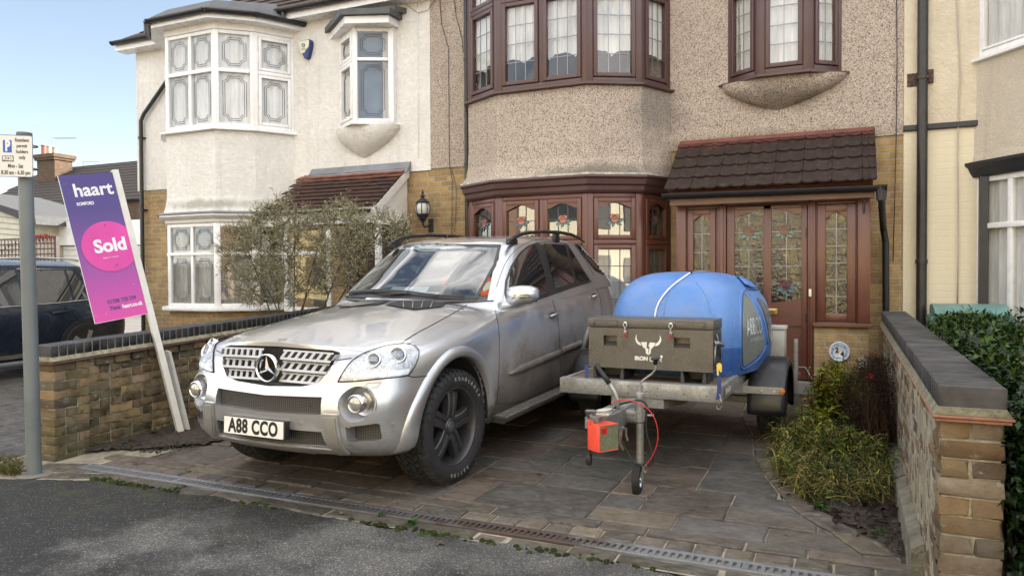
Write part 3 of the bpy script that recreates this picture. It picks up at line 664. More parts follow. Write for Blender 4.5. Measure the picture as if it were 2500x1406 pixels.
# bay head: cream board, soffit, fascia, gutter, felt apron
mb = MB(); plan_prism(mb, offset_plan(PLL, .012), 5.342, 5.45); mb.build('bay_head_board', WPAINT, H)
mb = MB(); plan_prism(mb, offset_plan(PLL, .20), 5.452, 5.47); mb.build('bay_soffit', UPVC, H)
mb = MB(); loft_plan(mb, [(offset_plan(PLL, .19), 5.44), (offset_plan(PLL, .215), 5.44), (offset_plan(PLL, .215), 5.56), (offset_plan(PLL, .19), 5.56)]); mb.build('bay_fascia', UPVC, H)
gp = offset_plan(PLL, .27); mb = MB(); gutter(mb, [(x, y, 5.55) for x, y in gp[1:]], .055); mb.build('bay_gutter', BLACKP, H, autos=40)
mb = MB(); loft_plan(mb, [(offset_plan(PLL, .25), 5.575), (offset_plan(PLL, .22), 5.61), (offset_plan(PLL, -.05), 5.80), ([(x, FY) for x, y in PLL], 5.95)]); mb.build('bay_roof_felt', FELT, H)
mb = MB()
tile_roof(mb, (LX0-.25, FY-.32, 5.70), (1, 0, 0), (0, .82, .573), 6.4, 4.0, .28, .30, th=.02, clipf=lambda u, v: u > v*.82+.05, base=(.10, .07, .06))
mb.build('roof_tiles', TILE_L, H)
mb = MB(); mb.prism([(LX0-.24, FY-.30), (LX1, FY-.30), (LX1, 12.8), (-8.7, 12.8)], 0, .02)
bmesh.ops.transform(mb.bm, matrix=Matrix(((1, 0, 0, 0), (0, 1, 0, 0), (0, .70, 1, 5.70-.70*(FY-.30)), (0, 0, 0, 1))), verts=mb.bm.verts); mb.build('roof_deck', FELT, H)
mb = MB(); a = (LX0-.24, FY-.30, 5.70); b_ = (-8.7, 12.8, 8.17)
mb.quad(a, b_, (-8.7, 14.5, 8.17), (LX0-.24, 17.9, 5.7)); mb.quad(b_, (LX1, 12.8, 8.17), (LX1, 14.5, 8.17), (-8.7, 14.5, 8.17)); mb.quad((-8.7, 14.5, 8.17), (LX1, 14.5, 8.17), (LX1, 17.9, 5.7), (LX0-.24, 17.9, 5.7)); mb.build('rear_roof', TILE_L, H)
for x0, x1, nm in ((LX0-.24, -10.85, 'eaves_fascia'), (-8.25, LX1, 'eaves_fascia')):
    mb = MB(); mb.box(x0, x1, FY-.27, FY-.245, 5.56, 5.70); mb.box(x0, x1, FY-.245, FY-.025, 5.56, 5.575); mb.build(nm, UPVC, H)
    mb = MB(); gutter(mb, [(x0, FY-.335, 5.70), (x1+(.15 if x0 > -10 else 0), FY-.335, 5.70)], .055); mb.build('eaves_gutter', BLACKP, H, autos=40)
mb = MB(); mb.tube([(-8.16, FY-.33, 5.66), (-8.16, FY-.33, 5.50)], .032, 10); mb.build('gutter_outlet', BLACKP, H)
mb = MB(); mb.tube([(-11.02, FY-.08, 4.95), (-11.05, FY-.08, 4.93), (-11.60, FY-.09, 4.42), (-11.68, FY-.09, 4.30), (-11.69, FY-.09, .15)], .036, 12); pipe_clips(mb, -11.69, FY-.09, (4.0, 2.7, 1.2)); mb.build('downpipe', mat('dark_green_black_pipe', (.022, .026, .024), .4), H, autos=40)
# oriel
PO = [(-7.42, FY), (-7.10, 9.27), (-6.42, 9.27), (-6.18, FY)]; PO = [(-7.36, FY), (-6.86, 9.25), (-6.30, 9.25), (-6.30, 9.25)]
PO = [(-7.34, FY), (-6.80, 9.24), (-6.28, FY-.10)]
W3 = Win(H, UPVC, CAME_D)
W3.facet(PO[0], PO[1], 3.80, 5.22, [(3.86, 4.72, 'deco', None, None), (4.77, 5.16, 'deco', None, None)], [1], post=.06, sash=.055, curtain=(NET, 0, 3.84))
W3.facet(PO[1], PO[2], 3.80, 5.22, [(3.85, 4.72, 'deco', None, None), (4.77, 5.17, 'deco', None, None)], [1], post=.06, sash=0)
W3.finish('oriel_window')
mb = MB(); mb.prism([(-7.2, FY+.01), (-6.83, 9.40), (-6.44, FY+.01)], 3.82, 5.2); mb.build('oriel_backing', mat('blue_blind', (.16, .22, .30), .8), H)
mb = MB(); mb.prism([(-7.43, FY), (-6.80, 9.18), (-6.14, FY)], 3.765, 3.798); mb.build('oriel_sill', UPVC, H)
mb = MB(); mb.box(-6.31, -6.25, FY-.11, FY, 3.80, 5.22); mb.build('oriel_post', UPVC, H)
belly(H, -7.34, -6.18, 3.766, 3.30, .27, WHITE_R[0], cxs=.42, rnd=1.9)
mb = MB(); mb.prism([(-7.52, FY), (-6.82, 9.06), (-6.20, 9.30), (-6.20, FY)], 5.225, 5.33); mb.build('oriel_soffit', UPVC, H)
mb = MB(); mb.prism([(-7.62, FY), (-6.84, 8.99), (-6.14, 9.24), (-6.14, FY)], 5.335, 5.42); mb.prism([(-7.2, FY), (-6.75, 9.3), (-6.16, 9.4), (-6.05, FY)], 5.42, 5.50); mb.build('oriel_felt_roof', FELT, H)
# porch canopy
mb = MB(); tile_roof(mb, (-8.03, 8.70, 2.47), (1, 0, 0), (0, .8, .6), 1.99, 1.02, .165, .11, th=.012, base=(.085, .045, .038)); mb.build('porch_tiles', TILE_LP, H)
mb = MB(); mb.prism([(8.72, 2.44), (9.57, 3.06), (9.57, 2.95), (8.80, 2.38)], -8.0, -6.07, 'x'); mb.build('porch_roof_deck', WPAINT, H)
mb = MB(); mb.prism([(9.43, 3.02), (FY-.03, 3.10), (FY-.03, 3.20), (9.56, 3.20)], -7.86, -6.0, 'x'); mb.build('porch_lead_flashing', LEAD, H)
mb = MB(); mb.prism([(8.64, 2.42), (9.57, 3.10), (9.57, 2.97), (8.70, 2.33)], -6.065, -6.03, 'x'); mb.prism([(8.74, 2.33), (9.57, 2.93), (9.57, 2.33)], -6.09, -6.068, 'x'); mb.box(-6.16, -6.03, 8.78, 9.57, 2.22, 2.33)
mb.build('porch_gable_board', WPAINT, H)
mb = MB(); gutter(mb, [(-8.15, 8.64, 2.435), (-6.12, 8.64, 2.42)], .05); mb.build('porch_gutter', BLACKP, H, autos=40)
mb = MB(); mb.cbox(-8.05, -6.10, 8.74, 8.78, 2.24, 2.40, .005); mb.build('porch_fascia', WPAINT, H)
mb = MB()
for x in (-6.16, -7.02, -7.82): mb.cbox(x, x+.075, 8.84, 8.92, .95 if x < -7 else .25, 2.24, .006)
mb.cbox(-7.82, -7.0, 8.85, 8.91, .95, 1.02, .005); mb.cbox(-7.82, -7.0, 8.85, 8.91, 1.8, 1.86, .005)
pf = mb.build('porch_frame', UPVC, H)
mb = MB(); mb.box(-7.75, -7.02, 8.875, 8.881, 1.02, 2.24); mb.build('porch_pane', GLASS, pf)
mb = MB(); mb.box(-7.82, -6.95, 8.86, FY, .0, .948); mb.box(-6.95, -6.72, 8.86, 8.97, .0, 2.24); mb.build('porch_brick_base', BRICK, H)
mb = MB(); mb.cbox(-6.72, -6.17, 9.45, 9.5, .3, 2.2, .01); mb.build('front_door', mat('dark_door', (.05, .035, .03), .4), H)
mb = MB(); mb.box(-7.8, -6.95, 9.5, 9.56, 1.0, 2.2); mb.build('porch_backing', ROOM, H)
wire(H, [onY(x, y, FY-.04) for x, y in ((980, -5), (995, 15), (1020, 32), (1045, 25), (1062, 0))], .003)
wire(H, [onY(x, y, FY-.04) for x, y in ((1018, -5), (1020, 120), (1022, 384))], .003, NET)
# ================================================================== right house: cream paint
RX0, RX1 = .568, 6.8
H = thing('terraced_house', 'cream painted terraced house with black downpipe at right edge', 'house', (3, FY, .17))
mb = MB(); mb.box(RX0, RX1, FY-.006, FY+.25, -.2, 3.10); mb.build('painted_brick_wall', CREAM_B, H)
mb = MB(); mb.box(RX0, RX1, FY-.022, FY+.25, 3.17, 5.75); mb.build('rendered_wall', CREAM_R[0], H)
mb = MB(); mb.cbox(RX0, 1.30, FY-.045, FY+.1, 3.102, 3.168, .01); mb.build('black_band', BLACK_PAINT, H)
body_and_roof(H, RX0, RX1, CREAM_R[0], TILE_L)
PLR = [(1.26, FY), (1.78, 8.93), (2.9, 8.85), (3.6, 9.2), (3.85, FY)]
PLR2 = offset_plan(PLR, .0)
mb = MB(); loft_plan(mb, [(offset_plan(PLR, .03), 2.70), (offset_plan(PLR, .01), 2.8), (PLR, 3.79)]); mb.build('bay_apron', PEACH_R[0], H)
mb = MB(); loft_plan(mb, [(offset_plan(PLR, .02), 2.54), (offset_plan(PLR, .05), 2.58), (offset_plan(PLR, .08), 2.64), (offset_plan(PLR, .12), 2.67), (offset_plan(PLR, .12), 2.70), (offset_plan(PLR, .03), 2.715)]); mb.build('bay_cornice', BLACK_PAINT, H)
mb = MB(); loft_plan(mb, [(offset_plan(PLR, .02), 3.79), (offset_plan(PLR, .07), 3.80), (offset_plan(PLR, .07), 3.83), (offset_plan(PLR, 0), 3.85)]); mb.build('upper_bay_sill', UPVC, H)
mb = MB(); plan_prism(mb, offset_plan(PLR, -.02), -.1, .9); mb.build('bay_base_wall', CREAM_B, H)
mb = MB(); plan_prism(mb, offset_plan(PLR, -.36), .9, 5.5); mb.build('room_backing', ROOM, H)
mb = MB(); mb.cbox(1.30, 1.385, FY-.13, FY-.03, .5, 2.54, .005); mb.build('black_jamb', BLACK_PAINT, H)
W1 = Win(H, UPVC, CAME_D); W2 = Win(H, UPVC, CAME_D); PI_ = offset_plan(PLR, -.03)
for k, (p, q) in enumerate(zip(PI_, PI_[1:])):
    W1.facet(p, q, .9, 2.54, [(.96, 1.97, None, None, None), (2.03, 2.48, None, None, None)], [1, 1] if k == 0 else [1], post=.06, sash=0, curtain=(NET, 0, .95), cdepth=.075, capl=0)
    W2.facet(p, q, 3.852, 5.5, [(3.91, 5.44, None, None, None)], [1], post=.06, sash=.03, curtain=(NET, 0, 3.9), cdepth=.075)
W1.finish('ground_floor_bay_window'); W2.finish('upper_bay_window')
mb = MB(); mb.tube([(.75, FY-.075, .1), (.75, FY-.075, 5.8)], .055, 14); pipe_clips(mb, .75, FY-.075, (1.62,), .055); mb.build('downpipe', mat('worn_black_pipe', (.02, .018, .017), .4, var=.5, dirt=.3, dirtcol=(.06, .04, .025)), H, autos=40)
mb = MB(); mb.cbox(.60, .705, FY-.03, FY-.02, 3.60, 3.75, .003); mb.cbox(.80, .86, FY-.06, FY-.02, 3.62, 3.77, .004); mb.lathe([(.055, 3.66), (.068, 3.665), (.068, 3.69), (.055, 3.695)], 14, c=(.75, FY-.075, 0)); mb.build('rusted_bracket', mat('rust_patch', (.07, .045, .035), .8, var=.8, vscale=30), H)
wire(H, [onY(x, y, FY-.035) for x, y in ((2336, -10), (2340, 100), (2345, 180), (2341, 250), (2338, 380), (2340, 600), (2337, 742))], .007, mat('painted_cable', (.45, .4, .32), .6))
# ================================================================== ground, road, drives
def asphalt():
    m, nt, bs = newmat('asphalt'); setc(bs, Roughness=.85, Specular_IOR_Level=.35); v = coord(nt, 'World')
    a = vor(nt, v, 150, out='Color'); s = _n(nt, 'ShaderNodeSeparateColor'); nt.links.new(a, s.inputs[0])
    r = _n(nt, 'ShaderNodeValToRGB'); e = r.color_ramp.elements; e[0].color = (.012, .012, .013, 1); e[1].color = (.20, .19, .18, 1)
    for p, c in ((.55, .016), (.86, .027), (.955, .06)): k = e.new(p); k.color = (c, c*.97, c*.93, 1)
    nt.links.new(s.outputs[0], r.inputs[0])
    r2 = _n(nt, 'ShaderNodeValToRGB'); e = r2.color_ramp.elements; e[0].color = (.06, .058, .057, 1); e[1].color = (.30, .29, .27, 1)
    for p, c in ((.4, .10), (.8, .145)): k = e.new(p); k.color = (c, c*.96, c*.92, 1)
    nt.links.new(s.outputs[0], r2.inputs[0])
    # an older, paler patch of surface (right and middle) beside a newer dark one
    sp = _n(nt, 'ShaderNodeSeparateXYZ'); nt.links.new(v, sp.inputs[0])
    side = math2(nt, 'ADD', math2(nt, 'MULTIPLY', sp.outputs[0], .55), math2(nt, 'MULTIPLY', sp.outputs[1], .06))
    side = math2(nt, 'ADD', side, rng(nt, noise(nt, v, 1.15, 6, .62), .3, .7, -.85, .85))
    f = rng(nt, side, -1.85, -1.25)
    dk = noise(nt, v, .85, 5, .6, .47, .62, .3); f = math2(nt, 'MULTIPLY', f, rng(nt, dk, 0, 1, 1, .08))
    c = mixrgb(nt, r.outputs[0], r2.outputs[0], math2(nt, 'MULTIPLY', f, .9))
    n3 = noise(nt, v, 3.5, 6, .7, .35, .7); c = mixrgb(nt, c, (.03, .03, .03), math2(nt, 'MULTIPLY', n3, .3))
    # moss creeping in along the kerb strip
    ms = math2(nt, 'MULTIPLY', rng(nt, sp.outputs[1], 2.7, 3.75), noise(nt, v, 6, 8, .75, .5, .66)); lf = rng(nt, sp.outputs[0], -2.0, -4.5, .25, 1)
    c = mixrgb(nt, c, (.055, .07, .018), math2(nt, 'MULTIPLY', math2(nt, 'MULTIPLY', ms, lf), .75))
    nt.links.new(c, bs.inputs['Base Color'])
    h = math2(nt, 'ADD', math2(nt, 'MULTIPLY', vor(nt, v, 110), 1), noise(nt, v, 40, 6, .7)); bump(nt, bs, h, .6, .006); return m
ASPH = asphalt()
mb = MB(); n = 240; E = [(-30, 3.3)]
for i in range(n+1):
    x = -5.9+i*(7.2/n); y = 3.70+.02*math.sin(x*3)+.018*math.sin(x*11+1)+random.uniform(-.012, .012)
    if x < -5.05: y = 3.36+(x+5.9)*.36+random.uniform(-.01, .01)
    E.append((x, y))
E += [(1.3, 3.6), (30, 3.6), (30, -6), (-30, -6)]
vs = [mb.v((x, y, 0)) for x, y in E]; mb.f(vs); tag(mb.build('road', ASPH), kind='structure')
mb = MB(); mb.quad((-60, -9, .1), (60, -9, .1), (60, -6, .1), (-60, -6, .1)); mb.quad((-60, -6, -.01), (60, -6, -.01), (60, -6, .1), (-60, -6, .1)); tag(mb.build('far_pavement', mat('pavement_grey', (.2, .19, .18), .9, bmp=.4, bscale=30)), kind='structure')
SOIL = mat('dark_soil', (.05, .037, .027), .95, var=.6, vscale=25, bmp=1, bscale=60, bdist=.02)
GND = mat('ground_grey', (.12, .11, .10), .95, var=.3, bmp=.5)
mb = MB()
for y0, y1 in ((-300, 3.5), (3.5, 3.99), (3.99, 9.6), (9.6, 400)):
    mb.quad((-300, y0, gz(y0)-.045), (300, y0, gz(y0)-.045), (300, y1, gz(y1)-.045), (-300, y1, gz(y1)-.045))
tag(mb.build('ground', GND), kind='structure')
def stone_extra(nt, v, c, bs):
    # wet and oily patches, with a shape of their own; a little sheen where damp
    w_ = noise(nt, v, 1.7, 7, .68, .47, .66); c = mixrgb(nt, c, mixrgb(nt, c, (.03, .022, .016), .85), math2(nt, 'MULTIPLY', w_, .42))
    l = noise(nt, coord(nt, 'World', (1, 2.6, 1)), 9, 8, .7, .4, .75, 1.2); c = mixrgb(nt, c, (.33, .29, .23), math2(nt, 'MULTIPLY', l, .45)); r2 = noise(nt, coord(nt, 'World', (1, 1.9, 1), (0, 0, .5)), 5.5, 9, .74, .38, .62, 1.6); c = mixrgb(nt, c, mixrgb(nt, c, (.035, .033, .034), .7), math2(nt, 'MULTIPLY', r2, .5))
    o = noise(nt, v, 4.2, 4, .6, .68, .72); c = mixrgb(nt, c, (.01, .009, .008), math2(nt, 'MULTIPLY', o, .85))
    nt.links.new(rng(nt, w_, 0, 1, .68, .36), bs.inputs['Roughness']); return c
SLAB = attr_mat('riven_paving', scale=14, bmp=.8, dist=.010, var=.32, extra=stone_extra, spec=.45)
MORT = mat('paving_mortar', (.30, .26, .20), .95, var=.4, vscale=9, bmp=.6, bscale=70, dirt=.5, dirtcol=(.06, .055, .04))
PAL = [(0.253, 0.205, 0.168), (0.305, 0.252, 0.202), (0.226, 0.212, 0.192), (0.359, 0.311, 0.245), (0.206, 0.212, 0.20564), (0.291, 0.234, 0.191), (0.383, 0.321, 0.252), (0.254, 0.245, 0.229), (0.328, 0.26, 0.205)]
PALR = [(0.319, 0.289, 0.25), (0.373, 0.327, 0.273), (0.287, 0.279, 0.271), (0.255, 0.27, 0.2646), (0.409, 0.355, 0.286), (0.326, 0.289, 0.242)]
BED = [(.34, 4.16), (.301, 4.228), (.066, 4.638), (-.185, 4.99), (-.273, 5.285), (-.50, 5.95), (-.60, 6.7), (-.80, 7.5), (-.85, 8.9)]
def bedx(y, off=0):
    for (x0, y0), (x1, y1) in zip(BED, BED[1:]):
        if y <= y1:
            t = (y-y0)/(y1-y0); dx, dy = x1-x0, y1-y0; return x0+dx*t-off*math.hypot(dx, dy)/dy
    return BED[-1][0]-off
def leftx(y):
    if y < 4.42: return -5.86
    if y < 4.5: return -5.45
    if y < 4.75: return -5.25
    return -5.10
def clip_poly(P, a, n):
    out = []
    for i in range(len(P)):
        p, q = P[i], P[(i+1) % len(P)]; dp = (p-a).dot(n); dq = (q-a).dot(n)
        if dp <= 0: out.append(p)
        if dp*dq < 0: out.append(p+(q-p)*(dp/(dp-dq)))
    return out
def slab(mb, P, c, zoff=0, bev=.012, th=.035, tilt=.004):
    P = [Vector(p) for p in P]
    if len(P) < 3: return
    cen = sum(P, Vector((0, 0)))/len(P); area = abs(sum(P[i].x*P[(i+1) % len(P)].y-P[(i+1) % len(P)].x*P[i].y for i in range(len(P))))/2
    if area < .003: return
    tx, ty, tz = [random.uniform(-tilt, tilt) for _ in range(3)]; mb.c = c; Q = []
    for i in range(len(P)):      # broken edges
        p, q = P[i], P[(i+1) % len(P)]; L = (q-p).length; k = max(1, int(L/.07))
        for j in range(k):
            t = j/k; e = Vector((random.uniform(-.004, .004), random.uniform(-.004, .004))); Q.append(p+(q-p)*t+e)
    def Z(p): return gz(p.y)+zoff+tz+tx*(p.x-cen.x)*2+ty*(p.y-cen.y)*2
    lo = [mb.v((p.x, p.y, Z(p)-th)) for p in Q]; mi = [mb.v((p.x, p.y, Z(p)-bev*.5)) for p in Q]; hi = []
    for p in Q:
        d = cen-p; d = d*min(1, bev/max(d.length, 1e-4)); p2 = p+d; hi.append(mb.v((p2.x, p2.y, Z(p2)+random.uniform(-.0015, .0015))))
    n = len(Q)
    for i in range(n): mb.f([lo[i], lo[(i+1) % n], mi[(i+1) % n], mi[i]]); mb.f([mi[i], mi[(i+1) % n], hi[(i+1) % n], hi[i]])
    mb.f(hi)
def pave(mb, x0, x1, y0, y1, unit, pal, xl=None, xr=None, gap=.009, maxw=3, maxh=2, jc=.22):
    nx = int((x1-x0)/unit); ny = int((y1-y0)/unit); used = set()
    for j in range(ny):
        for i in range(nx):
            if (i, j) in used: continue
            ws = random.choice([1, 2, 2, 3, 3][:maxw+2]); hs = random.choice([1, 2, 2, 1][:maxh+2])
            while ws > 1 and any((i+k, j) in used or i+k >= nx for k in range(ws)): ws -= 1
            while hs > 1 and any((i+k, j+l) in used or j+l >= ny for k in range(ws) for l in range(hs)): hs -= 1
            for k in range(ws):
                for l in range(hs): used.add((i+k, j+l))
            a, b, c, d = x0+i*unit+gap/2, x0+(i+ws)*unit-gap/2, y0+j*unit+gap/2, y0+(j+hs)*unit-gap/2
            P = [Vector((a, c)), Vector((b, c)), Vector((b, d)), Vector((a, d))]; ym = (c+d)/2
            if xr:
                e = Vector((xr(c), c)); f = Vector((xr(d), d)); t = f-e; P = clip_poly(P, e, Vector((t.y, -t.x)))
            if xl and P: P = clip_poly(P, Vector((xl(ym), ym)), Vector((-1, 0)))
            if len(P) < 3: continue
            cc = random.choice(PALR if (a > -2.4 and ym < 5.2 and random.random() < .8) else pal) if pal is PAL else random.choice(pal)
            slab(mb, P, jit(cc, jc*.7))
    mb.c = None
mb = MB(); pave(mb, -5.92, .62, 4.285, 9.0, .262, PAL, leftx, lambda y: bedx(y, .16)); tag(mb.build('driveway_paving', SLAB), kind='structure')
mb = MB()
pts = [Vector((-5.95, 3.40)), Vector((-5.0, 3.72)), Vector((1.0, 3.72)), Vector((1.0, 9.2)), Vector((-5.95, 9.2))]
for a, b in ((3.72, 3.99), (3.99, 9.5)): mb.quad((-5.95, a, gz(a)-.012), (.9, a, gz(a)-.012), (.9, b, gz(b)-.012), (-5.95, b, gz(b)-.012))
mb.quad((-5.95, 3.40, -.012), (-5.0, 3.68, -.012), (-5.0, 3.72, -.012), (-5.95, 3.72, -.012))
tag(mb.build('driveway_bedding', MORT), kind='structure')
# setts: the row behind the channel, the thin strip behind it, the curved edge of the bed, the kerb at the left
SETP = [(0.391, 0.345, 0.278), (0.33, 0.292, 0.245), (0.453, 0.396, 0.321), (0.299, 0.272, 0.243), (0.361, 0.323, 0.277)]
SETD = [(0.344, 0.309, 0.269), (0.288, 0.265, 0.236), (0.387, 0.338, 0.28)]
mb = MB(); x = -5.45
while x < .35:
    wd = random.uniform(.15, .21); slab(mb, [(x, 4.005), (x+wd-.013, 4.005+random.uniform(-.004, .004)), (x+wd-.013, 4.148), (x, 4.145)], jit(random.choice(SETP if x > -1.9 else SETD), .16), .004, .02); x += wd
x = -5.6
while x < .2:
    wd = random.uniform(.25, .75); slab(mb, [(x, 4.16), (x+wd-.012, 4.16), (x+wd-.012, 4.277), (x, 4.277)], jit(random.choice((SETP+PALR) if x > -1.9 else SETD), .16), .002, .012); x += wd
y = 4.14
while y < 8.8:
    L = random.uniform(.16, .28); y1 = min(y+L, 8.85); g = .008
    slab(mb, [(bedx(y+g, .005), y+g), (bedx(y1, .005), y1), (bedx(y1, .145), y1-.02), (bedx(y+g, .145), y+g-.02)], jit(random.choice(SETP), .15), .005, .016); y = y1
for px0, wd in ((-5.6, 0),):
    x = -5.70
    while x < -4.9:
        wd = random.uniform(.14, .22); yy = 3.44+(x+5.9)*.36; slab(mb, [(x, yy), (x+wd-.012, yy+wd*.36), (x+wd-.02, yy+wd*.36+.13), (x-.01, yy+.13)], jit((.27, .25, .18), .2), .0, .018); x += wd
x = -5.86
while x < -5.1:
    wd = random.uniform(.2, .34); yy = 3.62+(x+5.9)*.36; slab(mb, [(x, yy), (x+wd-.012, yy+wd*.36), (x+wd-.02, min(3.99, yy+wd*.36+.24)), (x-.01, yy+.24)], jit((.26, .24, .18), .2), .0, .018); x += wd
x = -4.9
while x < .5:     # broken haunching on the road side of the channel
    wd = random.uniform(.18, .6); slab(mb, [(x, 3.715+random.uniform(-.02, .025)), (x+wd-.012, 3.715+random.uniform(-.02, .025)), (x+wd-.012, 3.850), (x, 3.850)], jit(random.choice([(.32, .29, .22), (.26, .235, .18), (.34, .31, .24), (.20, .2, .13)]), .15), -.004, .018, tilt=.010); x += wd
mb.c = None; tag(mb.build('kerb_setts', attr_mat('sett_stone', scale=22, bmp=.6, dist=.008, var=.45, extra=stone_extra, spec=.35)), kind='structure')
# drainage channel with a slotted grating
def galv_rust():
    m, nt, bs = newmat('galvanised_and_rusted'); setc(bs, Metallic=.4, Roughness=.5); v = coord(nt, 'World'); sp = _n(nt, 'ShaderNodeSeparateXYZ'); nt.links.new(v, sp.inputs[0])
    z = math2(nt, 'ADD', sp.outputs[0], rng(nt, noise(nt, v, 3, 5, .7), .3, .7, -.35, .35))
    a = math2(nt, 'MULTIPLY', rng(nt, z, -3.0, -2.85), rng(nt, z, -1.1, -1.25)); b = rng(nt, z, -3.55, -3.4); 
    c = mixrgb(nt, (.20, .21, .225), (.12, .115, .11), math2(nt, 'MULTIPLY', rng(nt, math2(nt, 'ABSOLUTE', math2(nt, 'ADD', z, 2.3)), 1.25, 1.0), .9))
    c = mixrgb(nt, c, (.075, .05, .04), math2(nt, 'MULTIPLY', rng(nt, math2(nt, 'ABSOLUTE', math2(nt, 'ADD', z, 1.75)), .55, .35), .9))
    c = mixrgb(nt, c, (.07, .055, .04), math2(nt, 'MULTIPLY', noise(nt, v, 14, 7, .7, .5, .7), .5)); nt.links.new(c, bs.inputs['Base Color']); return m
GR = galv_rust(); T = thing('drainage_channel', 'slotted metal drainage channel running across the mouth of the paved driveway', 'drain', (-2.6, 3.925, 0))
mb = MB(); x = -5.48
while x < .52:
    mb.cbox(x, x+.0225, 3.885, 3.965, -.004, .005, .003); x += .0400
    if int((x+5.48)/1.0) != int((x+5.44)/1.0): mb.cbox(x-.012, x+.014, 3.885, 3.965, -.004, .006, .002)
mb.build('grating', GR, T)
mb = MB()
mb.cbox(-5.49, .53, 3.858, 3.887, -.02, .006, .003); mb.cbox(-5.49, .53, 3.963, 3.994, -.02, .006, .003); mb.cbox(-5.50, -5.478, 3.858, 3.994, -.02, .006, .003)
mb.build('channel_frame', GR, T)
mb = MB(); mb.box(-5.49, .53, 3.886, 3.964, -.045, -.035); mb.build('channel_base', mat('drain_dark', (.012, .011, .01), .9), T)
# beds
def soil_patch(name, poly, z0, amp, nsub=.05, label=None):
    xs = [p[0] for p in poly]; ys = [p[1] for p in poly]; mb = MB(); nx = int((max(xs)-min(xs))/nsub)+1; ny = int((max(ys)-min(ys))/nsub)+1
    def inside(x, y):
        c = False; j = len(poly)-1
        for i in range(len(poly)):
            if (poly[i][1] > y) != (poly[j][1] > y) and x < (poly[j][0]-poly[i][0])*(y-poly[i][1])/(poly[j][1]-poly[i][1])+poly[i][0]: c = not c
            j = i
        return c
    V = {}
    for j in range(ny+1):
        for i in range(nx+1):
            x, y = min(xs)+i*nsub, min(ys)+j*nsub
            V[i, j] = (x, y, gz(y)+z0+amp*(math.sin(x*7+y*3)*.4+math.sin(y*9-x*5)*.3+random.uniform(-.6, .6)))
    vv = {}
    for j in range(ny):
        for i in range(nx):
            if inside(V[i, j][0]+nsub/2, V[i, j][1]+nsub/2):
                q = []
                for k in ((i, j), (i+1, j), (i+1, j+1), (i, j+1)):
                    if k not in vv: vv[k] = mb.v(V[k])
                    q.append(vv[k])
                mb.f(q)
    return tag(mb.build(name, SOIL, smooth=True), kind='structure')
soil_patch('flower_bed_soil', [(p[0]+.0, p[1]) for p in BED]+[(.32, 8.9), (.32, 4.1)], .012, .018)
soil_patch('left_bed_soil', [(-5.9, 4.2), (-5.70, 4.38), (-5.35, 4.50), (-5.08, 4.78), (-5.06, 5.1), (-5.05, 8.9), (-6.1, 8.9), (-6.0, 4.2)], .022, .016)
soil_patch('neighbour_garden_soil', [(.54, 2.6), (5, 2.6), (5, 9.4), (.54, 9.4)], .03, .03, .08)
mb = MB(); pave(mb, -12.5, -6.15, 3.75, 9.3, .22, [(.11, .10, .09), (.13, .12, .105), (.10, .092, .09)], maxw=2, maxh=1); tag(mb.build('neighbour_driveway', SLAB), kind='structure')
mb = MB(); mb.quad((-12.6, 3.6, -.02), (-5.9, 3.6, -.02), (-5.9, 9.5, gz(9.5)-.02), (-12.6, 9.5, gz(9.5)-.02)); tag(mb.build('neighbour_bedding', MORT), kind='structure')
# ================================================================== garden walls built brick by brick
def wall_extra(nt, v, c, bs):
    eff = noise(nt, v, 11, 7, .72, .6, .68); c = mixrgb(nt, c, (.42, .40, .36), math2(nt, 'MULTIPLY', eff, .55))
    sp = _n(nt, 'ShaderNodeSeparateXYZ'); nt.links.new(v, sp.inputs[0])
    g = math2(nt, 'MULTIPLY', noise(nt, v, 4.5, 7, .7, .42, .65), rng(nt, sp.outputs[2], .38, .05)); c = mixrgb(nt, c, (.05, .06, .025), math2(nt, 'MULTIPLY', g, .85))
    d = noise(nt, v, 2.2, 6, .7, .45, .7); return mixrgb(nt, c, (.10, .085, .06), math2(nt, 'MULTIPLY', d, .28))
WBR = attr_mat('old_stock_bricks', scale=26, bmp=.9, dist=.010, var=.32, extra=wall_extra, spec=.15)
BLUEB = attr_mat('blue_engineering_bricks', rough=.55, scale=30, bmp=.4, dist=.004, var=.3, spec=.4)
MORTW = mat('sandy_mortar', (.29, .26, .195), .95, var=.4, vscale=10, bmp=.9, bscale=55, bdist=.012, dirt=.5, dirtcol=(.06, .06, .035))
TILEC = mat('creasing_tile', (.26, .12, .075), .8, var=.35, vscale=14, bmp=.5)
TILEC_L = mat('weathered_creasing_tile', (.12, .07, .055), .85, var=.35, vscale=14, bmp=.5)
def rbrick(mb, x0, x1, y0, y1, z0, z1, c, wob=.006):
    """one hand-laid brick: softly rounded, chipped and never quite square"""
    mb.c = c; b = bmesh.new(); bmesh.ops.create_cube(b, size=1)
    bmesh.ops.subdivide_edges(b, edges=[e for e in b.edges if abs((e.verts[0].co-e.verts[1].co).x) > .5], cuts=3)
    bmesh.ops.bevel(b, geom=[e for e in b.edges if e.calc_face_angle(0) > .5], offset=.06, segments=2, affect='EDGES', profile=.6)
    mp = {}
    for v in b.verts:
        lx, ly, lz = v.co; mp[v] = mb.v((lerp(x0, x1, lx+.5)+random.uniform(-wob, wob)*.5, lerp(y0, y1, ly+.5)+random.uniform(-wob, wob), lerp(z0, z1, lz+.5)+random.uniform(-wob, wob)*.6))
    for f in b.faces: mb.f([mp[v] for v in f.verts])
    b.free(); mb.c = None
BP_L = [(0.476, 0.411, 0.281), (0.44, 0.382, 0.274), (0.521, 0.448, 0.319), (0.402, 0.355, 0.267), (0.476, 0.397, 0.274), (0.551, 0.478, 0.363), (0.387, 0.344, 0.256)]
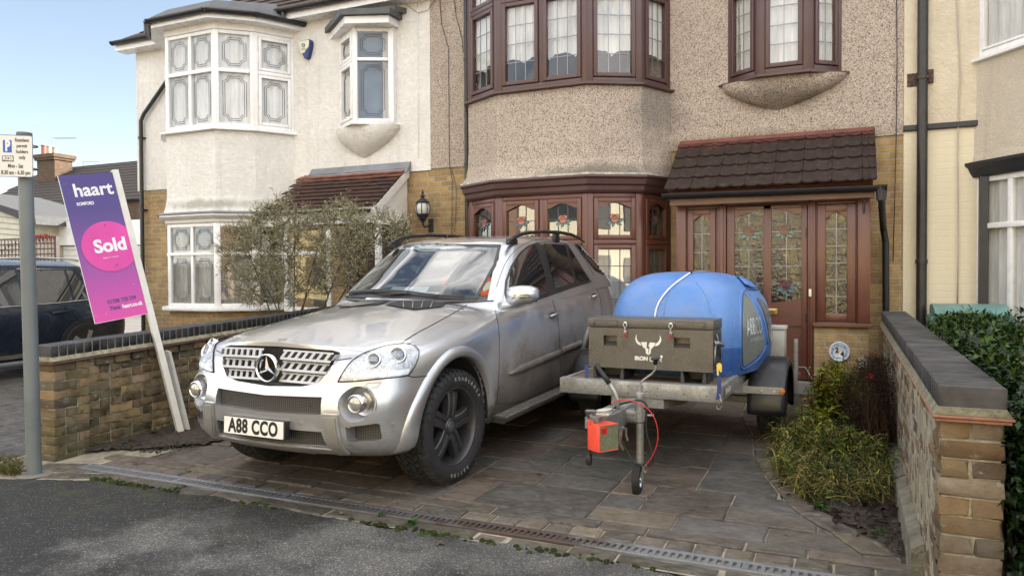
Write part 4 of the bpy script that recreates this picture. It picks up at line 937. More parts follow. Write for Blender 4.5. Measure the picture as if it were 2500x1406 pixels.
BP_R = [(0.467, 0.392, 0.289), (0.447, 0.385, 0.317), (0.49, 0.401, 0.278), (0.429, 0.374, 0.312), (0.365, 0.317, 0.256), (0.494, 0.439, 0.37), (0.46, 0.371, 0.262)]
def course_bricks(mb, x0, x1, y0, y1, z0, zc, n, pal, off, rise=0, bl=.225):
    for j in range(n):
        z = z0+j*.0755; x = x0-(bl/2 if j % 2 else 0)+off
        first = True
        while x < x1:
            L = bl*(1 if random.random() < .75 else .5); a = max(x, x0); b = min(x+L-.013, x1)
            if b-a > .03:
                dz = rise*(a+b)/2; rbrick(mb, a, b, y0, y1, z+dz+.005, z+dz+.0705, jit(random.choice(pal), .22))
            x += L
def coping(mb, x0, x1, y0, y1, z0, h, rise, pal, step=.0765, gap=.011):
    x = x0
    while x < x1:
        dz = rise*x; rbrick(mb, x, x+step-gap, y0, y1, z0+dz, z0+dz+h, jit(random.choice(pal), .12), .0012); x += step
def shift_rise(bm, M, rise):
    inv = M.inverted()
    for v in bm.verts: l = inv @ v.co; l.z += rise*l.x; v.co = M @ l
# left wall: local x runs back from the driveway mouth, local y away from our drive (to the left)
LWM, _ = frame2d((-5.885, 3.94), (-5.885-.055*5, 3.94+5)); LR = .036
T = thing('garden_wall', 'low yellow stock brick garden wall with blue brick coping beside the silver car', 'wall', (-5.9, 3.94, 0))
mb = MB(LWM); course_bricks(mb, 0, .33, 0, .235, -.04, 0, 11, BP_L, 0, 0)
course_bricks(mb, .335, 5.0, .022, .215, -.04, 0, 10, BP_L, 0, LR)
x = .40
while x < 5: rbrick(mb, x, x+.15, -.003, .215, .715+LR*x+.003, .785+LR*x, jit(random.choice(BP_L), .25)); x += .185
mb.build('brickwork', WBR, T, autos=60)
mb = MB(LWM); mb.box(.012, 5, .032, .205, -.1, .80); shift_rise(mb.bm, LWM, LR); mb.box(.01, .325, .01, .225, -.1, .79); mb.build('mortar', MORTW, T)
mb = MB(LWM)
for z, o in ((.788, .030), (.800, .022)): mb.cbox(-.035-o*.3, 5, -o-.008, .235+o, z, z+.010, .003)
shift_rise(mb.bm, LWM, LR); mb.build('creasing_tiles', TILEC_L, T)
mb = MB(LWM); mb.prism([(-.028, .811), (.262, .811), (.235, .845), (.0, .845)], -.03, 5, 'x'); shift_rise(mb.bm, LWM, LR); mb.build('mortar_fillet', mat('lichened_fillet', (.27, .25, .17), .95, var=.5, vscale=18, bmp=.9, bscale=45, bdist=.01, dirt=.6, dirtcol=(.14, .12, .05)), T)
mb = MB(LWM); coping(mb, -.02, 5, -.002, .238, .838, .098, LR, [(.045, .052, .08), (.06, .066, .09), (.04, .044, .06), (.10, .10, .105)]); mb.build('coping_bricks', BLUEB, T, autos=60)
mb = MB(LWM); mb.box(-.012, 5, .005, .231, .84, .930); shift_rise(mb.bm, LWM, LR); mb.build('coping_mortar', mat('pale_coping_mortar', (.22, .20, .16), .95, var=.3, bmp=.6), T)
# right wall
RWM, _ = frame2d((.545, 3.345), (.545, 8.9)); RR = .006      # local y = -X direction
T = thing('garden_wall', 'chest high stock brick garden wall with grey coping at the right edge', 'wall', (.43, 3.34, 0))
mb = MB(RWM); n = 13
for j in range(n):
    z = -.06+j*.0755+.001; zz0, zz1 = z+.004, z+.0705
    # front end of the pier: stretcher courses and header courses by turns
    if j % 2: rbrick(mb, 0, .215, 0, .213, zz0, zz1, jit(random.choice(BP_R), .12), .008)
    else:
        k = random.uniform(.095, .115); rbrick(mb, 0, .215, 0, k-.005, zz0, zz1, jit(random.choice(BP_R), .12), .008); rbrick(mb, 0, .215, k+.005, .213, zz0, zz1, jit(random.choice(BP_R), .12), .008)
    x = .226
    while x < 5.4:
        L = random.choice((.215, .215, .105)); rbrick(mb, x, x+L, .0, .208+random.uniform(-.006, .004), zz0, zz1, jit(random.choice(BP_R), .2), .005); x += L+.011
mb.build('brickwork', WBR, T, autos=60)
mb = MB(RWM); mb.box(.008, 5.45, .010, .2075, -.1, .93); mb.build('mortar', MORTW, T)
mb = MB(RWM)
for z, o in ((.918, .022), (.932, .030)): mb.cbox(-o, 5.5, -o, .213+o, z, z+.0115, .003)
mb.build('creasing_tiles', TILEC, T)
mb = MB(RWM); mb.prism([(-.026, .945), (.239, .945), (.219, .975), (-.006, .975)], -.022, 5.5, 'x'); mb.build('mortar_fillet', mat('grey_green_fillet', (.17, .16, .11), .95, var=.45, vscale=16, bmp=1, bscale=50, bdist=.012, dirt=.5, dirtcol=(.08, .07, .05)), T)
mb = MB(RWM); coping(mb, -.006, 5.5, -.008, .221, .967, .088, RR, [(.20, .195, .19), (.22, .21, .20), (.185, .18, .178), (.23, .22, .21)], gap=.004); mb.build('coping_bricks', attr_mat('grey_coping_bricks', rough=.75, scale=34, bmp=.5, dist=.004, var=.35), T, autos=60)
mb = MB(RWM); mb.box(0, 5.5, -.001, .214, .965, 1.050); shift_rise(mb.bm, RWM, RR); mb.build('coping_mortar', mat('dark_coping_mortar', (.22, .215, .2), .95, var=.3, bmp=.6), T)
mb = MB(RWM); mb.prism([(.20, -.05), (.275, -.05), (.262, .16), (.20, .20)], .7, 5, 'x'); mb.build('render_plinth', mat('rough_grey_plinth', (.15, .14, .11), .95, var=.4, vscale=8, bmp=1, bscale=30, bdist=.02), T)
# ================================================================== silver estate car (4x4)
CO = Vector((-3.4607, 4.6622, .0208)); CY = R(1.8)
_yv = Vector((math.sin(CY), math.cos(CY), SL)).normalized(); _xv = Vector((math.cos(CY), -math.sin(CY), 0)); _zv = _xv.cross(_yv)
CM = Matrix((_xv, _yv, _zv)).transposed().to_4x4(); CM.translation = CO; CMI = CM.inverted()
CAR = thing('parked_car', 'silver off-road estate car with chunky black tyres and five spoke grey wheels', 'car')
CAR.matrix_world = CM; CAR.location = CO
CAR.rotation_euler = CM.to_euler()
def tab(t, x):
    if x <= t[0][0]: return t[0][1]
    for (a, b), (c, d) in zip(t, t[1:]):
        if x <= c: u = (x-a)/(c-a); return lerp(b, d, u)
    return t[-1][1]
def stab(t, x):      # smooth (Catmull-Rom) table look-up
    if x <= t[0][0]: return t[0][1]
    if x >= t[-1][0]: return t[-1][1]
    for i in range(len(t)-1):
        if x <= t[i+1][0]:
            x0, y0 = t[i]; x1, y1 = t[i+1]; h = x1-x0; u = (x-x0)/h
            m0 = (y1-t[i-1][1])/(x1-t[i-1][0]) if i > 0 else (y1-y0)/h
            m1 = (t[i+2][1]-y0)/(t[i+2][0]-x0) if i+2 < len(t) else (y1-y0)/h
            return (2*u**3-3*u*u+1)*y0+(u**3-2*u*u+u)*h*m0+(-2*u**3+3*u*u)*y1+(u**3-u*u)*h*m1
def half_outline(f, r, w, bf, br, n, N):
    yc, L = (f+r)/2, (r-f)/2; P = []
    for i in range(401):
        th = -math.pi/2+math.pi*i/400; c, s = max(0, math.cos(th)), math.sin(th)
        x = w*c**(2/n); y = yc+L*(abs(s)**(2/n))*(1 if s > 0 else -1); k = (x/w)**2.2
        y += (bf*k if s < 0 else -br*k)*min(1, abs(y-yc)/L)**6
        P.append((x, y))
    cum = [0]
    for a, b in zip(P, P[1:]): cum.append(cum[-1]+math.hypot(b[0]-a[0], b[1]-a[1]))
    out = []; j = 0
    for i in range(N+1):
        d = cum[-1]*i/N
        while j < 399 and cum[j+1] < d: j += 1
        t = (d-cum[j])/max(1e-9, cum[j+1]-cum[j]); out.append((lerp(P[j][0], P[j+1][0], t), lerp(P[j][1], P[j+1][1], t)))
    return out
def ring_mesh(mb, rings, tops):
    """rings/tops: lists of half rings (x,y,z); mirrored and skinned"""
    allr = []
    for h in rings+tops:
        full = [(x, y, z) for x, y, z in h]+[(-x, y, z) for x, y, z in h[-2:0:-1]]; allr.append([mb.v(p) for p in full])
    for A, B in zip(allr, allr[1:]):
        n = len(A)
        for k in range(n): mb.f([A[k], A[(k+1) % n], B[(k+1) % n], B[k]])
    mb.f(allr[0][::-1]); return allr
FN = [(.30, -.64), (.34, -.77), (.40, -.86), (.48, -.895), (.60, -.905), (.70, -.902), (.76, -.885), (.82, -.858), (.92, -.83), (1.0, -.795), (1.03, -.77)]
RN = [(.30, 3.70), (.36, 3.82), (.45, 3.88), (.60, 3.90), (.72, 3.89), (.80, 3.86), (.95, 3.86), (1.03, 3.85)]
WN = [(.30, .85), (.34, .895), (.40, .925), (.50, .940), (.62, .950), (.74, .956), (.86, .958), (.94, .955), (.98, .944), (1.01, .925), (1.03, .895)]
ZE = [(-.9, .985), (-.5, 1.0), (0, 1.055), (.7, 1.14), (1.87, 1.195), (3, 1.255), (3.9, 1.27)]
HC = [(-.78, 1.055), (-.6, 1.085), (-.3, 1.135), (.1, 1.185), (.45, 1.225), (.7, 1.25), (1.2, 1.27), (3.9, 1.27)]
NH = 84; body = MB(); rings = []; tops = []
for zk in (.30, .34, .38, .43, .48, .54, .60, .66, .71, .745, .78, .82, .86, .90, .94, .97, .995, 1.015, 1.03):
    h = half_outline(stab(FN, zk), stab(RN, zk), stab(WN, zk), .115, .06, 8.5, NH); fr = (zk-.30)/.73; rr = []
    for x, y in h:
        ze = stab(ZE, y); z = .30+fr*(ze-.30)
        if fr > .4: x *= 1-.035*max(0, min(1, (y-.2)/2))*max(0, (z-.9)/.4)      # doors tuck in towards the belt
        rr.append((x, y, z))
    rings.append(rr)
edge = rings[-1]
for s in (.975, .94, .89, .83, .75, .66, .56, .45, .34, .22, .1, .0):
    rr = []
    for x, y, z in edge:
        xs = x*s; yb = 1.5; ys = yb+(y-yb)*(1-(1-s)*(.985 if y < 1.5 else .7)*(1 if abs(y-yb) < 2.3 else 1)) if False else y
        # the bonnet runs back from its leading edge
        if y < -.55: ys = lerp(y, -.55, (1-s)*.0)+(1-s)**1.2*.0
        Hc = stab(HC, ys)-.085*(xs/.8)**2; t = 1-s; b = 1-(1-min(t/.14, 1))**2; rr.append((xs, ys, lerp(z, Hc, b)))
    tops.append(rr)
# front and rear strips collapse to the lip line; keep the lip from folding by easing z there
ring_mesh(body, rings, tops)
bmesh.ops.remove_doubles(body.bm, verts=body.bm.verts, dist=.0006)
bmesh.ops.recalc_face_normals(body.bm, faces=body.bm.faces)
body_bvh = BVHTree.FromBMesh(body.bm)
# greenhouse
gh = MB(); NG = 110; rings = []; tops = []
RH = [(1.1, 1.66), (1.35, 1.72), (1.7, 1.777), (2.2, 1.802), (2.8, 1.79), (3.4, 1.745), (3.6, 1.71)]
ZT = [(1.0, 1.655), (1.45, 1.68), (2.2, 1.70), (3.0, 1.695), (3.6, 1.66)]
for t in [i/14 for i in range(15)]:
    e = t**1.06; f = lerp(.47, 1.34, t)-.02*math.sin(t*math.pi); r = lerp(3.88, 3.45, t**1.3); wd = lerp(.905, .665, t)+.018*math.sin(t*math.pi)
    h = half_outline(f, r, wd, lerp(.34, .16, t), lerp(.10, .08, t), 11, NG); rings.append([(x, y, lerp(stab(ZE, y)-.03 if y > .7 else 1.11, stab(ZT, y), t)) for x, y in h])
for t, a in ((.3, .55), (.6, .85), (1, 1.0)):
    rings.append([(x*(1-.028*t), y+(.03*t if y < 2 else -.03*t), z+.022*math.sin(t*1.57)) for x, y, z in rings[14]])
edge = rings[-1]
for s in (.96, .9, .8, .65, .5, .33, .16, 0):
    tops.append([(x*s, y, lerp(z, stab(RH, y)-.022*(x*s/.6)**2, 1-(1-min((1-s)/.25, 1))**2)) for x, y, z in edge])
ring_mesh(gh, rings, tops); bmesh.ops.remove_doubles(gh.bm, verts=gh.bm.verts, dist=.0006); bmesh.ops.recalc_face_normals(gh.bm, faces=gh.bm.faces)
gh_bvh = BVHTree.FromBMesh(gh.bm)
CAML = CMI @ Vector((0, 0, CAMZ)); CMR = CMI.to_3x3()
def pick(px, py, tree):
    """surface point of the car under a survey sight line"""
    d = (CMR @ ray(px, py)).normalized(); h = tree.ray_cast(CAML, d)
    return (h[0], h[1]) if h[0] is not None else (None, None)
def densify(P, step, closed=True):
    out = []; n = len(P)
    for i in range(n if closed else n-1):
        a, b = Vector(P[i]), Vector(P[(i+1) % n]); k = max(1, int((b-a).length/step))
        for j in range(k): out.append(a+(b-a)*j/k)
    if not closed: out.append(Vector(P[-1]))
    return out
def smoothp(P, closed=True, it=2):
    P = [Vector(p) for p in P]
    for _ in range(it):
        Q = []; n = len(P)
        for i in range(n if closed else n-1):
            a, b = P[i], P[(i+1) % n]; Q += [a*.75+b*.25, a*.25+b*.75]
        if not closed: Q = [P[0]]+Q+[P[-1]]
        P = Q
    return P
def patch2(P, step, tofn):
    """triangulate outline P (2D) with inner grid points, map each through tofn -> (point, normal)"""
    P = densify(P, step); xs = [p.x for p in P]; ys = [p.y for p in P]; n = len(P); pts = list(P)
    def inside(q):
        c = False; j = n-1
        for i in range(n):
            if (P[i].y > q.y) != (P[j].y > q.y) and q.x < (P[j].x-P[i].x)*(q.y-P[i].y)/(P[j].y-P[i].y)+P[i].x: c = not c
            j = i
        return c and min((p-q).length for p in P) > step*.5
    y = min(ys)+step*.5
    while y < max(ys):
        x = min(xs)+step*.5
        while x < max(xs):
            q = Vector((x, y))
            if inside(q): pts.append(q)
            x += step
        y += step
    r = delaunay_2d_cdt(pts, [], [list(range(n))], 1, 1e-4); out = []
    for v in r[0]:
        a = tofn(v.x, v.y); out.append(a)
    return out, r[2]
def add_patch(mb, P, step, tofn, off, mirror=True, flip=False, thick=0):
    pts, faces = patch2(P, step, tofn)
    for s in ((1, -1) if mirror else (1,)):
        vs = [mb.v((p.x*s+nn.x*off*s, p.y+nn.y*off, p.z+nn.z*off)) if p is not None else None for p, nn in pts]
        for f in faces:
            q = [vs[i] for i in f]
            if None not in q: mb.f(q)
def line_on(mb, P, tree, r=.003, off=.001, mirror=True, sm=2):
    P = smoothp(P, False, sm) if sm else [Vector(p) for p in P]; P = densify(P, 3, False); q = []
    for p in P:
        a, n = pick(p.x, p.y, tree)
        if a is not None: q.append(a+n*off)
    if len(q) > 1:
        mb.tube(q, r, 5)
        if mirror: mb.tube([Vector((-p.x, p.y, p.z)) for p in q], r, 5)
# ---- paint
def car_paint():
    m, nt, bs = newmat('silver_paint'); setc(bs, Metallic=.82, Roughness=.27, Coat_Weight=1.0, Coat_Roughness=.03); v = coord(nt, 'Object')
    fl = vor(nt, v, 900, out='Color'); s = _n(nt, 'ShaderNodeSeparateColor'); nt.links.new(fl, s.inputs[0])
    c = mixrgb(nt, (.46, .47, .485), (.56, .57, .585), s.outputs[0]); sp = _n(nt, 'ShaderNodeSeparateXYZ'); nt.links.new(v, sp.inputs[0])
    # road grime thrown up along the sills and behind the wheel
    n = noise(nt, v, 2.6, 7, .65); lev = math2(nt, 'ADD', sp.outputs[2], rng(nt, n, .3, .7, -.18, .18)); side = rng(nt, sp.outputs[1], .2, .75)
    g1 = math2(nt, 'MULTIPLY', rng(nt, lev, 1.12, .62), side); g2 = math2(nt, 'MULTIPLY', rng(nt, lev, .52, .36), .55)
    dot = noise(nt, v, 55, 6, .75, .35, .65); g3 = math2(nt, 'MULTIPLY', math2(nt, 'MULTIPLY', rng(nt, sp.outputs[2], 1.0, .5), dot), .07)
    g = math2(nt, 'MINIMUM', math2(nt, 'ADD', math2(nt, 'ADD', math2(nt, 'MULTIPLY', g1, 1.0), g2), g3), .93)
    film = math2(nt, 'MULTIPLY', noise(nt, v, 2.2, 5, .6, .35, .7), .05); g = math2(nt, 'MAXIMUM', g, film)
    c = mixrgb(nt, c, mixrgb(nt, (.115, .098, .082), (.045, .037, .030), rng(nt, lev, .62, .42)), g); nt.links.new(c, bs.inputs['Base Color'])
    nt.links.new(rng(nt, g, 0, .8, .82, .0), bs.inputs['Metallic']); nt.links.new(rng(nt, g, 0, .8, .30, .75), bs.inputs['Roughness']); nt.links.new(rng(nt, g, 0, .7, 1.0, .05), bs.inputs['Coat Weight'])
    return m
SILVER = car_paint()
GAP = mat('panel_gap', (.012, .012, .013), .8); TRIM = mat('black_trim', (.018, .018, .02), .35, var=.2, spec=.6)
SGREY = mat('grey_satin_trim', (.30, .29, .27), .4, .5, var=.1, kind='Object'); RUB = mat('tyre_rubber', (.015, .015, .016), .75, var=.35, vscale=9, bmp=.3, bscale=80, dirt=.3, dirtcol=(.055, .05, .043), kind='Object')
RIMM = mat('gunmetal_rim', (.07, .07, .075), .42, .65, var=.15, kind='Object', dirt=.2, dirtcol=(.09, .08, .07)); CHROME = mat('chrome', (.75, .75, .76), .12, 1.0, var=.03)
def dark_glass(name, c=(.012, .014, .016), r=.02):
    m, nt, bs = newmat(name); setc(bs, Base_Color=(*c, 1), Roughness=r, IOR=1.75, Specular_IOR_Level=.8, Coat_Weight=.7, Coat_Roughness=.02); return m
TINT = dark_glass('tinted_glass'); WSG = glass_pane('windscreen_glass', (.55, .62, .60), 2.6)
def add_local(o): o.parent = CAR; o.matrix_parent_inverse = Matrix(); return o
def CB(mb, name, m, smooth=False, autos=None, parent=None, bevel=0, solid=0):
    o = mb.build(name, m, None, smooth=smooth, autos=autos, bevel=bevel, solid=solid); o.parent = parent or CAR; o.matrix_parent_inverse = Matrix(); return o
# ---- openings, cut out of the shell
def pk(px, py): return pick(px, py, body_bvh)[0]
def cutter(poly, y0, y1, taper=1.0):
    """front-view prism (x,z) cut from y0 back to y1"""
    c = MB(); cx = sum(p[0] for p in poly)/len(poly); cz = sum(p[1] for p in poly)/len(poly)
    A = [c.v((x, y0, z)) for x, z in poly]; B = [c.v((cx+(x-cx)*taper, y1, cz+(z-cz)*taper)) for x, z in poly]; n = len(poly)
    c.f(A[::-1]); c.f(B)
    for i in range(n): c.f([A[i], A[(i+1) % n], B[(i+1) % n], B[i]])
    return c
def xz(px, py): p = pk(px, py); return (p.x, p.z)
GRL = [(-.505, 1.005), (-.45, 1.018), (0, 1.030), (.45, 1.018), (.505, 1.005), (.475, .90), (.40, .815), (.28, .79), (0, .778), (-.28, .79), (-.40, .815), (-.475, .90)]
UPI = [(-.455, .735), (0, .722), (.455, .735), (.462, .64), (.452, .625), (0, .612), (-.452, .625), (-.462, .64)]
LOI = [(-.455, .515), (0, .515), (.455, .515), (.48, .415), (0, .40), (-.48, .415)]
SDI = [(.625, .555), (.80, .575), (.815, .565), (.815, .475), (.80, .465), (.64, .455), (.625, .47)]
FOG = (.70, .705)
cuts = []
def addcut(mb): cuts.append(mb.build('cutter', GAP))
addcut(cutter(GRL, -1.2, -.72)); addcut(cutter(UPI, -1.2, -.80)); addcut(cutter(LOI, -1.2, -.78))
for s in (1, -1):
    addcut(cutter([(x*s, z) for x, z in SDI], -1.2, -.60)); c = MB()
    c.lathe([(0, -1.2), (.125, -1.2), (.125, -.845 if True else 0), (.085, -.74), (0, -.74)], 28, 'y', (FOG[0]*s, 0, FOG[1])); bmesh.ops.remove_doubles(c.bm, verts=c.bm.verts, dist=1e-5); addcut(c)
    for yw, r_, zc in ((0, .475, .425), (2.915, .465, .42)):
        c = MB(); c.tube([(.60*s, yw, zc), (1.3*s, yw, zc)], r_, 56); addcut(c)
bo = body.build('body', SILVER, None, recalc=False)
for c in cuts:
    md = bo.modifiers.new('b', 'BOOLEAN'); md.object = c; md.operation = 'DIFFERENCE'; md.solver = 'EXACT'
bpy.context.view_layer.update(); dg = bpy.context.evaluated_depsgraph_get(); me2 = bpy.data.meshes.new_from_object(bo.evaluated_get(dg))
bo.modifiers.clear(); bo.data = me2; me2.name = 'body'
while len(me2.materials) > 1: me2.materials.pop()
me2.materials.clear(); me2.materials.append(SILVER)
for c in cuts: bpy.data.objects.remove(c)
for p in me2.polygons: p.use_smooth = True; p.material_index = 0
me2.set_sharp_from_angle(angle=R(38)); bo.parent = CAR
md = bo.modifiers.new('w', 'WEIGHTED_NORMAL'); md.keep_sharp = True; md.weight = 60
# ---- greenhouse with the windscreen cut away
WSP = [(786, 720), (864, 652), (943, 598.5), (1070, 594.5), (1224, 598.5), (1211, 648), (1188, 690), (1165, 730), (1070, 728), (930, 722)]
wsq = [pick(x, y, gh_bvh)[0] for x, y in densify(WSP, 12)]; 
def in_ws(p):
    # inside the screen's edge, measured in front view
    for_x = .60+(.16)*(1.70-p.z)/.45; return p.y < 1.50 and abs(p.x) < for_x-.045 and 1.245 < p.z < 1.672 and p.y < .55+(p.z-1.2)*1.9+.35*(p.x/.8)**2
dele = [f for f in gh.bm.faces if in_ws(f.calc_center_median()) and f.normal.y < -.3]
bmesh.ops.delete(gh.bm, geom=dele, context='FACES')
CB(gh, 'cabin', SILVER, autos=40)
def gfn(x, y): return pick(x, y, gh_bvh)
def bfn(x, y): return pick(x, y, body_bvh)
def anyfn(x, y):
    a = pick(x, y, gh_bvh); b = pick(x, y, body_bvh)
    if a[0] is None: return b
    if b[0] is None: return a
    return a if (a[0]-CAML).length < (b[0]-CAML).length else b
def mid(P, k):      # outline shrunk towards its middle by k pixels
    c = sum((Vector(p) for p in P), Vector((0, 0)))/len(P); return [Vector(p)+(c-Vector(p)).normalized()*k for p in P]
# windscreen: black ceramic edge then the glass
mb = MB(); add_patch(mb, WSP, 9, gfn, .004, mirror=False); ws = CB(mb, 'windscreen', WSG, smooth=True)
def band(mb, P, wd, tofn, off, mirror=True, closed=True):
    P = densify(P, 6, closed); n = len(P); c = sum(P, Vector((0, 0)))/n; rows = []
    for i, p in enumerate(P):
        a = P[(i-1) % n] if closed or i else p; b = P[(i+1) % n] if closed or i < n-1 else p; t = (b-a).normalized(); nn = Vector((-t.y, t.x))
        if nn.dot(c-p) < 0: nn = -nn
        q = p+nn*wd; A = tofn(p.x, p.y); B = tofn(q.x, q.y); rows.append((A, B) if A[0] is not None and B[0] is not None else None)
    for s in ((1, -1) if mirror else (1,)):
        V = [None if r is None else [mb.v((p.x*s+k.x*off*s, p.y+k.y*off, p.z+k.z*off)) for p, k in r] for r in rows]
        for i in range(n if closed else n-1):
            a, b = V[i], V[(i+1) % n]
            if a and b: mb.f([a[0], b[0], b[1], a[1]])
mb = MB(); band(mb, WSP, 7, gfn, .006, mirror=False); CB(mb, 'windscreen_seal', TRIM, smooth=True)
# side glass
DLO = [(1231, 716), (1233, 686), (1246, 650), (1269, 616), (1288, 600), (1309, 593), (1330, 591), (1374, 592.5), (1386, 597), (1431, 669), (1444, 689), (1392, 705), (1338, 724), (1300, 738), (1262, 748), (1240, 745)]
FG = [(1236, 712), (1238, 688), (1250, 653), (1272, 619), (1290, 604), (1306, 598), (1318, 632), (1329, 671), (1335, 715), (1300, 729), (1240, 742)]
RG = [(1327, 595), (1372, 597), (1379, 602), (1401, 690), (1355, 706), (1346, 671), (1336, 632)]
RG2 = [(1387, 603), (1428, 671), (1438, 684), (1408, 691)]
QG = [(1405, 597), (1432, 599), (1442, 607), (1472, 649), (1488, 675), (1470, 669), (1452, 659), (1425, 626)]
for P in (DLO, [(p.x, p.y) for p in mid(QG, -1.5)]):
    for mi_ in (1, -1):
        mb = MB(); pts, faces = patch2(P, 6, gfn); vs = [None if p is None else mb.v(((p.x+n.x*.003)*mi_, p.y+n.y*.003, p.z+n.z*.003)) for p, n in pts]
        for f in faces:
            q = [vs[i] for i in f]
            if None not in q: mb.f(q)
        CB(mb, 'window_surround', TRIM, smooth=True)
for P in (FG, RG, RG2, QG):
    for mi_ in (1, -1):
        mb = MB(); pts, faces = patch2(P, 6, gfn); vs = [None if p is None else mb.v(((p.x+n.x*.006)*mi_, p.y+n.y*.006, p.z+n.z*.006)) for p, n in pts]
        for f in faces:
            q = [vs[i] for i in f]
            if None not in q: mb.f(q)
        CB(mb, 'side_window', TINT, smooth=True)
# panel gaps
mb = MB()
line_on(mb, [(980, 838), (1010, 817), (1062, 790), (1115, 760), (1160, 732)], body_bvh, .0035)
line_on(mb, [(822, 880), (826, 879), (858, 874)], body_bvh, .003)
line_on(mb, [(997, 917), (1010, 921), (1050, 916), (1092, 914)], body_bvh, .003)
line_on(mb, [(1208, 745), (1212, 775), (1218, 800), (1219, 860), (1217, 940), (1212, 985)], body_bvh, .0026)
line_on(mb, [(1345, 722), (1352, 745), (1362, 775), (1366, 830), (1368, 900), (1366, 935)], body_bvh, .0026)
line_on(mb, [(1446, 690), (1458, 705), (1465, 725), (1468, 760), (1470, 800)], body_bvh, .0026)
line_on(mb, [(1215, 985), (1260, 985), (1368, 938)], body_bvh, .002)
CB(mb, 'panel_gaps', GAP, smooth=True)
mb = MB(); line_on(mb, [(1212, 700), (1233, 640), (1262, 606), (1295, 588), (1320, 584), (1380, 586), (1398, 592), (1425, 630), (1450, 672)], gh_bvh, .0022); CB(mb, 'door_frame_gaps', GAP, smooth=True)
# bonnet lip, vents, badge
for P in ([(940, 745), (975, 735), (1094, 737), (1078, 750), (1012, 757)],):
    for s in (1, -1):
        mb = MB(); pts, faces = patch2(P, 5, bfn); vs = [None if p is None else mb.v(((p.x+n.x*.007)*s, p.y+n.y*.007, p.z+n.z*.007)) for p, n in pts]
        for f in faces:
            q = [vs[i] for i in f]
            if None not in q: mb.f(q)
        v_ = CB(mb, 'bonnet_vent', GAP, smooth=True); mb = MB()
        for k in range(4):
            a = pick(985+k*24, 738, body_bvh)[0]; b = pick(985+k*22, 753, body_bvh)[0]
            if a is not None and b is not None: mb.tube([(a.x*s, a.y, a.z+.009), (b.x*s, b.y, b.z+.011)], .004, 6)
        CB(mb, 'vent_blade', SGREY, smooth=True, parent=v_)
p, n = pick(684, 829, body_bvh)
for rr in ():
    pass
mb = MB(); q = Vector((0, p.y, p.z)); 
for k in range(1):
    tx = Vector((1, 0, 0)); ty = n.cross(tx).normalized(); P_ = [q+n*.001+tx*.028*math.cos(a)+ty*.028*math.sin(a) for a in [2*math.pi*i/24 for i in range(25)]]; mb.tube(P_, .003, 6); vs = [mb.v(x-n*.0005) for x in P_[:-1]]; mb.f(vs)
CB(mb, 'bonnet_badge', SGREY, smooth=True)
# ---- grille: three slotted bars and the three-pointed star in its ring
def gy(x, z): return -.815-.10*(.9-z)+.10*(abs(x)/.9)**2.2+.0
GB = MB()
for zt, zb, w0, w1 in ((1.005, .945, .485, .468), (.932, .872, .458, .435), (.858, .800, .425, .365)):
    hgt = zt-zb
    for s in (1, -1):
        xa = .085; xs = [lerp(xa, w0, i/40) for i in range(41)]
        def Q(x, z, o=0): return (x*s, gy(x, z)+o-.005, z+.010*(1-(x/.5)**2)-.0)
        # solid bands above and below the slots, leaning back at the top
        for za, zc, o1, o2 in ((zt, zt-.010, .014, .010), (zb+.014, zb, -.010, -.016), (zb, zb-.006, -.016, -.002)):
            for x0, x1 in zip(xs, xs[1:]): GB.quad(Q(x0, za, o1), Q(x1, za, o1), Q(x1, zc, o2), Q(x0, zc, o2))
        n = 7 if w0 > .46 else 6 if w0 > .43 else 6; pitch = (w0-xa)/n
        for k in range(n+1):     # slanted webs between the slots
            x0 = xa+k*pitch; wdt = pitch*.45; sl = .016
            if x0+wdt > w0+.02: wdt = max(.004, w0-x0)
            GB.quad(Q(x0+sl, zt-.010, .010), Q(x0+wdt+sl, zt-.010, .010), Q(x0+wdt, zb+.014, -.010), Q(x0, zb+.014, -.010))
            GB.quad(Q(x0+wdt+sl, zt-.010, .010), Q(x0+wdt+sl, zt-.010, .05), Q(x0+wdt, zb+.014, .03), Q(x0+wdt, zb+.014, -.010))
CB(GB, 'grille_bars', mat('grille_silver', (.42, .415, .40), .38, .6, var=.12, kind='Object', dirt=.2, dirtcol=(.2, .18, .15)))
mb = MB(); mb.prism([(x*.995, z) for x, z in GRL], -.745, -.735, 'y')
mb2 = MB()
for s in (1, -1):
    for z in (.938, .865):
        for x in (.20, .34): mb2.cyl((x*s, gy(x, z)+.012, z-.012), (x*s, gy(x, z)+.012, z+.018), .005, 8)
CB(mb2, 'grille_pin', SGREY)
CB(mb, 'grille_backing', mat('grille_dark', (.012, .012, .012), .8))
sx, sz, sy = 0, .897, -.865
mb = MB(); mb.lathe([(.092, .022), (.094, -.004), (.090, -.012), (.084, -.008), (.080, .0), (.082, .022)], 40, 'y', (sx, sy, sz)); 
CB(mb, 'star_ring', CHROME, smooth=True)
mb = MB()
for k in range(3):
    a = math.pi/2+k*2*math.pi/3; tip = (sx+.082*math.cos(a), sy, sz+.082*math.sin(a)); ctr = (sx, sy-.012, sz)
    for d in (-1, 1):
        b = a+d*math.pi/3; q = (sx+.017*math.cos(b), sy+.004, sz+.017*math.sin(b)); mb.f([mb.v(ctr), mb.v(tip), mb.v(q)]); mb.f([mb.v((sx, sy+.012, sz)), mb.v((tip[0], sy+.006, tip[2])), mb.v(q)])
CB(mb, 'star', CHROME, recalc if False else False)
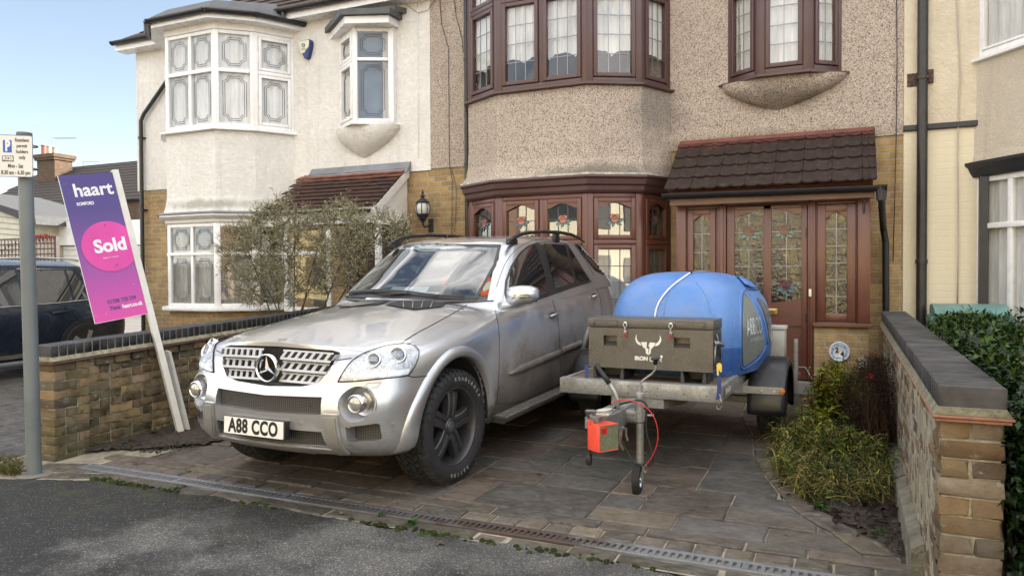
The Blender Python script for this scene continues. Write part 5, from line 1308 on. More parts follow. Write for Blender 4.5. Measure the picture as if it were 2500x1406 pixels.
# ---- meshed intakes
def mesh_mat():
    m, nt, bs = newmat('black_hex_mesh'); setc(bs, Roughness=.5, Base_Color=(.02, .02, .02, 1)); v = coord(nt, 'Object', (1, .0, 1.7)); d = vor(nt, v, 60, 'F1', 'Distance', .0)
    c = mixrgb(nt, (.002, .002, .002), (.075, .07, .065), rng(nt, d, .34, .42)); nt.links.new(c, bs.inputs['Base Color']); return m
MESHM = mesh_mat()
def bow_panel(poly, y, name, m, sg=1, depth=.004, par=None):
    mb = MB(); P = [Vector((x*sg, z)) for x, z in poly]; pts, faces = patch2([(p.x, p.y) for p in P], .03, lambda a, b: (Vector((a, y+.115*(abs(a)/.95)**2.2, b)), Vector((0, -1, 0))))
    vs = [mb.v(p) for p, _ in pts]
    for f in faces: mb.f([vs[i] for i in f])
    return CB(mb, name, m, parent=par)
bow_panel(UPI, -.862, 'upper_intake_mesh', MESHM); bow_panel(LOI, -.835, 'lower_intake_mesh', MESHM); bow_panel([(x, z) for x, z in SDI], -.80, 'side_intake_mesh', MESHM); bow_panel([(x, z) for x, z in SDI], -.80, 'side_intake_mesh', MESHM, -1)
mb = MB(); mb.cbox(-.36, .36, -.85, -.80, .655, .685, .005); CB(mb, 'intake_bar', TRIM)
# satin uprights beside the lower grille
def slab_on(poly, off, name, m, s=1, step=.03, th=.018, parent=None):
    """raised panel lying on the bumper, outline given in front view (x, z)"""
    mb = MB(); 
    def fn(x, z):
        h = body_bvh.ray_cast(Vector((x, -1.5, z)), Vector((0, 1, 0))); return (h[0], h[1]) if h[0] is not None else (None, None)
    pts, faces = patch2(poly, step, fn); n = len(densify(poly, step)); top = []; bot = []
    for p, nn in pts:
        top.append(None if p is None else mb.v(((p.x+nn.x*off)*s, p.y+nn.y*off, p.z+nn.z*off))); bot.append(None if p is None else mb.v(((p.x-nn.x*th)*s, p.y-nn.y*th, p.z-nn.z*th)))
    for f in faces:
        q = [top[i] for i in f]
        if None not in q: mb.f(q)
    for i in range(n):
        q = [top[i], top[(i+1) % n], bot[(i+1) % n], bot[i]]
        if None not in q: mb.f(q)
    return CB(mb, name, m, autos=50, parent=parent)
for s in (1, -1):
    slab_on([(.472, .635), (.585, .635), (.592, .50), (.605, .375), (.52, .36), (.478, .50)], .016, 'bumper_upright', SILVER, s)
    slab_on([(.486, .615), (.568, .615), (.575, .50), (.585, .395), (.528, .39), (.49, .50)], .021, 'upright_panel', SGREY, s)
slab_on([(-.52, .40), (-.45, .405), (0, .392), (.45, .405), (.52, .40), (.50, .372), (.33, .355), (.27, .325), (.12, .318), (-.12, .318), (-.27, .325), (-.33, .355), (-.50, .372)], .012, 'skid_plate', mat('skid_silver', (.38, .375, .36), .42, .6, kind='Object'), 1, .025)
# fog lamps
for s in (1, -1):
    mb = MB(); mb.lathe([(.113, -.765), (.108, -.770), (.10, -.765), (.085, -.75), (.0, -.745)], 28, 'y', (FOG[0]*s, 0, FOG[1])); 
    fb = CB(mb, 'fog_lamp_recess', SILVER, smooth=True)
    mb = MB(); mb.lathe([(.060, -.75), (.062, -.825), (.057, -.845), (.050, -.85), (.048, -.842)], 28, 'y', (FOG[0]*s, 0, FOG[1])); CB(mb, 'lamp_bezel', CHROME, smooth=True, parent=fb)
    mb = MB(); mb.lathe([(.049, -.840), (.035, -.853), (.015, -.858), (.0, -.859)], 24, 'y', (FOG[0]*s, 0, FOG[1])); CB(mb, 'lamp_lens', mat('fog_lens', (.42, .42, .38), .15, .5, var=.1), smooth=True, parent=fb)
# ---- headlamps
HLP = [(825.5, 932), (838, 908), (857, 882), (889.5, 861), (939, 844.5), (980.5, 838.5), (1004.7, 841), (1019, 850), (1024, 861), (1016, 888), (1000, 913), (993, 918), (922, 925), (865, 931)]
def reflector():
    m, nt, bs = newmat('lamp_reflector'); setc(bs, Metallic=.7, Roughness=.34); v = coord(nt, 'Object'); c = mixrgb(nt, (.34, .34, .34), (.62, .61, .60), noise(nt, v, 30, 3, .5, .35, .65, 2)); nt.links.new(c, bs.inputs['Base Color'])
    bump(nt, bs, noise(nt, v, 18, 2, .5, dist=2), .35, .012); return m
REFL = reflector(); LENS = glass_pane('lamp_lens_glass', (.93, .95, .97), 1.6)
for s in (1, -1):
    def mk(P, off, name, m, par=None, step=6):
        mb = MB(); pts, faces = patch2(P, step, bfn); vs = [None if p is None else mb.v(((p.x+n.x*off)*s, p.y+n.y*off, p.z+n.z*off)) for p, n in pts]
        for f in faces:
            q = [vs[i] for i in f]
            if None not in q: mb.f(q)
        return CB(mb, name, m, smooth=True, parent=par)
    hl = mk(HLP, .003, 'headlight', REFL)
    mb = MB(); 
    def lon(P, r, off):
        q = []
        for p in densify(smoothp(P, False, 2), 3, False):
            a, n = pick(p.x, p.y, body_bvh)
            if a is not None: q.append(Vector(((a.x+n.x*off)*s, a.y+n.y*off, a.z+n.z*off)))
        if len(q) > 1: mb.tube(q, r, 6)
    lon(HLP+[HLP[0]], .0045, .004); CB(mb, 'lamp_seal', GAP, smooth=True, parent=hl)
    mk([(838, 922), (860, 914), (946, 906), (944, 919), (866, 926)], .007, 'indicator_lens', mat('white_grey_lens', (.62, .63, .62), .3, .3), hl)
    mk([(948, 906), (1000, 900), (994, 914), (946, 918)], .007, 'side_marker_lens', mat('ribbed_clear_lens', (.72, .74, .76), .3, .4), hl)
    for px_, py_, r_ in ((970, 868, .058), (912, 880, .050)):
        a, n = pick(px_, py_, body_bvh); n = (n+Vector((.0, -.8, 0))).normalized(); a = Vector((a.x*s, a.y, a.z)); n = Vector((n.x*s, n.y, n.z)); t1 = n.cross(Vector((0, 0, 1))).normalized(); t2 = n.cross(t1)
        M_ = Matrix((t1, t2, n)).transposed().to_4x4(); M_.translation = a+n*.004
        mb = MB(M_); mb.lathe([(r_*1.02, -.03), (r_, .010), (r_*.9, .012), (r_*.8, .0), (r_*.66, -.012)], 28); bz = CB(mb, 'projector_bezel', CHROME, smooth=True, parent=hl)
        mb = MB(M_); mb.lathe([(r_*.68, -.012), (r_*.62, .004), (r_*.4, .014), (0, .020)], 24); CB(mb, 'projector_lens', mat('projector_glass', (.22, .24, .27), .06, .6), smooth=True, parent=hl)
    mk(HLP, .024, 'lamp_cover', LENS, hl)
    mb = MB(); line_pts = []
# washer cover, parking sensors
mb = MB(); line_on(mb, [(885, 947.5), (898, 934.5), (931, 933.5), (919, 945.5), (885, 947.5)], body_bvh, .0018, sm=0); CB(mb, 'washer_cover_gap', SGREY)
mb = MB()
for px_, py_ in ((852, 1040), (962, 1036), (733, 1034)):
    a, n = pick(px_, py_, body_bvh)
    if a is None: continue
    for s in (1, -1):
        nn = Vector((n.x*s, n.y, n.z)); aa = Vector((a.x*s, a.y, a.z)); mb.tube([aa-nn*.002, aa+nn*.004, aa+nn*.0041], [.012, .012, .008], 16)
CB(mb, 'parking_sensor', SGREY, autos=40)
# ---- number plate
pa = Vector((-.085, -.935, .545)); 
PM = textM(Vector((-.075, -.952, .518)), (1, .0, 0), (0, -.06, 1)) if False else None
mb = MB(Matrix.Translation((-.055, -.925, .513)) @ Matrix.Rotation(R(-4), 4, 'X')); mb.cbox(-.268, .268, -.018, .03, -.062, .062, .006); CB(mb, 'plate_holder', TRIM)
mb = MB(Matrix.Translation((-.055, -.925, .513)) @ Matrix.Rotation(R(-4), 4, 'X')); mb.cbox(-.260, .260, -.024, -.017, -.0555, .0555, .003); npl = CB(mb, 'number_plate', mat('plate_white', (.78, .77, .72), .35, var=.04, dirt=.12, dirtcol=(.45, .42, .36), kind='Object'))
TXM = Matrix.Translation((-.055, -.925, .513)) @ Matrix.Rotation(R(-4), 4, 'X') @ Matrix.Translation((0, -.0246, -.001)) @ Matrix.Rotation(R(90), 4, 'X')
def ptext(name, body_, size, M_, m, parent, sx=1, bold=0, ext=.0006, space=1):
    o = text(name, body_, size, M_, m, None, ext, bold=bold, sx=sx, space=space); o.parent = parent; o.matrix_parent_inverse = Matrix(); return o
BLK = mat('plate_black', (.01, .01, .01), .4)
ptext('plate_lettering', 'A88 CCO', .125, TXM, BLK, npl, .78, .005, space=1.08)
# ---- wheel arch flares, sills, mouldings
def flare(yc, zc, r0, r1, a0, a1, s, front=True):
    mb = MB(); rows = []; n = 46
    for i in range(n+1):
        a = lerp(a0, a1, i/n); row = []
        k = 1+ (.13*max(0, math.cos(a-R(190)))**4 if front else 0)
        for r_, o in ((r0-.006, -.05), (r0, .012), (r0+.012, .022), (lerp(r0, r1*k, .55), .024), (r1*k-.010, .016), (r1*k, .004), (r1*k+.004, -.012)):
            y, z = yc+r_*math.cos(a), zc+r_*math.sin(a); h = body_bvh.ray_cast(Vector((1.6, y, z)), Vector((-1, 0, 0)))
            x = h[0].x if h[0] is not None else .9
            row.append(mb.v(((x+o)*s, y, z)))
        rows.append(row)
    for A, B in zip(rows, rows[1:]):
        for j in range(len(A)-1): mb.f([A[j], A[j+1], B[j+1], B[j]])
    CB(mb, 'wheel_arch_flare', SILVER, smooth=True)
for s in (1, -1):
    flare(0, .425, .472, .548, R(187), R(-13), s); flare(2.915, .42, .462, .525, R(190), R(-10), s, False)
    for yw in (0, 2.915):
        mb = MB(); mb.lathe([(.468, .93), (.468, .56), (.2, .56), (.0, .56)] if s > 0 else [(.468, -.93), (.468, -.56), (.2, -.56), (0, -.56)], 24, 'x', (0, yw, .425), R(-8), R(188)); CB(mb, 'arch_liner', mat('arch_liner', (.014, .013, .012), .9), smooth=True)
    mb = MB(); mb.cbox(.84*s if s > 0 else -.91, .91 if s > 0 else -.84, .50, 2.45, .30, .40, .02); mb.prism([(.905*s, .352), (1.035*s, .345), (1.04*s, .325), (1.02*s, .305), (.88*s, .31)], .56, 2.40, 'y'); CB(mb, 'running_board', mat('sill_black', (.03, .028, .026), .6, var=.3, dirt=.6, dirtcol=(.09, .08, .065), kind='Object'), autos=40)
    mb = MB(); mb.prism([(.915*s, .3535), (1.028*s, .346), (1.028*s, .349), (.915*s, .357)], .60, 2.36, 'y')
    for i in range(58):
        for j in range(3): mb.cyl((s*(.935+j*.035), .62+i*.03+.015*(j % 2), .350), (s*(.935+j*.035), .62+i*.03+.015*(j % 2), .358), .006, 6)
    CB(mb, 'tread_strip', mat('worn_tread', (.22, .21, .19), .5, .5, kind='Object', var=.4, vscale=20))
    for y0, y1, z0, z1 in ((.80, 1.865, .655, .69), (1.93, 2.42, .70, .712)):
        mb = MB(); rows = []
        for i in range(21):
            y = lerp(y0, y1, i/20); zc = lerp(z0, z1, i/20); hh = .030*min(1, (.25+i/5) if y0 < 1 else 1); row = []
            for dz, o in ((hh+.004, -.01), (hh, .008), (hh*.8, .020), (0, .023), (-hh*.8, .020), (-hh, .006), (-hh-.004, -.01)):
                h = body_bvh.ray_cast(Vector((1.6, y, zc+dz)), Vector((-1, 0, 0))); row.append(mb.v(((h[0].x+o)*s, y, zc+dz)))
            rows.append(row)
        for A, B in zip(rows, rows[1:]):
            for j in range(6): mb.f([A[j], A[j+1], B[j+1], B[j]])
        for r_ in (rows[0], rows[-1]): mb.f(r_)
        CB(mb, 'door_moulding', SILVER, smooth=True)
# ---- door handles, mirror, roof rails, wipers, tail
for hx, hy in ((1348, 770), (1449, 723)):
    a, n = pick(hx, hy, body_bvh)
    for s in (1, -1):
        c0 = Vector((a.x*s, a.y, a.z))
        mb = MB()
        for i in range(10): pass
        mb.grid(lambda u, v: (c0.x+s*(-.004+.012*math.cos(v*math.pi/2)*0-.0), c0.y+.085*(1-v*.0)*math.cos(u*6.2832)*v, c0.z+.035*math.sin(u*6.2832)*v) if False else (c0.x+s*.004*(v), c0.y+.08*math.cos(u*6.2832)*v, c0.z+.034*math.sin(u*6.2832)*v), 24, 3, True)
        hb = CB(mb, 'handle_recess', mat('dull_silver', (.22, .215, .21), .45, .6, kind='Object'), smooth=True)
        mb = MB(); mb.tube([(c0.x+s*.006, c0.y-.075, c0.z-.002), (c0.x+s*.030, c0.y-.055, c0.z+.004), (c0.x+s*.036, c0.y, c0.z+.009), (c0.x+s*.030, c0.y+.06, c0.z+.012), (c0.x+s*.008, c0.y+.085, c0.z+.012)], [.008, .012, .013, .013, .009], 10); CB(mb, 'door_handle', SILVER, smooth=True)
def blob(mb, rows):
    R_ = [[mb.v(p) for p in r] for r in rows]; n = len(R_[0])
    for A, B in zip(R_, R_[1:]):
        for k in range(n): mb.f([A[k], A[(k+1) % n], B[(k+1) % n], B[k]])
    mb.f(R_[0][::-1]); mb.f(R_[-1])
def mirror(s):
    mb = MB(); rows = []
    for t, hh, dd, zc, yc in ((0, .035, .03, 1.285, .78), (.06, .066, .060, 1.285, .775), (.25, .078, .085, 1.285, .765), (.55, .080, .095, 1.290, .765), (.82, .068, .085, 1.297, .775), (.95, .050, .06, 1.300, .79), (1.0, .028, .03, 1.300, .80)):
        x = lerp(.965, 1.225, t); rows.append([(x*s, yc+dd*(abs(math.cos(a))**.8*(1 if math.cos(a) > 0 else -1))*(.55 if math.cos(a) > 0 else 1), zc+hh*(abs(math.sin(a))**.75)*(1 if math.sin(a) > 0 else -1)) for a in [2*math.pi*k/20 for k in range(20)]])
    blob(mb, rows); mo_ = CB(mb, 'mirror_housing', SILVER, smooth=True)
    mb = MB(); mb.tube([(.88*s, .83, 1.20), (.93*s, .80, 1.205), (1.0*s, .775, 1.218), (1.08*s, .775, 1.225)], [.040, .034, .030, .024], 12); CB(mb, 'mirror_arm', SILVER, smooth=True, parent=mo_)
    mb = MB(); mb.tube([(1.07*s, .676, 1.292), (1.14*s, .676, 1.296), (1.195*s, .70, 1.299)], .0035, 6); mb.tube([(1.05*s, .678, 1.272), (1.14*s, .676, 1.276), (1.2*s, .708, 1.28)], .0035, 6); CB(mb, 'mirror_slot', GAP, parent=mo_)
    mb = MB(); mb.box(min(1.0*s, 1.20*s), max(1.0*s, 1.20*s), .822, .826, 1.235, 1.345); CB(mb, 'mirror_glass', TINT, parent=mo_)
mirror(1)
RAIL = mat('black_rail', (.015, .015, .017), .3, var=.1)
for s in (1, -1):
    mb = MB(); P_ = []
    for y, z in ((1.42, 1.705), (1.52, 1.755), (1.66, 1.79), (1.85, 1.812), (2.2, 1.828), (2.6, 1.828), (2.95, 1.812), (3.2, 1.778), (3.38, 1.735)): P_.append((s*(.655-.012*(y-2.2)**2), y, z))
    mb.tube(smooth3(P_) if False else P_, [.012, .016, .018, .018, .018, .018, .018, .016, .012], 10); mb.cbox(min(.62*s, .66*s), max(.62*s, .66*s), 2.50, 2.62, 1.72, 1.84, .01); mb.cbox(min(.62*s, .66*s), max(.62*s, .66*s), 1.44, 1.62, 1.70, 1.755, .01); CB(mb, 'roof_rail', RAIL, smooth=True)
def onws(x, y_, off=.02):
    h = gh_bvh.ray_cast(Vector((x, -1, y_)), Vector((0, 1, 0))); return h[0]+Vector((0, -off*.7, off*.7)) if h[0] is not None else Vector((x, .6, y_))
mb = MB()
for pts_ in (((990, 720), (950, 717), (900, 716), (838, 719)), ((1070, 727), (1000, 716), (925, 712), (862, 716)), ((1135, 728), (1080, 726), (1010, 719), (928, 724))):
    q = []
    for a, b in densify(pts_, 15, False):
        h = pick(a, b, gh_bvh); 
        if h[0] is not None: q.append(h[0]+h[1]*.022)
    if len(q) > 1: mb.tube(q, .008, 6)
CB(mb, 'wiper', TRIM, smooth=True)
mb = MB()
add_patch(mb, [(786, 721), (930, 722.5), (1070, 729), (1163, 731), (1158, 736), (1070, 733), (930, 727), (792, 724)], 5, anyfn, .004, mirror=False); CB(mb, 'scuttle', TRIM, smooth=True)
# tail lamps and rear bumper seam (seen only from behind)
for s in (1, -1):
    mb = MB(); mb.cbox(min(.56*s, .74*s), max(.56*s, .74*s), 3.70, 3.875, .98, 1.20, .03); CB(mb, 'tail_light', mat('red_lens', (.35, .01, .01), .15), autos=40)
# ---- cabin interior
INT = mat('grey_cabin_trim', (.10, .095, .09), .8); 
mb = MB(); mb.grid(lambda u, v: (lerp(-.78, .78, u), lerp(.60, 1.25, v)+.28*(abs(u-.5)*2)**2*(1-v), 1.235+.035*math.sin(v*3)), 12, 6); CB(mb, 'dashboard', INT, smooth=True)
mb = MB(); mb.box(-.80, .80, 1.25, 3.6, .62, .66); mb.box(-.8, .8, 3.2, 3.25, .66, 1.3); CB(mb, 'cabin_floor', INT)
for x in (-.38, .38):
    mb = MB(); mb.cbox(x-.25, x+.25, 1.55, 2.05, .70, .92, .05); mb.cbox(x-.24, x+.24, 1.95, 2.10, .85, 1.42, .05); st = CB(mb, 'seat', mat('beige_seat', (.32, .29, .25), .7), autos=50)
    mb = MB(); mb.cbox(x-.13, x+.13, 2.0, 2.09, 1.46, 1.64, .04); mb.cyl((x-.05, 2.05, 1.40), (x-.05, 2.05, 1.48), .008); mb.cyl((x+.05, 2.05, 1.40), (x+.05, 2.05, 1.48), .008); CB(mb, 'headrest', mat('beige_seat', (.32, .29, .25), .7), autos=50, parent=st)
mb = MB(); 
P_ = [Vector((-.38+.18*math.cos(a), 1.22-.07*math.sin(a), 1.24+.17*math.sin(a))) for a in [2*math.pi*i/28 for i in range(29)]]; 
for p in P_: p.x = -p.x
mb.tube(P_, .014, 8, False); mb.cyl((.38, 1.24, 1.24), (.38, 1.4, 1.15), .05, 12); CB(mb, 'steering_wheel', TRIM, smooth=True)
mb = MB(); mb.cbox(-.12, .12, 1.45, 1.48, 1.58, 1.645, .012); mb.cyl((0, 1.45, 1.62), (0, 1.40, 1.68), .01); CB(mb, 'rear_view_mirror', mat('pale_mirror_back', (.5, .5, .5), .5), autos=40)
# things lying or hanging in the car are things of their own
def CT(mb, name, m, label, cat):
    o = mb.build(name, m, None, autos=40); o.data.transform(CM); return tag(o, label, cat)
mb = MB(Matrix.Translation((.60, 1.13, 1.32)) @ Matrix.Rotation(R(-28), 4, 'Y') @ Matrix.Rotation(R(-30), 4, 'X')); mb.cbox(-.075, .075, -.03, .03, -.085, .085, .02)
o = CT(mb, 'orange_lamp_box', mat('hi_vis_orange', (.85, .10, .03), .6), 'bright orange work light leaning behind the silver car windscreen', 'light')
mb = MB(Matrix.Translation((.60, 1.13, 1.32)) @ Matrix.Rotation(R(-28), 4, 'Y') @ Matrix.Rotation(R(-30), 4, 'X')); mb.box(-.03, .06, -.034, -.0305, -.035, .035); q = mb.build('pale_panel', mat('pale_panel', (.6, .58, .45), .5), None); q.data.transform(CM); q.parent = o
mb = MB(); mb.tube([(.0, 1.42, 1.57), (.0, 1.41, 1.42)], .003, 5); mb.cbox(-.02, .02, 1.395, 1.41, 1.33, 1.42, .005); CT(mb, 'air_freshener', mat('red_card', (.6, .04, .04), .6), 'red pendant hanging from the mirror of the silver car', 'pendant')
# ---- wheels
def wheel(s, yw, steer, name='wheel'):
    Mw = Matrix.Translation((.80*s, yw, .400)) @ Matrix.Rotation(steer, 4, 'Z') @ (Matrix.Rotation(math.pi, 4, 'Z') if s < 0 else Matrix())
    e = bpy.data.objects.new(name, None); COL.objects.link(e); e.parent = CAR; e.matrix_local = Mw; e.empty_display_size = .1
    def WB(mb, nm, m, **k):
        o = mb.build(nm, m, None, **k); o.parent = e; o.matrix_parent_inverse = Matrix(); return o
    mb = MB(); rt = .392; hw = .135    # axis = x, outer face +x
    prof = [(.272, .105), (.280, .122), (.300, .133), (.325, .140), (.350, .140), (.372, .134), (.385, .125), (rt, .108), (rt+.002, .05), (rt+.003, 0), (rt+.002, -.05), (rt, -.108), (.385, -.125), (.35, -.14), (.30, -.133), (.272, -.105)]
    mb.lathe(prof, 72, 'x'); 
    for i in range(46):           # chunky all terrain blocks
        a0 = 2*math.pi*i/46
        for x0, x1, sh, wd, tw in ((-.128, -.082, .0, .72, .25), (-.074, -.030, .5, .66, -.5), (-.022, .022, .1, .6, .55), (.030, .074, .6, .66, -.5), (.082, .128, .35, .72, .25)):
            da = 2*math.pi/46; c = a0+sh*da; P_ = []
            for x, t in ((x0, -.5), (x1, -.5), (x1, .5), (x0, .5)): P_.append((x, c+da*(t*wd+tw*((x-x0)/(x1-x0)-.5))))
            zz = ((x0+x1)/2)
            A = [mb.v((x, (rt-.004-(abs(x) > .12)*.006)*math.cos(a), (rt-.004-(abs(x) > .12)*.006)*math.sin(a))) for x, a in P_]
            B = [mb.v((x*.985, (rt+.017-(abs(x) > .12)*.010)*math.cos(a), (rt+.017-(abs(x) > .12)*.010)*math.sin(a))) for x, a in P_]
            mb.f(B)
            for k in range(4): mb.f([A[k], A[(k+1) % 4], B[(k+1) % 4], B[k]])
        if i % 1 == 0:             # shoulder lugs running down the sidewall
            for sgn in (1, -1):
                c = a0+.35*2*math.pi/46; wd = .55*2*math.pi/46*(1 if i % 2 else .7); r1 = .362 if i % 2 else .352
                A = [mb.v((sgn*.128, (rt-.002)*math.cos(c+t), (rt-.002)*math.sin(c+t))) for t in (-wd/2, wd/2)]; B = [mb.v((sgn*.1455, r1*math.cos(c+t), r1*math.sin(c+t))) for t in (wd/2, -wd/2)]
                A2 = [mb.v((sgn*.120, (rt-.004)*math.cos(c+t), (rt-.004)*math.sin(c+t))) for t in (-wd/2, wd/2)]; B2 = [mb.v((sgn*.136, (r1)*math.cos(c+t), (r1)*math.sin(c+t))) for t in (wd/2, -wd/2)]
                mb.f(A+B); mb.f([A[0], B[1], B2[1], A2[0]]); mb.f([A[1], B[0], B2[0], A2[1]]); mb.f([B[0], B[1], B2[1], B2[0]])
    WB(mb, 'tyre', RUB, autos=28)
    mb = MB(); mb.lathe([(.262, .098), (.279, .108), (.283, .116), (.280, .122), (.270, .122), (.262, .112), (.256, .09), (.245, .02), (.240, -.08), (.262, -.10)], 56, 'x')
    mb.lathe([(.245, -.03), (.10, -.04), (.0, -.04)], 40, 'x'); WB(mb, 'rim', RIMM, autos=30)
    mb = MB()
    for k in range(5):            # five broad spokes, each with a groove
        a = R(90-9)+k*2*math.pi/5; ca, sa = math.cos(a), math.sin(a)
        def P(r, w_, x): return (x, r*ca-w_*sa, r*sa+w_*ca)
        st_ = [(.045, .050, .075), (.09, .050, .088), (.15, .050, .092), (.21, .056, .088), (.252, .066, .078)]
        V = []
        for r, w_, x in st_: V.append([mb.v(P(r, w, xx)) for w, xx in ((-w_-.006, x-.05), (-w_, x-.006), (-w_+.006, x), (-w_*.30, x), (-w_*.22, x-.011), (w_*.22, x-.011), (w_*.30, x), (w_-.006, x), (w_, x-.006), (w_+.006, x-.05))])
        for A, B in zip(V, V[1:]):
            for j in range(9): mb.f([A[j], A[j+1], B[j+1], B[j]])
    mb.lathe([(.0, .086), (.050, .086), (.058, .078), (.062, .04)], 30, 'x'); sp_ = WB(mb, 'spokes', RIMM, autos=35)
    mb = MB(); mb.lathe([(.0, .092), (.034, .091), (.037, .086)], 26, 'x')
    for k in range(3):
        a = math.pi/2+k*2*math.pi/3
        mb.f([mb.v((.0935, .030*math.cos(a), .030*math.sin(a))), mb.v((.096, 0, 0)), mb.v((.0925, .007*math.cos(a+1.05), .007*math.sin(a+1.05)))]); mb.f([mb.v((.0935, .030*math.cos(a), .030*math.sin(a))), mb.v((.096, 0, 0)), mb.v((.0925, .007*math.cos(a-1.05), .007*math.sin(a-1.05)))])
    WB(mb, 'hub_cap', mat('dull_cap', (.13, .13, .135), .4, .6, kind='Object'))
    mb = MB()
    for k in range(5):
        a = R(90+27)+k*2*math.pi/5; mb.cyl((.045, .056*math.cos(a), .056*math.sin(a)), (.080, .056*math.cos(a), .056*math.sin(a)), .010, 6)
    WB(mb, 'wheel_nut', GAP)
    mb = MB(); mb.lathe([(.16, -.02), (.16, -.045), (.05, -.045)], 32, 'x'); WB(mb, 'brake_disc', mat('brake_steel', (.2, .2, .2), .4, .8), smooth=True)
    return e, Mw
E0 = None
for s, yw in ((1, 0), (-1, 0), (1, 2.915), (-1, 2.915)):
    st = R(-3.2) if yw == 0 else 0; e, Mw = wheel(s, yw, st)
    if s > 0 and yw == 0: FWM = Mw; FWE = e
TW = mat('tyre_white_lettering', (.26, .25, .24), .7)
def arc_text(txt, r, a_mid, da, size, parent, flip=False):
    for k, ch in enumerate(txt):
        a = a_mid-(k-(len(txt)-1)/2)*da if not flip else a_mid+(k-(len(txt)-1)/2)*da
        up = Vector((0, math.cos(a), math.sin(a))); rt_ = up.cross(Vector((1, 0, 0)))
        if flip: up, rt_ = -up, -rt_
        M_ = textM(Vector((.1425, r*math.cos(a), r*math.sin(a))), -rt_ if False else rt_, up)
        o = text('tyre_letter', ch, size, M_, TW, None, .0012, bold=.0006, sx=.95); o.parent = parent; o.matrix_parent_inverse = Matrix()
arc_text('ROADCRUZA', .338, R(62), R(7.6), .036, FWE); arc_text('RA1100', .338, R(-88), R(7.0), .036, FWE, flip=False)
# ================================================================== bowser trailer, toolbox, tank, hitch lock
TA = R(1.5); TO = Vector((-1.436, 5.40, 0))
TM = Matrix.Translation(TO) @ Matrix.Rotation(-TA, 4, 'Z'); TMI = TM.inverted()
def tl(px, py, y):       # survey point on the trailer's own cross plane y
    o = TMI @ Vector((0, 0, CAMZ)); d = TMI.to_3x3() @ ray(px, py); return o + d*((y-o.y)/d.y)
def galv(name, c=(.34, .345, .34), dirtc=(.17, .15, .11), amt=.6):
    m, nt, bs = newmat(name); setc(bs, Metallic=.55, Roughness=.48); v = coord(nt, 'World')
    sp_ = vor(nt, v, 55, out='Color'); s = _n(nt, 'ShaderNodeSeparateColor'); nt.links.new(sp_, s.inputs[0])
    c_ = mixrgb(nt, tuple(x*.85 for x in c), tuple(x*1.12 for x in c), s.outputs[0]); n = noise(nt, v, 6, 7, .7, .42, .68)
    c_ = mixrgb(nt, c_, dirtc, math2(nt, 'MULTIPLY', n, amt)); nt.links.new(c_, bs.inputs['Base Color']); nt.links.new(rng(nt, n, 0, 1, .42, .75), bs.inputs['Roughness'])
    bump(nt, bs, noise(nt, v, 40, 5, .7), .25, .003); return m
GALV = galv('dirty_galvanised_steel'); GALV2 = galv('cast_grey_steel', (.24, .245, .24), (.12, .11, .09), .5)
BPL = mat('mudguard_plastic', (.014, .014, .017), .34, var=.3, vscale=8, dirt=.15, dirtcol=(.07, .06, .04))
TR = thing('trailer', 'galvanised two wheeled trailer with black mudguards and lowered jockey wheel', 'trailer', TO)
mb = MB(TM)
mb.cbox(-.617, .617, 0, .05, .578, .694, .006); mb.box(-.617, .617, .05, .09, .687, .693)
for s in (-1, 1): mb.cbox(min(.577*s, .615*s), max(.577*s, .615*s), .05, 2.15, .58, .690, .005)
mb.cbox(-.575, .575, 2.11, 2.15, .58, .69, .005); mb.box(-.57, .57, 1.3, 1.36, .60, .66)
mb.build('chassis_frame', GALV, TR, autos=40)
mb = MB(TM); mb.box(-.573, .573, .055, 2.105, .660, .682); mb.build('deck', mat('stained_plywood', (.17, .12, .07), .8, var=.4, vscale=6, bmp=.4, dirt=.6, dirtcol=(.07, .05, .035)), TR)
mb = MB(TM)
for px, py in ((1377, 936), (1534, 942), (1534, 959), (1578, 955), (1605, 948), (1605, 966), (1670, 962), (1725, 967)): 
    a = tl(px, py, -.001); mb.cyl((a.x, -.0015, a.z), (a.x, .004, a.z), .0052, 10)
mb.build('bolt_hole', BLACKP, TR)
mb = MB(TM); mb.box(.6155, .6175, .12, .42, .592, .668); mb.build('identity_plate', mat('dark_plate', (.05, .05, .05), .4), TR)
text('identity_lettering', 'DRAAG9', .062, TM @ textM(Vector((.618, .285, .63)), (0, 1, 0), (0, 0, 1)), mat('plate_cream', (.6, .58, .5), .5), TR, .0005, bold=.001, sx=.95)
mb = MB(TM)
for z in (.596, .664): mb.box(.6176, .618, .13, .41, z-.001, z+.001)
mb.build('plate_border', mat('plate_cream', (.6, .58, .5), .5), TR)
# V bracket and drawbar
mb = MB(TM); mb.prism([(-.20, .02), (.20, .02), (.30, .30), (.30, .34), (-.30, .34), (-.30, .30)], .505, .576); 
mb.cbox(-.035, .035, -.50, .4, .50, .575, .006); mb.build('drawbar', GALV, TR, autos=30)
mb = MB(TM)
mb.prism([(-.055, -.86), (.055, -.86), (.075, -.62), (.07, -.42), (-.07, -.42), (-.075, -.62)], .475, .585); mb.cbox(-.052, .052, -.92, -.60, .435, .60, .02); mb.cbox(-.045, .15, -.50, -.40, .52, .575, .015)
mb.cbox(.05, .19, -.50, -.38, .485, .555, .018); mb.cyl((.075, -.60, .47), (.095, -.60, .47), .014, 10); mb.tube([(0, -.45, .53), (0, -.9, .545)], .05, 14)
mb.build('coupling_head', GALV2, TR, autos=45)
mb = MB(TM); mb.prism([(-.045, -.98), (.045, -.98), (.05, -.86), (-.05, -.86)], .53, .60); mb.tube([(-.02, -.98, .60), (-.02, -1.02, .645), (0, -1.06, .655), (.03, -1.03, .65), (.035, -.96, .635)], .011, 8); mb.build('hitch_cup', GALV2, TR, autos=45)
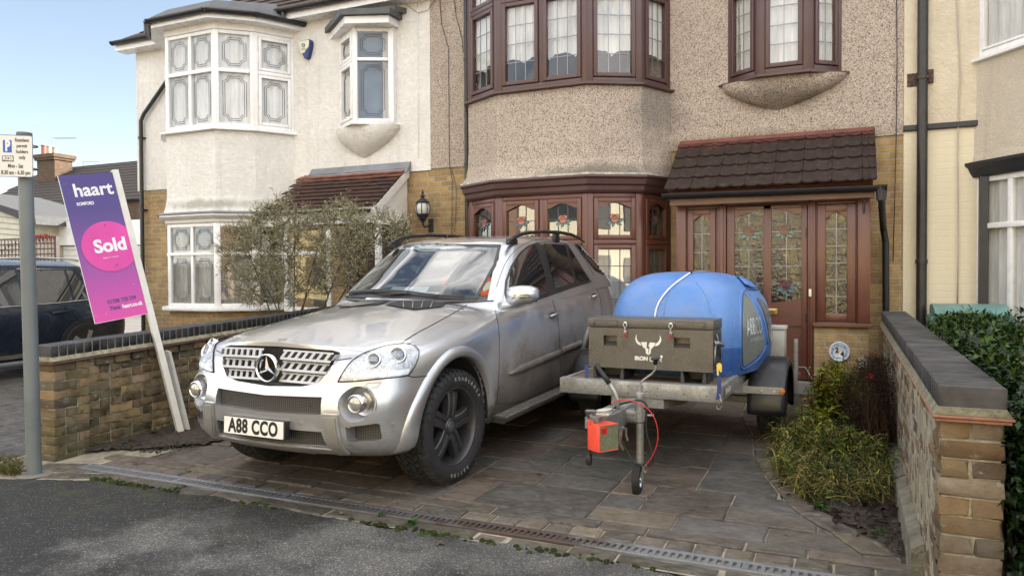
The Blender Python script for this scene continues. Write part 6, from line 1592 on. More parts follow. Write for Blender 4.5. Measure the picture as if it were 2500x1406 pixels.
ch = [(-.01, -.70, .40), (-.01, -.70, .46), (.0, -.74, .47)]
mb = MB(TM); a0 = tl(1515, 1055, -.62); a1 = tl(1517, 1098, -.62); mb.tube([(a0.x, -.62, a0.z+.03), (a0.x, -.63, a0.z), (a1.x-.01, -.64, (a0.z+a1.z)/2), (a1.x+.012, -.62, a1.z)], [.022, .020, .016, .010], 6); a = tl(1528, 1062, -.58); mb.tube([(a.x, -.58, a.z+.05), (a.x, -.58, a.z-.0), (a.x+.012, -.58, a.z-.035)], .009, 6); mb.build('brake_linkage', mat('rusty_steel', (.15, .115, .085), .7, .3, var=.5, vscale=20), TR, autos=40)
hb = [tl(x, y, -.55) for x, y in ((1509, 1000), (1508, 975), (1500, 955), (1485, 930))]
mb = MB(TM); mb.tube(hb, .0125, 10); hl_ = mb.build('handbrake_lever', GALV, TR, smooth=True)
hb = [tl(x, y, -.55) for x, y in ((1488, 936), (1475, 918), (1463, 902), (1457, 887))]; mb = MB(TM); mb.tube(hb, [.017, .0175, .017, .0155], 10); mb.build('lever_grip', mat('black_grip', (.02, .02, .022), .6, bmp=.4, bscale=150), hl_, smooth=True)
# jockey wheel
JX, JY = .155, -.47; jp = lambda x, y: tl(x, y, JY)
zt = jp(1562, 1020).z; JX = jp(1562, 1000).x
mb = MB(TM); mb.cyl((JX, JY, .22), (JX, JY, .70), .0255, 20); mb.cyl((JX, JY, .62), (JX, JY, .745), .0205, 16); mb.lathe([(.0255, .665), (.031, .668), (.031, .69), (.022, .70)], 18, c=(JX, JY, 0)); mb.cyl((JX, JY, .50), (JX, JY, .575), .036, 20); mb.cyl((JX+.02, JY, .54), (JX+.095, JY+.01, .545), .008, 8)
jt = mb.build('jockey_stem', GALV, TR, autos=40)
mb = MB(TM); c = [jp(x, y) for x, y in ((1563, 945), (1563, 936), (1570, 928), (1592, 912), (1600, 902), (1601, 882))]; mb.tube(c, .0075, 8); mb.build('crank_handle', GALV, jt, smooth=True)
mb = MB(TM); k = jp(1600, 876); mb.lathe([(.0, .016), (.026, .012), (.030, .0), (.026, -.008), (.015, -.012), (.014, -.038), (0, -.04)], 16, c=(k.x, JY, k.z)); mb.build('crank_knob', BLACKP, jt, smooth=True)
mb = MB(TM); mb.cyl((JX, JY, .24), (JX, JY, .16), .018, 12); mb.prism([(JY-.02, .20), (JY+.02, .20), (JY-.02, .09), (JY-.055, .09)], JX+.022, JX+.028, 'x'); mb.prism([(JY-.02, .20), (JY+.02, .20), (JY-.02, .09), (JY-.055, .09)], JX-.040, JX-.034, 'x'); mb.build('jockey_fork', GALV, jt)
WC = (JX-.006, JY-.04, .112)
JM = TM @ Matrix.Translation(WC) @ Matrix.Rotation(R(8), 4, 'Z')
mb = MB(JM); mb.lathe([(.062, .024), (.085, .027), (.099, .024), (.104, .017), (.1035, .012), (.106, .009), (.1045, .004), (.106, 0), (.1045, -.004), (.106, -.009), (.1035, -.012), (.104, -.017), (.099, -.024), (.085, -.027), (.062, -.024)], 40, 'x'); jw = mb.build('jockey_wheel', RUB, TR, autos=30)
mb = MB(JM); mb.lathe([(.064, .016), (.062, .022), (.055, .012), (.022, .008), (.02, .026), (0, .027)], 28, 'x'); mb.lathe([(.064, -.016), (.055, -.012), (.0, -.012)], 28, 'x'); mb.build('jockey_hub', mat('zinc_hub', (.42, .46, .47), .3, .9), jw, autos=40)
# main wheels and mudguards
AY = 1.40; WR = .300; WZ = gz(TO.y+AY)+WR-.002
for s in (1, -1):
    M_ = TM @ Matrix.Translation((.80*s, AY, WZ)) @ (Matrix() if s > 0 else Matrix.Rotation(math.pi, 4, 'Z'))
    mb = MB(M_); pr = [(.175, .085), (.20, .095), (.25, .098), (.275, .092), (.292, .080)]
    for x in (.062, .030, 0, -.030, -.062): pr += [(.298, x+.013), (.298, x+.003), (.291, x), (.298, x-.003), (.298, x-.013)]
    pr += [(.292, -.080), (.275, -.092), (.25, -.098), (.175, -.085)]
    mb.lathe(pr, 56, 'x'); wo = mb.build('trailer_wheel', RUB, TR, autos=30)
    mb = MB(M_); mb.lathe([(.178, .08), (.172, .06), (.15, .05), (.14, .02), (.10, .035), (.05, .045), (.045, .07), (0, .072)], 36, 'x'); mb.build('wheel_disc', mat('dull_wheel_disc', (.16, .155, .15), .5, .5), wo, autos=40)
    M2 = TM @ Matrix.Translation((.80*s, AY, WZ))
    mb = MB(M2); n = 30; rows = []
    for i in range(n+1):
        a = R(lerp(188, -12, i/n)); row = []
        for x, dr in ((-.150, -.045), (-.153, 0), (-.145, .012), (-.11, .018), (.10, .018), (.135, .012), (.143, 0), (.141, -.055)):
            r_ = .375+dr; row.append(mb.v((x*s, r_*math.cos(a)*(1.0), r_*math.sin(a)*1.0)))
        rows.append(row)
    for A, B in zip(rows, rows[1:]):
        for j in range(7): mb.f([A[j], A[j+1], B[j+1], B[j]])
    mb.build('mudguard', BPL, TR, smooth=True, solid=.004)
    mb = MB(TM); mb.cbox(min(.61*s, .93*s), max(.61*s, .93*s), 1.005, 1.013, .505, .565, .003); mb.build('mudguard_bracket', GALV, TR); mb = MB(TM); mb.cbox(min(.61*s, .90*s), max(.61*s, .90*s), AY-.04, AY+.04, WZ-.03, WZ+.03, .01); mb.build('stub_axle', GALV2, TR)
    for x in (.76, .86): mb = MB(TM); mb.cyl((x*s, .992, .535), (x*s, 1.006, .535), .012, 6); mb.build('bracket_bolt', mat('bolt_zinc', (.5, .52, .52), .3, .9), TR)
    mb = MB(TM); mb.lathe([(.0, .985), (.020, .987), (.022, 1.0), (.020, 1.005)], 16, 'y', (.925*s, 0, .54)); mb.build('amber_reflector', mat('amber', (.6, .17, .02), .3), TR)
# axle suspension box, rear upstand and rear post
mb = MB(TM); mb.cbox(-.70, .70, AY-.03, AY+.03, WZ-.02, WZ+.04, .008); mb.build('axle', GALV2, TR)
mb = MB(TM); mb.cbox(.50, .84, 2.0, 2.2, .69, .97, .012); mb.cbox(.49, .85, 1.99, 2.21, .965, 1.0, .006); mb.build('rear_locker', mat('pale_grey_locker', (.42, .42, .38), .6, .2, dirt=.4, dirtcol=(.2, .18, .14)), TR, autos=40)
mb = MB(TM); mb.cbox(.92, .955, 2.02, 2.06, .38, .88, .004); mb.cbox(.62, .93, 2.03, 2.07, .56, .60, .004); mb.tube([(.955, 2.04, .62), (1.02, 2.03, .62), (1.05, 2.0, .58), (1.08, 1.98, .52)], .006, 6); mb.build('rear_lighting_bracket', GALV, TR)
# cables
CBLK = mat('cable_black', (.015, .015, .017), .5); CRED = mat('cable_red', (.55, .03, .04), .4)
def tpath(P, y): return [tl(a, b, y if not isinstance(y, list) else y[i]) for i, (a, b) in enumerate(P)]
def smp(P, it=2): 
    P = [Vector(p) for p in P]
    for _ in range(it):
        Q = [P[0]]
        for a, b in zip(P, P[1:]): Q += [a*.75+b*.25, a*.25+b*.75]
        P = Q+[P[-1]]
    return P
mb = MB(TM); mb.tube(smp(tpath([(1492, 984), (1515, 975), (1545, 977), (1575, 990), (1597, 1015), (1607, 1050), (1605, 1085), (1592, 1115), (1577, 1135)], -.56)), .0038, 6); mb.build('breakaway_cable', CRED, TR, smooth=True)
mb = MB(TM); mb.tube(smp(tpath([(1577, 1133), (1570, 1142), (1576, 1155), (1580, 1145), (1577, 1133)], -.56)), .0022, 6); mb.build('cable_clip', mat('bolt_zinc', (.5, .52, .52), .3, .9), TR, smooth=True)
mb = MB(TM); mb.tube(smp(tpath([(1497, 998), (1515, 985), (1540, 980), (1562, 975), (1580, 985), (1577, 1020), (1578, 1060), (1590, 1095), (1596, 1118), (1588, 1135), (1570, 1137)], -.53)), .0075, 8); mb.tube(smp(tpath([(1568, 1137), (1545, 1128), (1530, 1100), (1520, 1075)], -.53)), .0055, 8); mb.build('lighting_cable', CBLK, TR, smooth=True)
mb = MB(TM); mb.tube(smp(tpath([(1458, 1045), (1452, 1068), (1444, 1088), (1440, 1102)], -.98)), .005, 8); q = tl(1438, 1115, -.98); mb.lathe([(.0, .05), (.012, .048), (.014, .02), (.020, .015), (.021, -.04), (.017, -.05), (0, -.05)], 14, c=(q.x, q.y, q.z)); mb.cbox(q.x-.018, q.x+.018, q.y-.024, q.y-.018, q.z-.03, q.z+.012, .003); mb.build('plug', CBLK, TR, autos=40)
# straps
BLUS = mat('blue_webbing', (.035, .055, .17), .8, bmp=.5, bscale=200); YEL = mat('yellow_plastic', (.72, .50, .10), .45)
for P, nm in (([(1755, 915), (1757, 940), (1756, 960), (1753, 975)], 'strap'), ([(1432, 890), (1434, 905), (1434, 922)], 'strap')):
    pts = tpath(P, .0); mb = MB(TM)
    for a, b in zip(pts, pts[1:]): mb.quad((a.x-.014, -.012, a.z), (a.x+.014, -.008, a.z), (b.x+.014, -.010, b.z), (b.x-.014, -.014, b.z))
    o = mb.build('ratchet_strap', BLUS, None, solid=.003); tag(o, 'blue webbing strap with yellow buckle at the right end of the trailer' if P[0][0] > 1500 else 'short blue webbing strap tied beside the left end of the grey toolbox', 'strap', 'blue straps on the trailer')
    if P[0][0] > 1500:
        a = tl(1757, 893, 0); b = MB(TM); b.prism([(a.x+.018*math.cos(t), a.z+.022*math.sin(t)) for t in [2*math.pi*i/16 for i in range(16)]], -.022, -.008, 'y'); b.prism([(a.x-.017, a.z), (a.x+.018, a.z), (a.x+.017, a.z-.042), (a.x+.006, a.z-.040), (a.x-.003, a.z-.02), (a.x-.003, a.z-.062), (a.x-.010, a.z-.068), (a.x-.016, a.z-.062)], -.020, -.010, 'y'); q = b.build('buckle', YEL, o, autos=40)
        b = MB(TM); b.tube(smp(tpath([(1757, 962), (1761, 975), (1764, 988), (1757, 972)], -.02)), .004, 6); b.tube(smp(tpath([(1754, 985), (1747, 995), (1757, 1000), (1763, 990)], -.02)), .002, 6); b.build('hook', mat('bolt_zinc', (.5, .52, .52), .3, .9), o, smooth=True)
# ---- grey toolbox
def hammer():
    m, nt, bs = newmat('hammered_grey_paint'); setc(bs, Roughness=.42, Metallic=.35, Specular_IOR_Level=.6); v = coord(nt, 'World'); n = noise(nt, v, 170, 3, .6, .35, .65)
    c = mixrgb(nt, (.075, .069, .062), (.145, .132, .115), n); c = mixrgb(nt, c, (.05, .045, .04), math2(nt, 'MULTIPLY', noise(nt, v, 7, 5, .6, .5, .7), .3)); nt.links.new(c, bs.inputs['Base Color']); bump(nt, bs, noise(nt, v, 190, 2), .4, .002); return m
HAM = hammer(); BXD = mat('box_dark_side', (.055, .056, .058), .5, .3)
BX0, BX1, BY0, BY1, BZ0, BZ1 = -.412, .540, .105, .44, .778, 1.158
BXT = thing('toolbox', 'dark grey hammered steel toolbox with white horned bull emblem on trailer front', 'toolbox', TM @ Vector((.06, .3, .69)))
W_ = Matrix.Diagonal((1, 1, 1, 1)); lidz = 1.085
def fx(px): return tl(px, 840, BY0).x
def fz(py, px=1583): return tl(px, py, BY0).z
def panel_holes(mb, x0, x1, z0, z1, holes, y0, y1):
    xs = sorted({x0, x1, *[h[0] for h in holes], *[h[1] for h in holes]}); zs = sorted({z0, z1, *[h[2] for h in holes], *[h[3] for h in holes]})
    for xa, xb in zip(xs, xs[1:]):
        for za, zb in zip(zs, zs[1:]):
            if any(h[0] <= (xa+xb)/2 <= h[1] and h[2] <= (za+zb)/2 <= h[3] for h in holes): continue
            mb.quad((xa, y0, za), (xb, y0, za), (xb, y0, zb), (xa, y0, zb))
H1 = (-.292, -.185, .945, 1.025); H2 = (.255, .375, .948, 1.025)
mb = MB(TM); panel_holes(mb, BX0, BX1, BZ0, lidz, [H1, H2], BY0, 0)
mb.quad((BX0, BY0, BZ0), (BX0, BY1, BZ0), (BX0, BY1, lidz), (BX0, BY0, lidz)); mb.quad((BX1, BY0, BZ0), (BX1, BY1, BZ0), (BX1, BY1, lidz), (BX1, BY0, lidz)); mb.quad((BX0, BY1, BZ0), (BX1, BY1, BZ0), (BX1, BY1, lidz), (BX0, BY1, lidz)); mb.quad((BX0, BY0, BZ0), (BX1, BY0, BZ0), (BX1, BY1, BZ0), (BX0, BY1, BZ0))
for h in (H1, H2):
    d = BY0+.06; mb.quad((h[0], BY0, h[2]), (h[0], d, h[2]), (h[0], d, h[3]), (h[0], BY0, h[3])); mb.quad((h[1], BY0, h[2]), (h[1], d, h[2]), (h[1], d, h[3]), (h[1], BY0, h[3])); mb.quad((h[0], BY0, h[3]), (h[1], BY0, h[3]), (h[1], d, h[3]), (h[0], d, h[3])); mb.quad((h[0], BY0, h[2]), (h[1], BY0, h[2]), (h[1], d, h[2]+.03), (h[0], d, h[2]+.03)); mb.quad((h[0], d, h[2]), (h[1], d, h[2]), (h[1], d, h[3]), (h[0], d, h[3]))
mb.build('box_body', HAM, BXT, recalc=False)
mb = MB(TM); mb.cbox(BX0-.006, BX1+.006, BY0-.007, BY1+.005, lidz+.003, BZ1, .006); lo = mb.build('lid', HAM, BXT, autos=40)
mb = MB(TM)
for x0, x1 in ((-.365, -.175), (.268, .485)):
    zc0, zc1 = 1.103, 1.143; P_ = [(x0, zc0), (x1, zc0), (x1, zc1), (x0, zc1), (x0, zc0)]; mb.tube([(a, BY0-.008, b) for a, b in P_], .0035, 6)
mb.build('lid_pressing', HAM, lo, smooth=True)
for px, py in ((1527, 805), (1638, 808)):
    c = tl(px, py, BY0-.01); mb = MB(TM); y = BY0-.012; mb.cbox(c.x-.012, c.x+.012, y-.006, y+.006, c.z+.045, c.z+.062, .003); mb.tube([(c.x-.012, y-.006, c.z+.048), (c.x-.014, y-.008, c.z+.035), (c.x, y-.008, c.z+.010), (c.x+.014, y-.008, c.z+.035), (c.x+.012, y-.006, c.z+.048)], .0026, 6); mb.cyl((c.x, y-.008, c.z+.012), (c.x, y-.006, c.z-.03), .006, 8); mb.cbox(c.x-.011, c.x+.011, y-.005, y+.006, c.z-.022, c.z-.006, .003)
    la = mb.build('latch', mat('bright_zinc', (.62, .63, .60), .3, .85), BXT, autos=40); mb = MB(TM); mb.tube([(c.x-.004, y-.012, c.z-.022), (c.x-.013, y-.012, c.z-.04), (c.x-.010, y-.012, c.z-.052), (c.x+.008, y-.012, c.z-.052), (c.x+.011, y-.012, c.z-.038), (c.x+.004, y-.012, c.z-.022)], .0045, 6); mb.build('latch_tab', mat('red_rubber', (.40, .03, .03), .5), la, smooth=True)
for x0, x1 in ((-.385, -.14), (.30, .485)):
    mb = MB(TM); mb.prism([(x0, .684), (x0+.03, .684), (x0+.016, BZ0), (x0, BZ0)], .13, .40, 'y'); mb.prism([(x1-.03, .684), (x1, .684), (x1, BZ0), (x1-.016, BZ0)], .13, .40, 'y'); mb.box(x0, x1, .13, .40, .684, .692); mb.box(x0, x1, .34, .40, .692, BZ0); mb.build('box_foot', BXD, BXT)
mb = MB(TM); mb.box(BX1+.0005, BX1+.004, BY0+.02, BY1-.02, .80, 1.05); mb.build('end_panel', BXD, BXT)
mb = MB(TM); mb.tube([(BX1+.012, .16, .99), (BX1+.03, .33, .96)], .017, 10); mb.tube([(BX1+.008, .13, 1.01), (BX1+.02, .20, .90)], .006, 6); mb.tube([(BX1+.008, .20, 1.05), (BX1+.02, .30, .92), (BX1+.008, .36, .86)], .006, 6); mb.tube([(BX1+.008, .15, .97), (BX1+.008, .12, .84)], .008, 6); mb.build('side_latch_gear', mat('bolt_zinc_dark', (.25, .26, .26), .4, .8), BXT, smooth=True)
WLET = mat('white_emblem', (.72, .71, .68), .5); y = BY0-.0012
def em(pts): 
    P = [tl(1500+a/10.82, 770+b/10.82, y) for a, b in pts]; mb.prism([(p.x, p.z) for p in P], y-.0008, y, 'y')
mb = MB(TM)
em([(595, 500), (575, 520), (552, 600), (560, 660), (590, 725), (640, 770), (700, 790), (715, 785), (695, 745), (680, 722), (640, 700), (605, 655), (588, 600), (585, 540)])
em([(1190, 512), (1215, 550), (1238, 610), (1235, 680), (1200, 745), (1150, 795), (1085, 810), (1072, 805), (1085, 765), (1105, 735), (1150, 705), (1185, 650), (1203, 600), (1200, 550)])
em([(700, 705), (858, 700), (848, 868), (898, 868), (890, 1040), (860, 1020), (830, 990), (828, 930), (808, 870), (755, 835)])
em([(935, 708), (1085, 722), (1062, 790), (1010, 850), (970, 885), (950, 1010), (905, 1040), (895, 1045), (935, 822), (898, 822)])
mb.build('bull_emblem', WLET, BXT)
a = tl(1565.5, 875, y); text('box_lettering', 'IRON', .040, TM @ textM(Vector((a.x, y-.001, a.z)), (1, 0, 0), (0, 0, 1)), WLET, BXT, .0006, bold=.0022, sx=1.02, space=1.02)
mb = MB(TM)
def stroke(pts, r=.0032):
    P = [tl(1500+u/10.82, 770+v/10.82, y-.001) for u, v in pts]; mb.tube([(p.x, y-.001, p.z) for p in P], r, 5)
stroke([(940, 1110), (1070, 1112), (1075, 1190), (960, 1205), (940, 1190), (940, 1110)]); stroke([(1105, 1112), (1130, 1160), (1180, 1168), (1240, 1150), (1250, 1110)]); stroke([(1120, 1210), (1140, 1180), (1200, 1175), (1240, 1200), (1250, 1225)])
p = tl(1615, 870, y); mb.cyl((p.x, y-.002, p.z), (p.x, y, p.z), .009, 14); mb.build('box_lettering_flourish', WLET, BXT)
# ---- blue tank
def tankmat():
    m, nt, bs = newmat('blue_polythene'); setc(bs, Roughness=.42, Specular_IOR_Level=.45); v = coord(nt, 'World'); sp_ = _n(nt, 'ShaderNodeSeparateXYZ'); nt.links.new(v, sp_.inputs[0])
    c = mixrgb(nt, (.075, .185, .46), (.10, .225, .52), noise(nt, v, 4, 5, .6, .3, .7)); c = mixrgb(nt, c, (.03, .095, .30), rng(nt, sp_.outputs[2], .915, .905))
    c = mixrgb(nt, c, (.035, .05, .09), math2(nt, 'MULTIPLY', noise(nt, v, 30, 5, .7, .62, .7), .6)); c = mixrgb(nt, c, (.19, .24, .36), math2(nt, 'MULTIPLY', noise(nt, v, 5, 8, .75, .48, .72), .5)); nt.links.new(c, bs.inputs['Base Color']); bump(nt, bs, math2(nt, 'ADD', noise(nt, v, 5, 2), math2(nt, 'MULTIPLY', noise(nt, v, 70, 3), .12)), .3, .02); return m
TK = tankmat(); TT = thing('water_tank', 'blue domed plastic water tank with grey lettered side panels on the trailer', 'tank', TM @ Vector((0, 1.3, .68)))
ty0, ty1, tw, tz0, tz1 = .50, 1.98, .575, .685, 1.515
def tz(x, y):
    u = abs(x)/tw; v = abs((y-1.27)/.76); return u, v
def tankpt(th, ph):
    """superellipsoid: th round in plan, ph from the foot (0) to the crown (1)"""
    ct, st = math.cos(th), math.sin(th); e = .38; cx = (abs(ct)**e)*(1 if ct > 0 else -1); sy = (abs(st)**e)*(1 if st > 0 else -1)
    if ph < .40: k = 1-.045*(1-ph/.4)**2; z = lerp(tz0, tz0+.26, ph/.4)
    else:
        a = (ph-.40)/.60*math.pi/2; k = math.cos(a)**.62; z = tz0+.26+(tz1-tz0-.26)*math.sin(a)**.86
    y = 1.24+.74*sy*k; x = .10+lerp(.50, .675, max(0, min(1, (y-.5)/.8)))*cx*k
    # pressed ribs and seams
    return (x, y, z)
mb = MB(TM); mb.grid(lambda u, v: tankpt(u*2*math.pi, v*.999), 96, 44, True); bmesh.ops.remove_doubles(mb.bm, verts=mb.bm.verts, dist=.0005)
mb.f([mb.bm.verts[0]]*0) if False else None
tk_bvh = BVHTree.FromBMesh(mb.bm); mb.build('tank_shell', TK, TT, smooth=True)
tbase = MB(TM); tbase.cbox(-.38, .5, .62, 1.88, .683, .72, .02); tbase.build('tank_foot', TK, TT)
CW = Vector((0, 0, CAMZ))
def tpick(px, py, off=.004):
    h = tk_bvh.ray_cast(CW, ray(px, py).normalized()); 
    if h[0] is None: return (None, None)
    n = h[1] if h[1].dot(CW-h[0]) > 0 else -h[1]; return (h[0], n)
def tpatch(P, off, name, m, step=5, par=None, solid=0, sm=1):
    P = smoothp(P, True, sm) if sm else P; b = MB(); pts, faces = patch2(P, step, tpick); vs = [None if p is None else b.v(p+n*off) for p, n in pts]
    for f in faces:
        q = [vs[i] for i in f]
        if None not in q: b.f(q)
    return b.build(name, m, par or TT, smooth=True, solid=solid)
def tline(P, r, off, name, m, par=None, sm=2):
    q = []
    for p in densify(smoothp(P, False, sm), 4, False):
        a, n = tpick(p.x, p.y)
        if a is not None: q.append(a+n*off)
    if len(q) > 1: b = MB(); b.tube(q, r, 8); return b.build(name, m, par or TT, smooth=True)
LABM = mat('grey_label_panel', (.155, .175, .17), .22, var=.12, vscale=2, coat=.3)
tpatch([(1812, 722), (1818, 712), (1840, 750), (1855, 790), (1864, 825), (1866, 845), (1850, 870), (1818, 893), (1811, 890)], .006, 'label_panel', LABM, sm=1)
tpatch([(1842, 722), (1862, 735), (1880, 765), (1888, 800), (1890, 835), (1878, 836), (1874, 800), (1862, 755)], .006, 'label_panel', LABM, sm=1)
tline([(1806, 730), (1812, 712), (1822, 706), (1842, 735), (1860, 780), (1870, 830), (1868, 852), (1850, 880), (1815, 903), (1806, 895), (1806, 730)], .010, .0, 'panel_rim', TK, sm=1)
tline([(1822, 706), (1850, 745), (1866, 790), (1874, 840)], .004, .002, 'moulding_seam', mat('deep_blue', (.015, .03, .12), .5))
tline([(1790, 666), (1812, 690), (1822, 708), (1850, 709), (1862, 700)], .006, .002, 'lid_edge', mat('deep_blue', (.015, .03, .12), .5))
tpatch([(1740, 664), (1800, 664), (1835, 672), (1862, 695), (1860, 704), (1822, 706), (1795, 672)], .016, 'tank_lid', TK, 5, solid=.012)
tline([(1655, 672), (1640, 700), (1625, 735), (1620, 770)], .004, .0, 'moulding_ridge', TK); 
tline([(1795, 760), (1790, 820), (1786, 900)], .005, .0, 'moulding_ridge', TK)
tline([(1700, 690), (1725, 720), (1735, 765)], .005, .0, 'moulding_ridge', TK)
# lettering on the side panel, projected onto the shell
def tank_text(txt, p0, p1, hgt, size_r, m, name, yscale=1):
    a, na = tpick(*p0); b, nb = tpick(*p1)
    if a is None or b is None: return
    n = (na+nb).normalized(); r = (b-a); L = r.length; r.normalize(); u = n.cross(r).normalized()
    if u.z < 0: u = -u
    c = bpy.data.curves.new(name, 'FONT'); c.body = txt; c.size = hgt; c.extrude = .0003; c.align_x = 'CENTER'; c.align_y = 'CENTER'; o = bpy.data.objects.new(name, c); COL.objects.link(o); bpy.context.view_layer.update(); dg = bpy.context.evaluated_depsgraph_get(); me = bpy.data.meshes.new_from_object(o.evaluated_get(dg)); bpy.data.objects.remove(o)
    w_ = max(v.co.x for v in me.vertices)-min(v.co.x for v in me.vertices); sx = L/w_; me.transform(Matrix.Scale(sx, 4, (1, 0, 0))); me.transform(textM((a+b)/2+n*.01, r, u))
    for v in me.vertices:
        h = tk_bvh.ray_cast(v.co+n*.15, -n)
        if h[0] is not None: v.co = h[0]+n*.009
    me.materials.append(m); o = bpy.data.objects.new(name, me); COL.objects.link(o); o.parent = TT; o.matrix_parent_inverse = TT.matrix_world.inverted()
TLET = mat('pale_lettering', (.62, .66, .66), .4)
tank_text('ABBCO', (1822, 801), (1858, 795), .20, 1, TLET, 'tank_lettering'); tank_text('FISH TRANSPORTATION', (1829, 832), (1862, 824), .045, 1, TLET, 'tank_lettering_small')
tline([(1687, 667), (1668, 680), (1640, 700), (1615, 728), (1603, 752), (1599, 775)], .0075, .009, 'tie_down_rope', mat('white_rope', (.66, .70, .75), .6), sm=2)
b = MB(); a, n = tpick(1686, 668); b.cyl(a, a+n*.025, .014, 12); b.build('rope_anchor', BLACKP, TT)
# ---- red hitch lock over the coupling
LM = TM @ Matrix.Translation((tl(1464, 1040, -1.06).x, -1.06, 0)) @ Matrix.Rotation(R(-32), 4, 'Z')
LK = thing('hitch_lock', 'bright orange red box lock clamped over the trailer hitch', 'lock', TM @ Vector((0, -1.05, .45)))
z0, z1 = .405, .568
mb = MB(LM); mb.cbox(-.115, .0, -.004, .004, z0, z1, .002); mb.prism([(-.115, z1-.004), (-.06, z1-.004), (-.07, z1+.022), (-.108, z1+.022)], -.004, .004, 'y'); mb.cbox(-.115, .0, .0, .15, z1-.004, z1+.001, .002); mb.cbox(-.115, 0, 0, .15, z0, z0+.005, .002); mb.cbox(-.115, -.110, 0, .15, z0, z1, .002); mb.build('lock_plates', mat('signal_red', (.80, .085, .05), .42, var=.1, vscale=12), LK, autos=40)
mb = MB(LM); mb.box(-.008, -.003, .006, .15, z0+.006, z1-.006); mb.build('lock_side_plate', mat('olive_plate', (.13, .145, .085), .5, var=.25, vscale=25, dirt=.4, dirtcol=(.35, .35, .3)), LK)
mb = MB(LM); mb.box(-.0028, -.0018, .014, .060, z1-.055, z1-.014); st_ = mb.build('warning_sticker', mat('sticker_red', (.55, .02, .02), .4), LK)
mb = MB(LM)
for k in range(4): mb.box(-.0017, -.0012, .02, .054-.006*(k % 2), z1-.022-.008*k-.003, z1-.022-.008*k)
mb.build('sticker_print', BLACKP, st_)
a = tl(1475, 1003, -1.0); mb = MB(TM); P_ = [(a.x+.045*math.cos(t), -1.0+.035*math.sin(t), a.z+.005+.008*math.cos(t)) for t in [2*math.pi*i/20 for i in range(21)]]; mb.tube(P_, .008, 8, False); mb.cbox(a.x-.05, a.x+.04, -1.03, -.96, a.z-.03, a.z-.008, .01); mb.build('lock_ring', mat('ivory_steel', (.45, .43, .38), .45, .3), LK, smooth=True)
# ================================================================== sign, board, lantern, alarm, house number
# parking sign on its grey pole
PX, PY = -5.60, 3.53
p = onZ(68, 1161, 0.0); PX, PY = p.x, p.y+.05
T = thing('parking_sign', 'grey steel pole carrying a white resident permit parking sign', 'sign', (PX, PY, 0)); ptop = onY(60, 326, PY).z
GREYP = mat('grey_pole_paint', (.135, .155, .16), .5, .1, var=.12, vscale=3, dirt=.25, dirtcol=(.12, .115, .1))
lx = onY(59, 440, PY).x
mb = MB(Matrix(((1, 0, (lx-PX)/1.7*.55, 0), (0, 1, 0, 0), (0, 0, 1, 0), (0, 0, 0, 1)))); mb.tube([(PX, PY, -.1), (PX, PY, .55), (PX, PY, ptop)], [.052, .0515, .0505], 28); mb.lathe([(.0515, ptop-.02), (.053, ptop-.018), (.053, ptop+.004), (.0, ptop+.008)], 24, c=(PX, PY, 0)); mb.build('pole', GREYP, T, autos=40)
mb = MB(); mb.lathe([(.12, -.004), (.10, .004), (.06, .006), (.055, .008)], 24, c=(PX, PY, 0)); mb.build('concrete_collar', mat('pole_collar', (.17, .16, .14), .95, bmp=.8, bscale=50), T)
ys = PY-.075; TL_, TR_, BR_, BL_ = onY(-6, 332, ys), onY(79.5, 327, ys), onY(79, 429, ys), onY(-6, 437, ys)
# the plate is turned a little away from the road: fit its own frame
SO = (TL_+TR_+BR_+BL_)/4; 
sr = Vector((math.cos(R(38)), math.sin(R(38)), 0)); d0 = ray(79, 378); d1 = ray(-6, 384)
sp0 = Vector((PX, PY, 0))+Vector((sr.y, -sr.x, 0))*.062
def onS(px, py):
    n = Vector((sr.y, -sr.x, 0)); d = ray(px, py); t = (sp0-Vector((0, 0, CAMZ))).dot(n)/d.dot(n); return Vector((0, 0, CAMZ))+d*t
def onSm(px, py, o=.002): return onS(px, py)+Vector((sr.y, -sr.x, 0))*o
a, b, c, d = onS(-7, 332.5), onS(79.5, 327.5), onS(79, 429), onS(-7, 436)
sn = Vector((sr.y, -sr.x, 0)); u0 = (a-sp0).dot(sr); u1 = (b-sp0).dot(sr); zt, zb = (a.z+b.z)/2, (c.z+d.z)/2
SM = Matrix((sr, Vector((0, 0, 1)), sn)).transposed().to_4x4(); SM.translation = sp0
def rrect(x0, x1, y0, y1, r, n=5):
    P = []
    for cx, cy, a0 in ((x1-r, y1-r, 0), (x0+r, y1-r, 90), (x0+r, y0+r, 180), (x1-r, y0+r, 270)):
        P += [(cx+r*math.cos(R(a0+90*k/n)), cy+r*math.sin(R(a0+90*k/n))) for k in range(n+1)]
    return P
mb = MB(SM); mb.prism(rrect(u0, u1, zb, zt, .015), -.004, 0); mb.build('plate_edge', mat('sign_blue_grey', (.10, .13, .22), .4), T)
mb = MB(SM); mb.prism(rrect(u0+.005, u1-.004, zb+.004, zt-.005, .013), 0, .001); sp_ = mb.build('sign_plate', mat('sign_white', (.68, .66, .63), .4, var=.04, dirt=.1, dirtcol=(.5, .47, .42)), T)
SB = mat('sign_black', (.025, .025, .03), .4); SBL = mat('sign_blue', (.02, .09, .42), .4); SWH = mat('sign_white_ink', (.72, .71, .69), .4)
def suv(px, py): v = onS(px, py)-sp0; return v.dot(sr), v.z
x0, z1 = suv(7, 342); x1, z0 = suv(29, 373); mb = MB(SM); mb.prism(rrect(x0, x1, z0, z1, .006), .001, .002); mb.build('p_panel', SBL, sp_)
x0, z1 = suv(5, 380); x1, z0 = suv(33.5, 395); mb = MB(SM); mb.prism([(x0, z0-.001), (x1, z0), (x1, z1+.001), (x0, z1)], .001, .002); mb.build('zone_panel', SB, sp_)
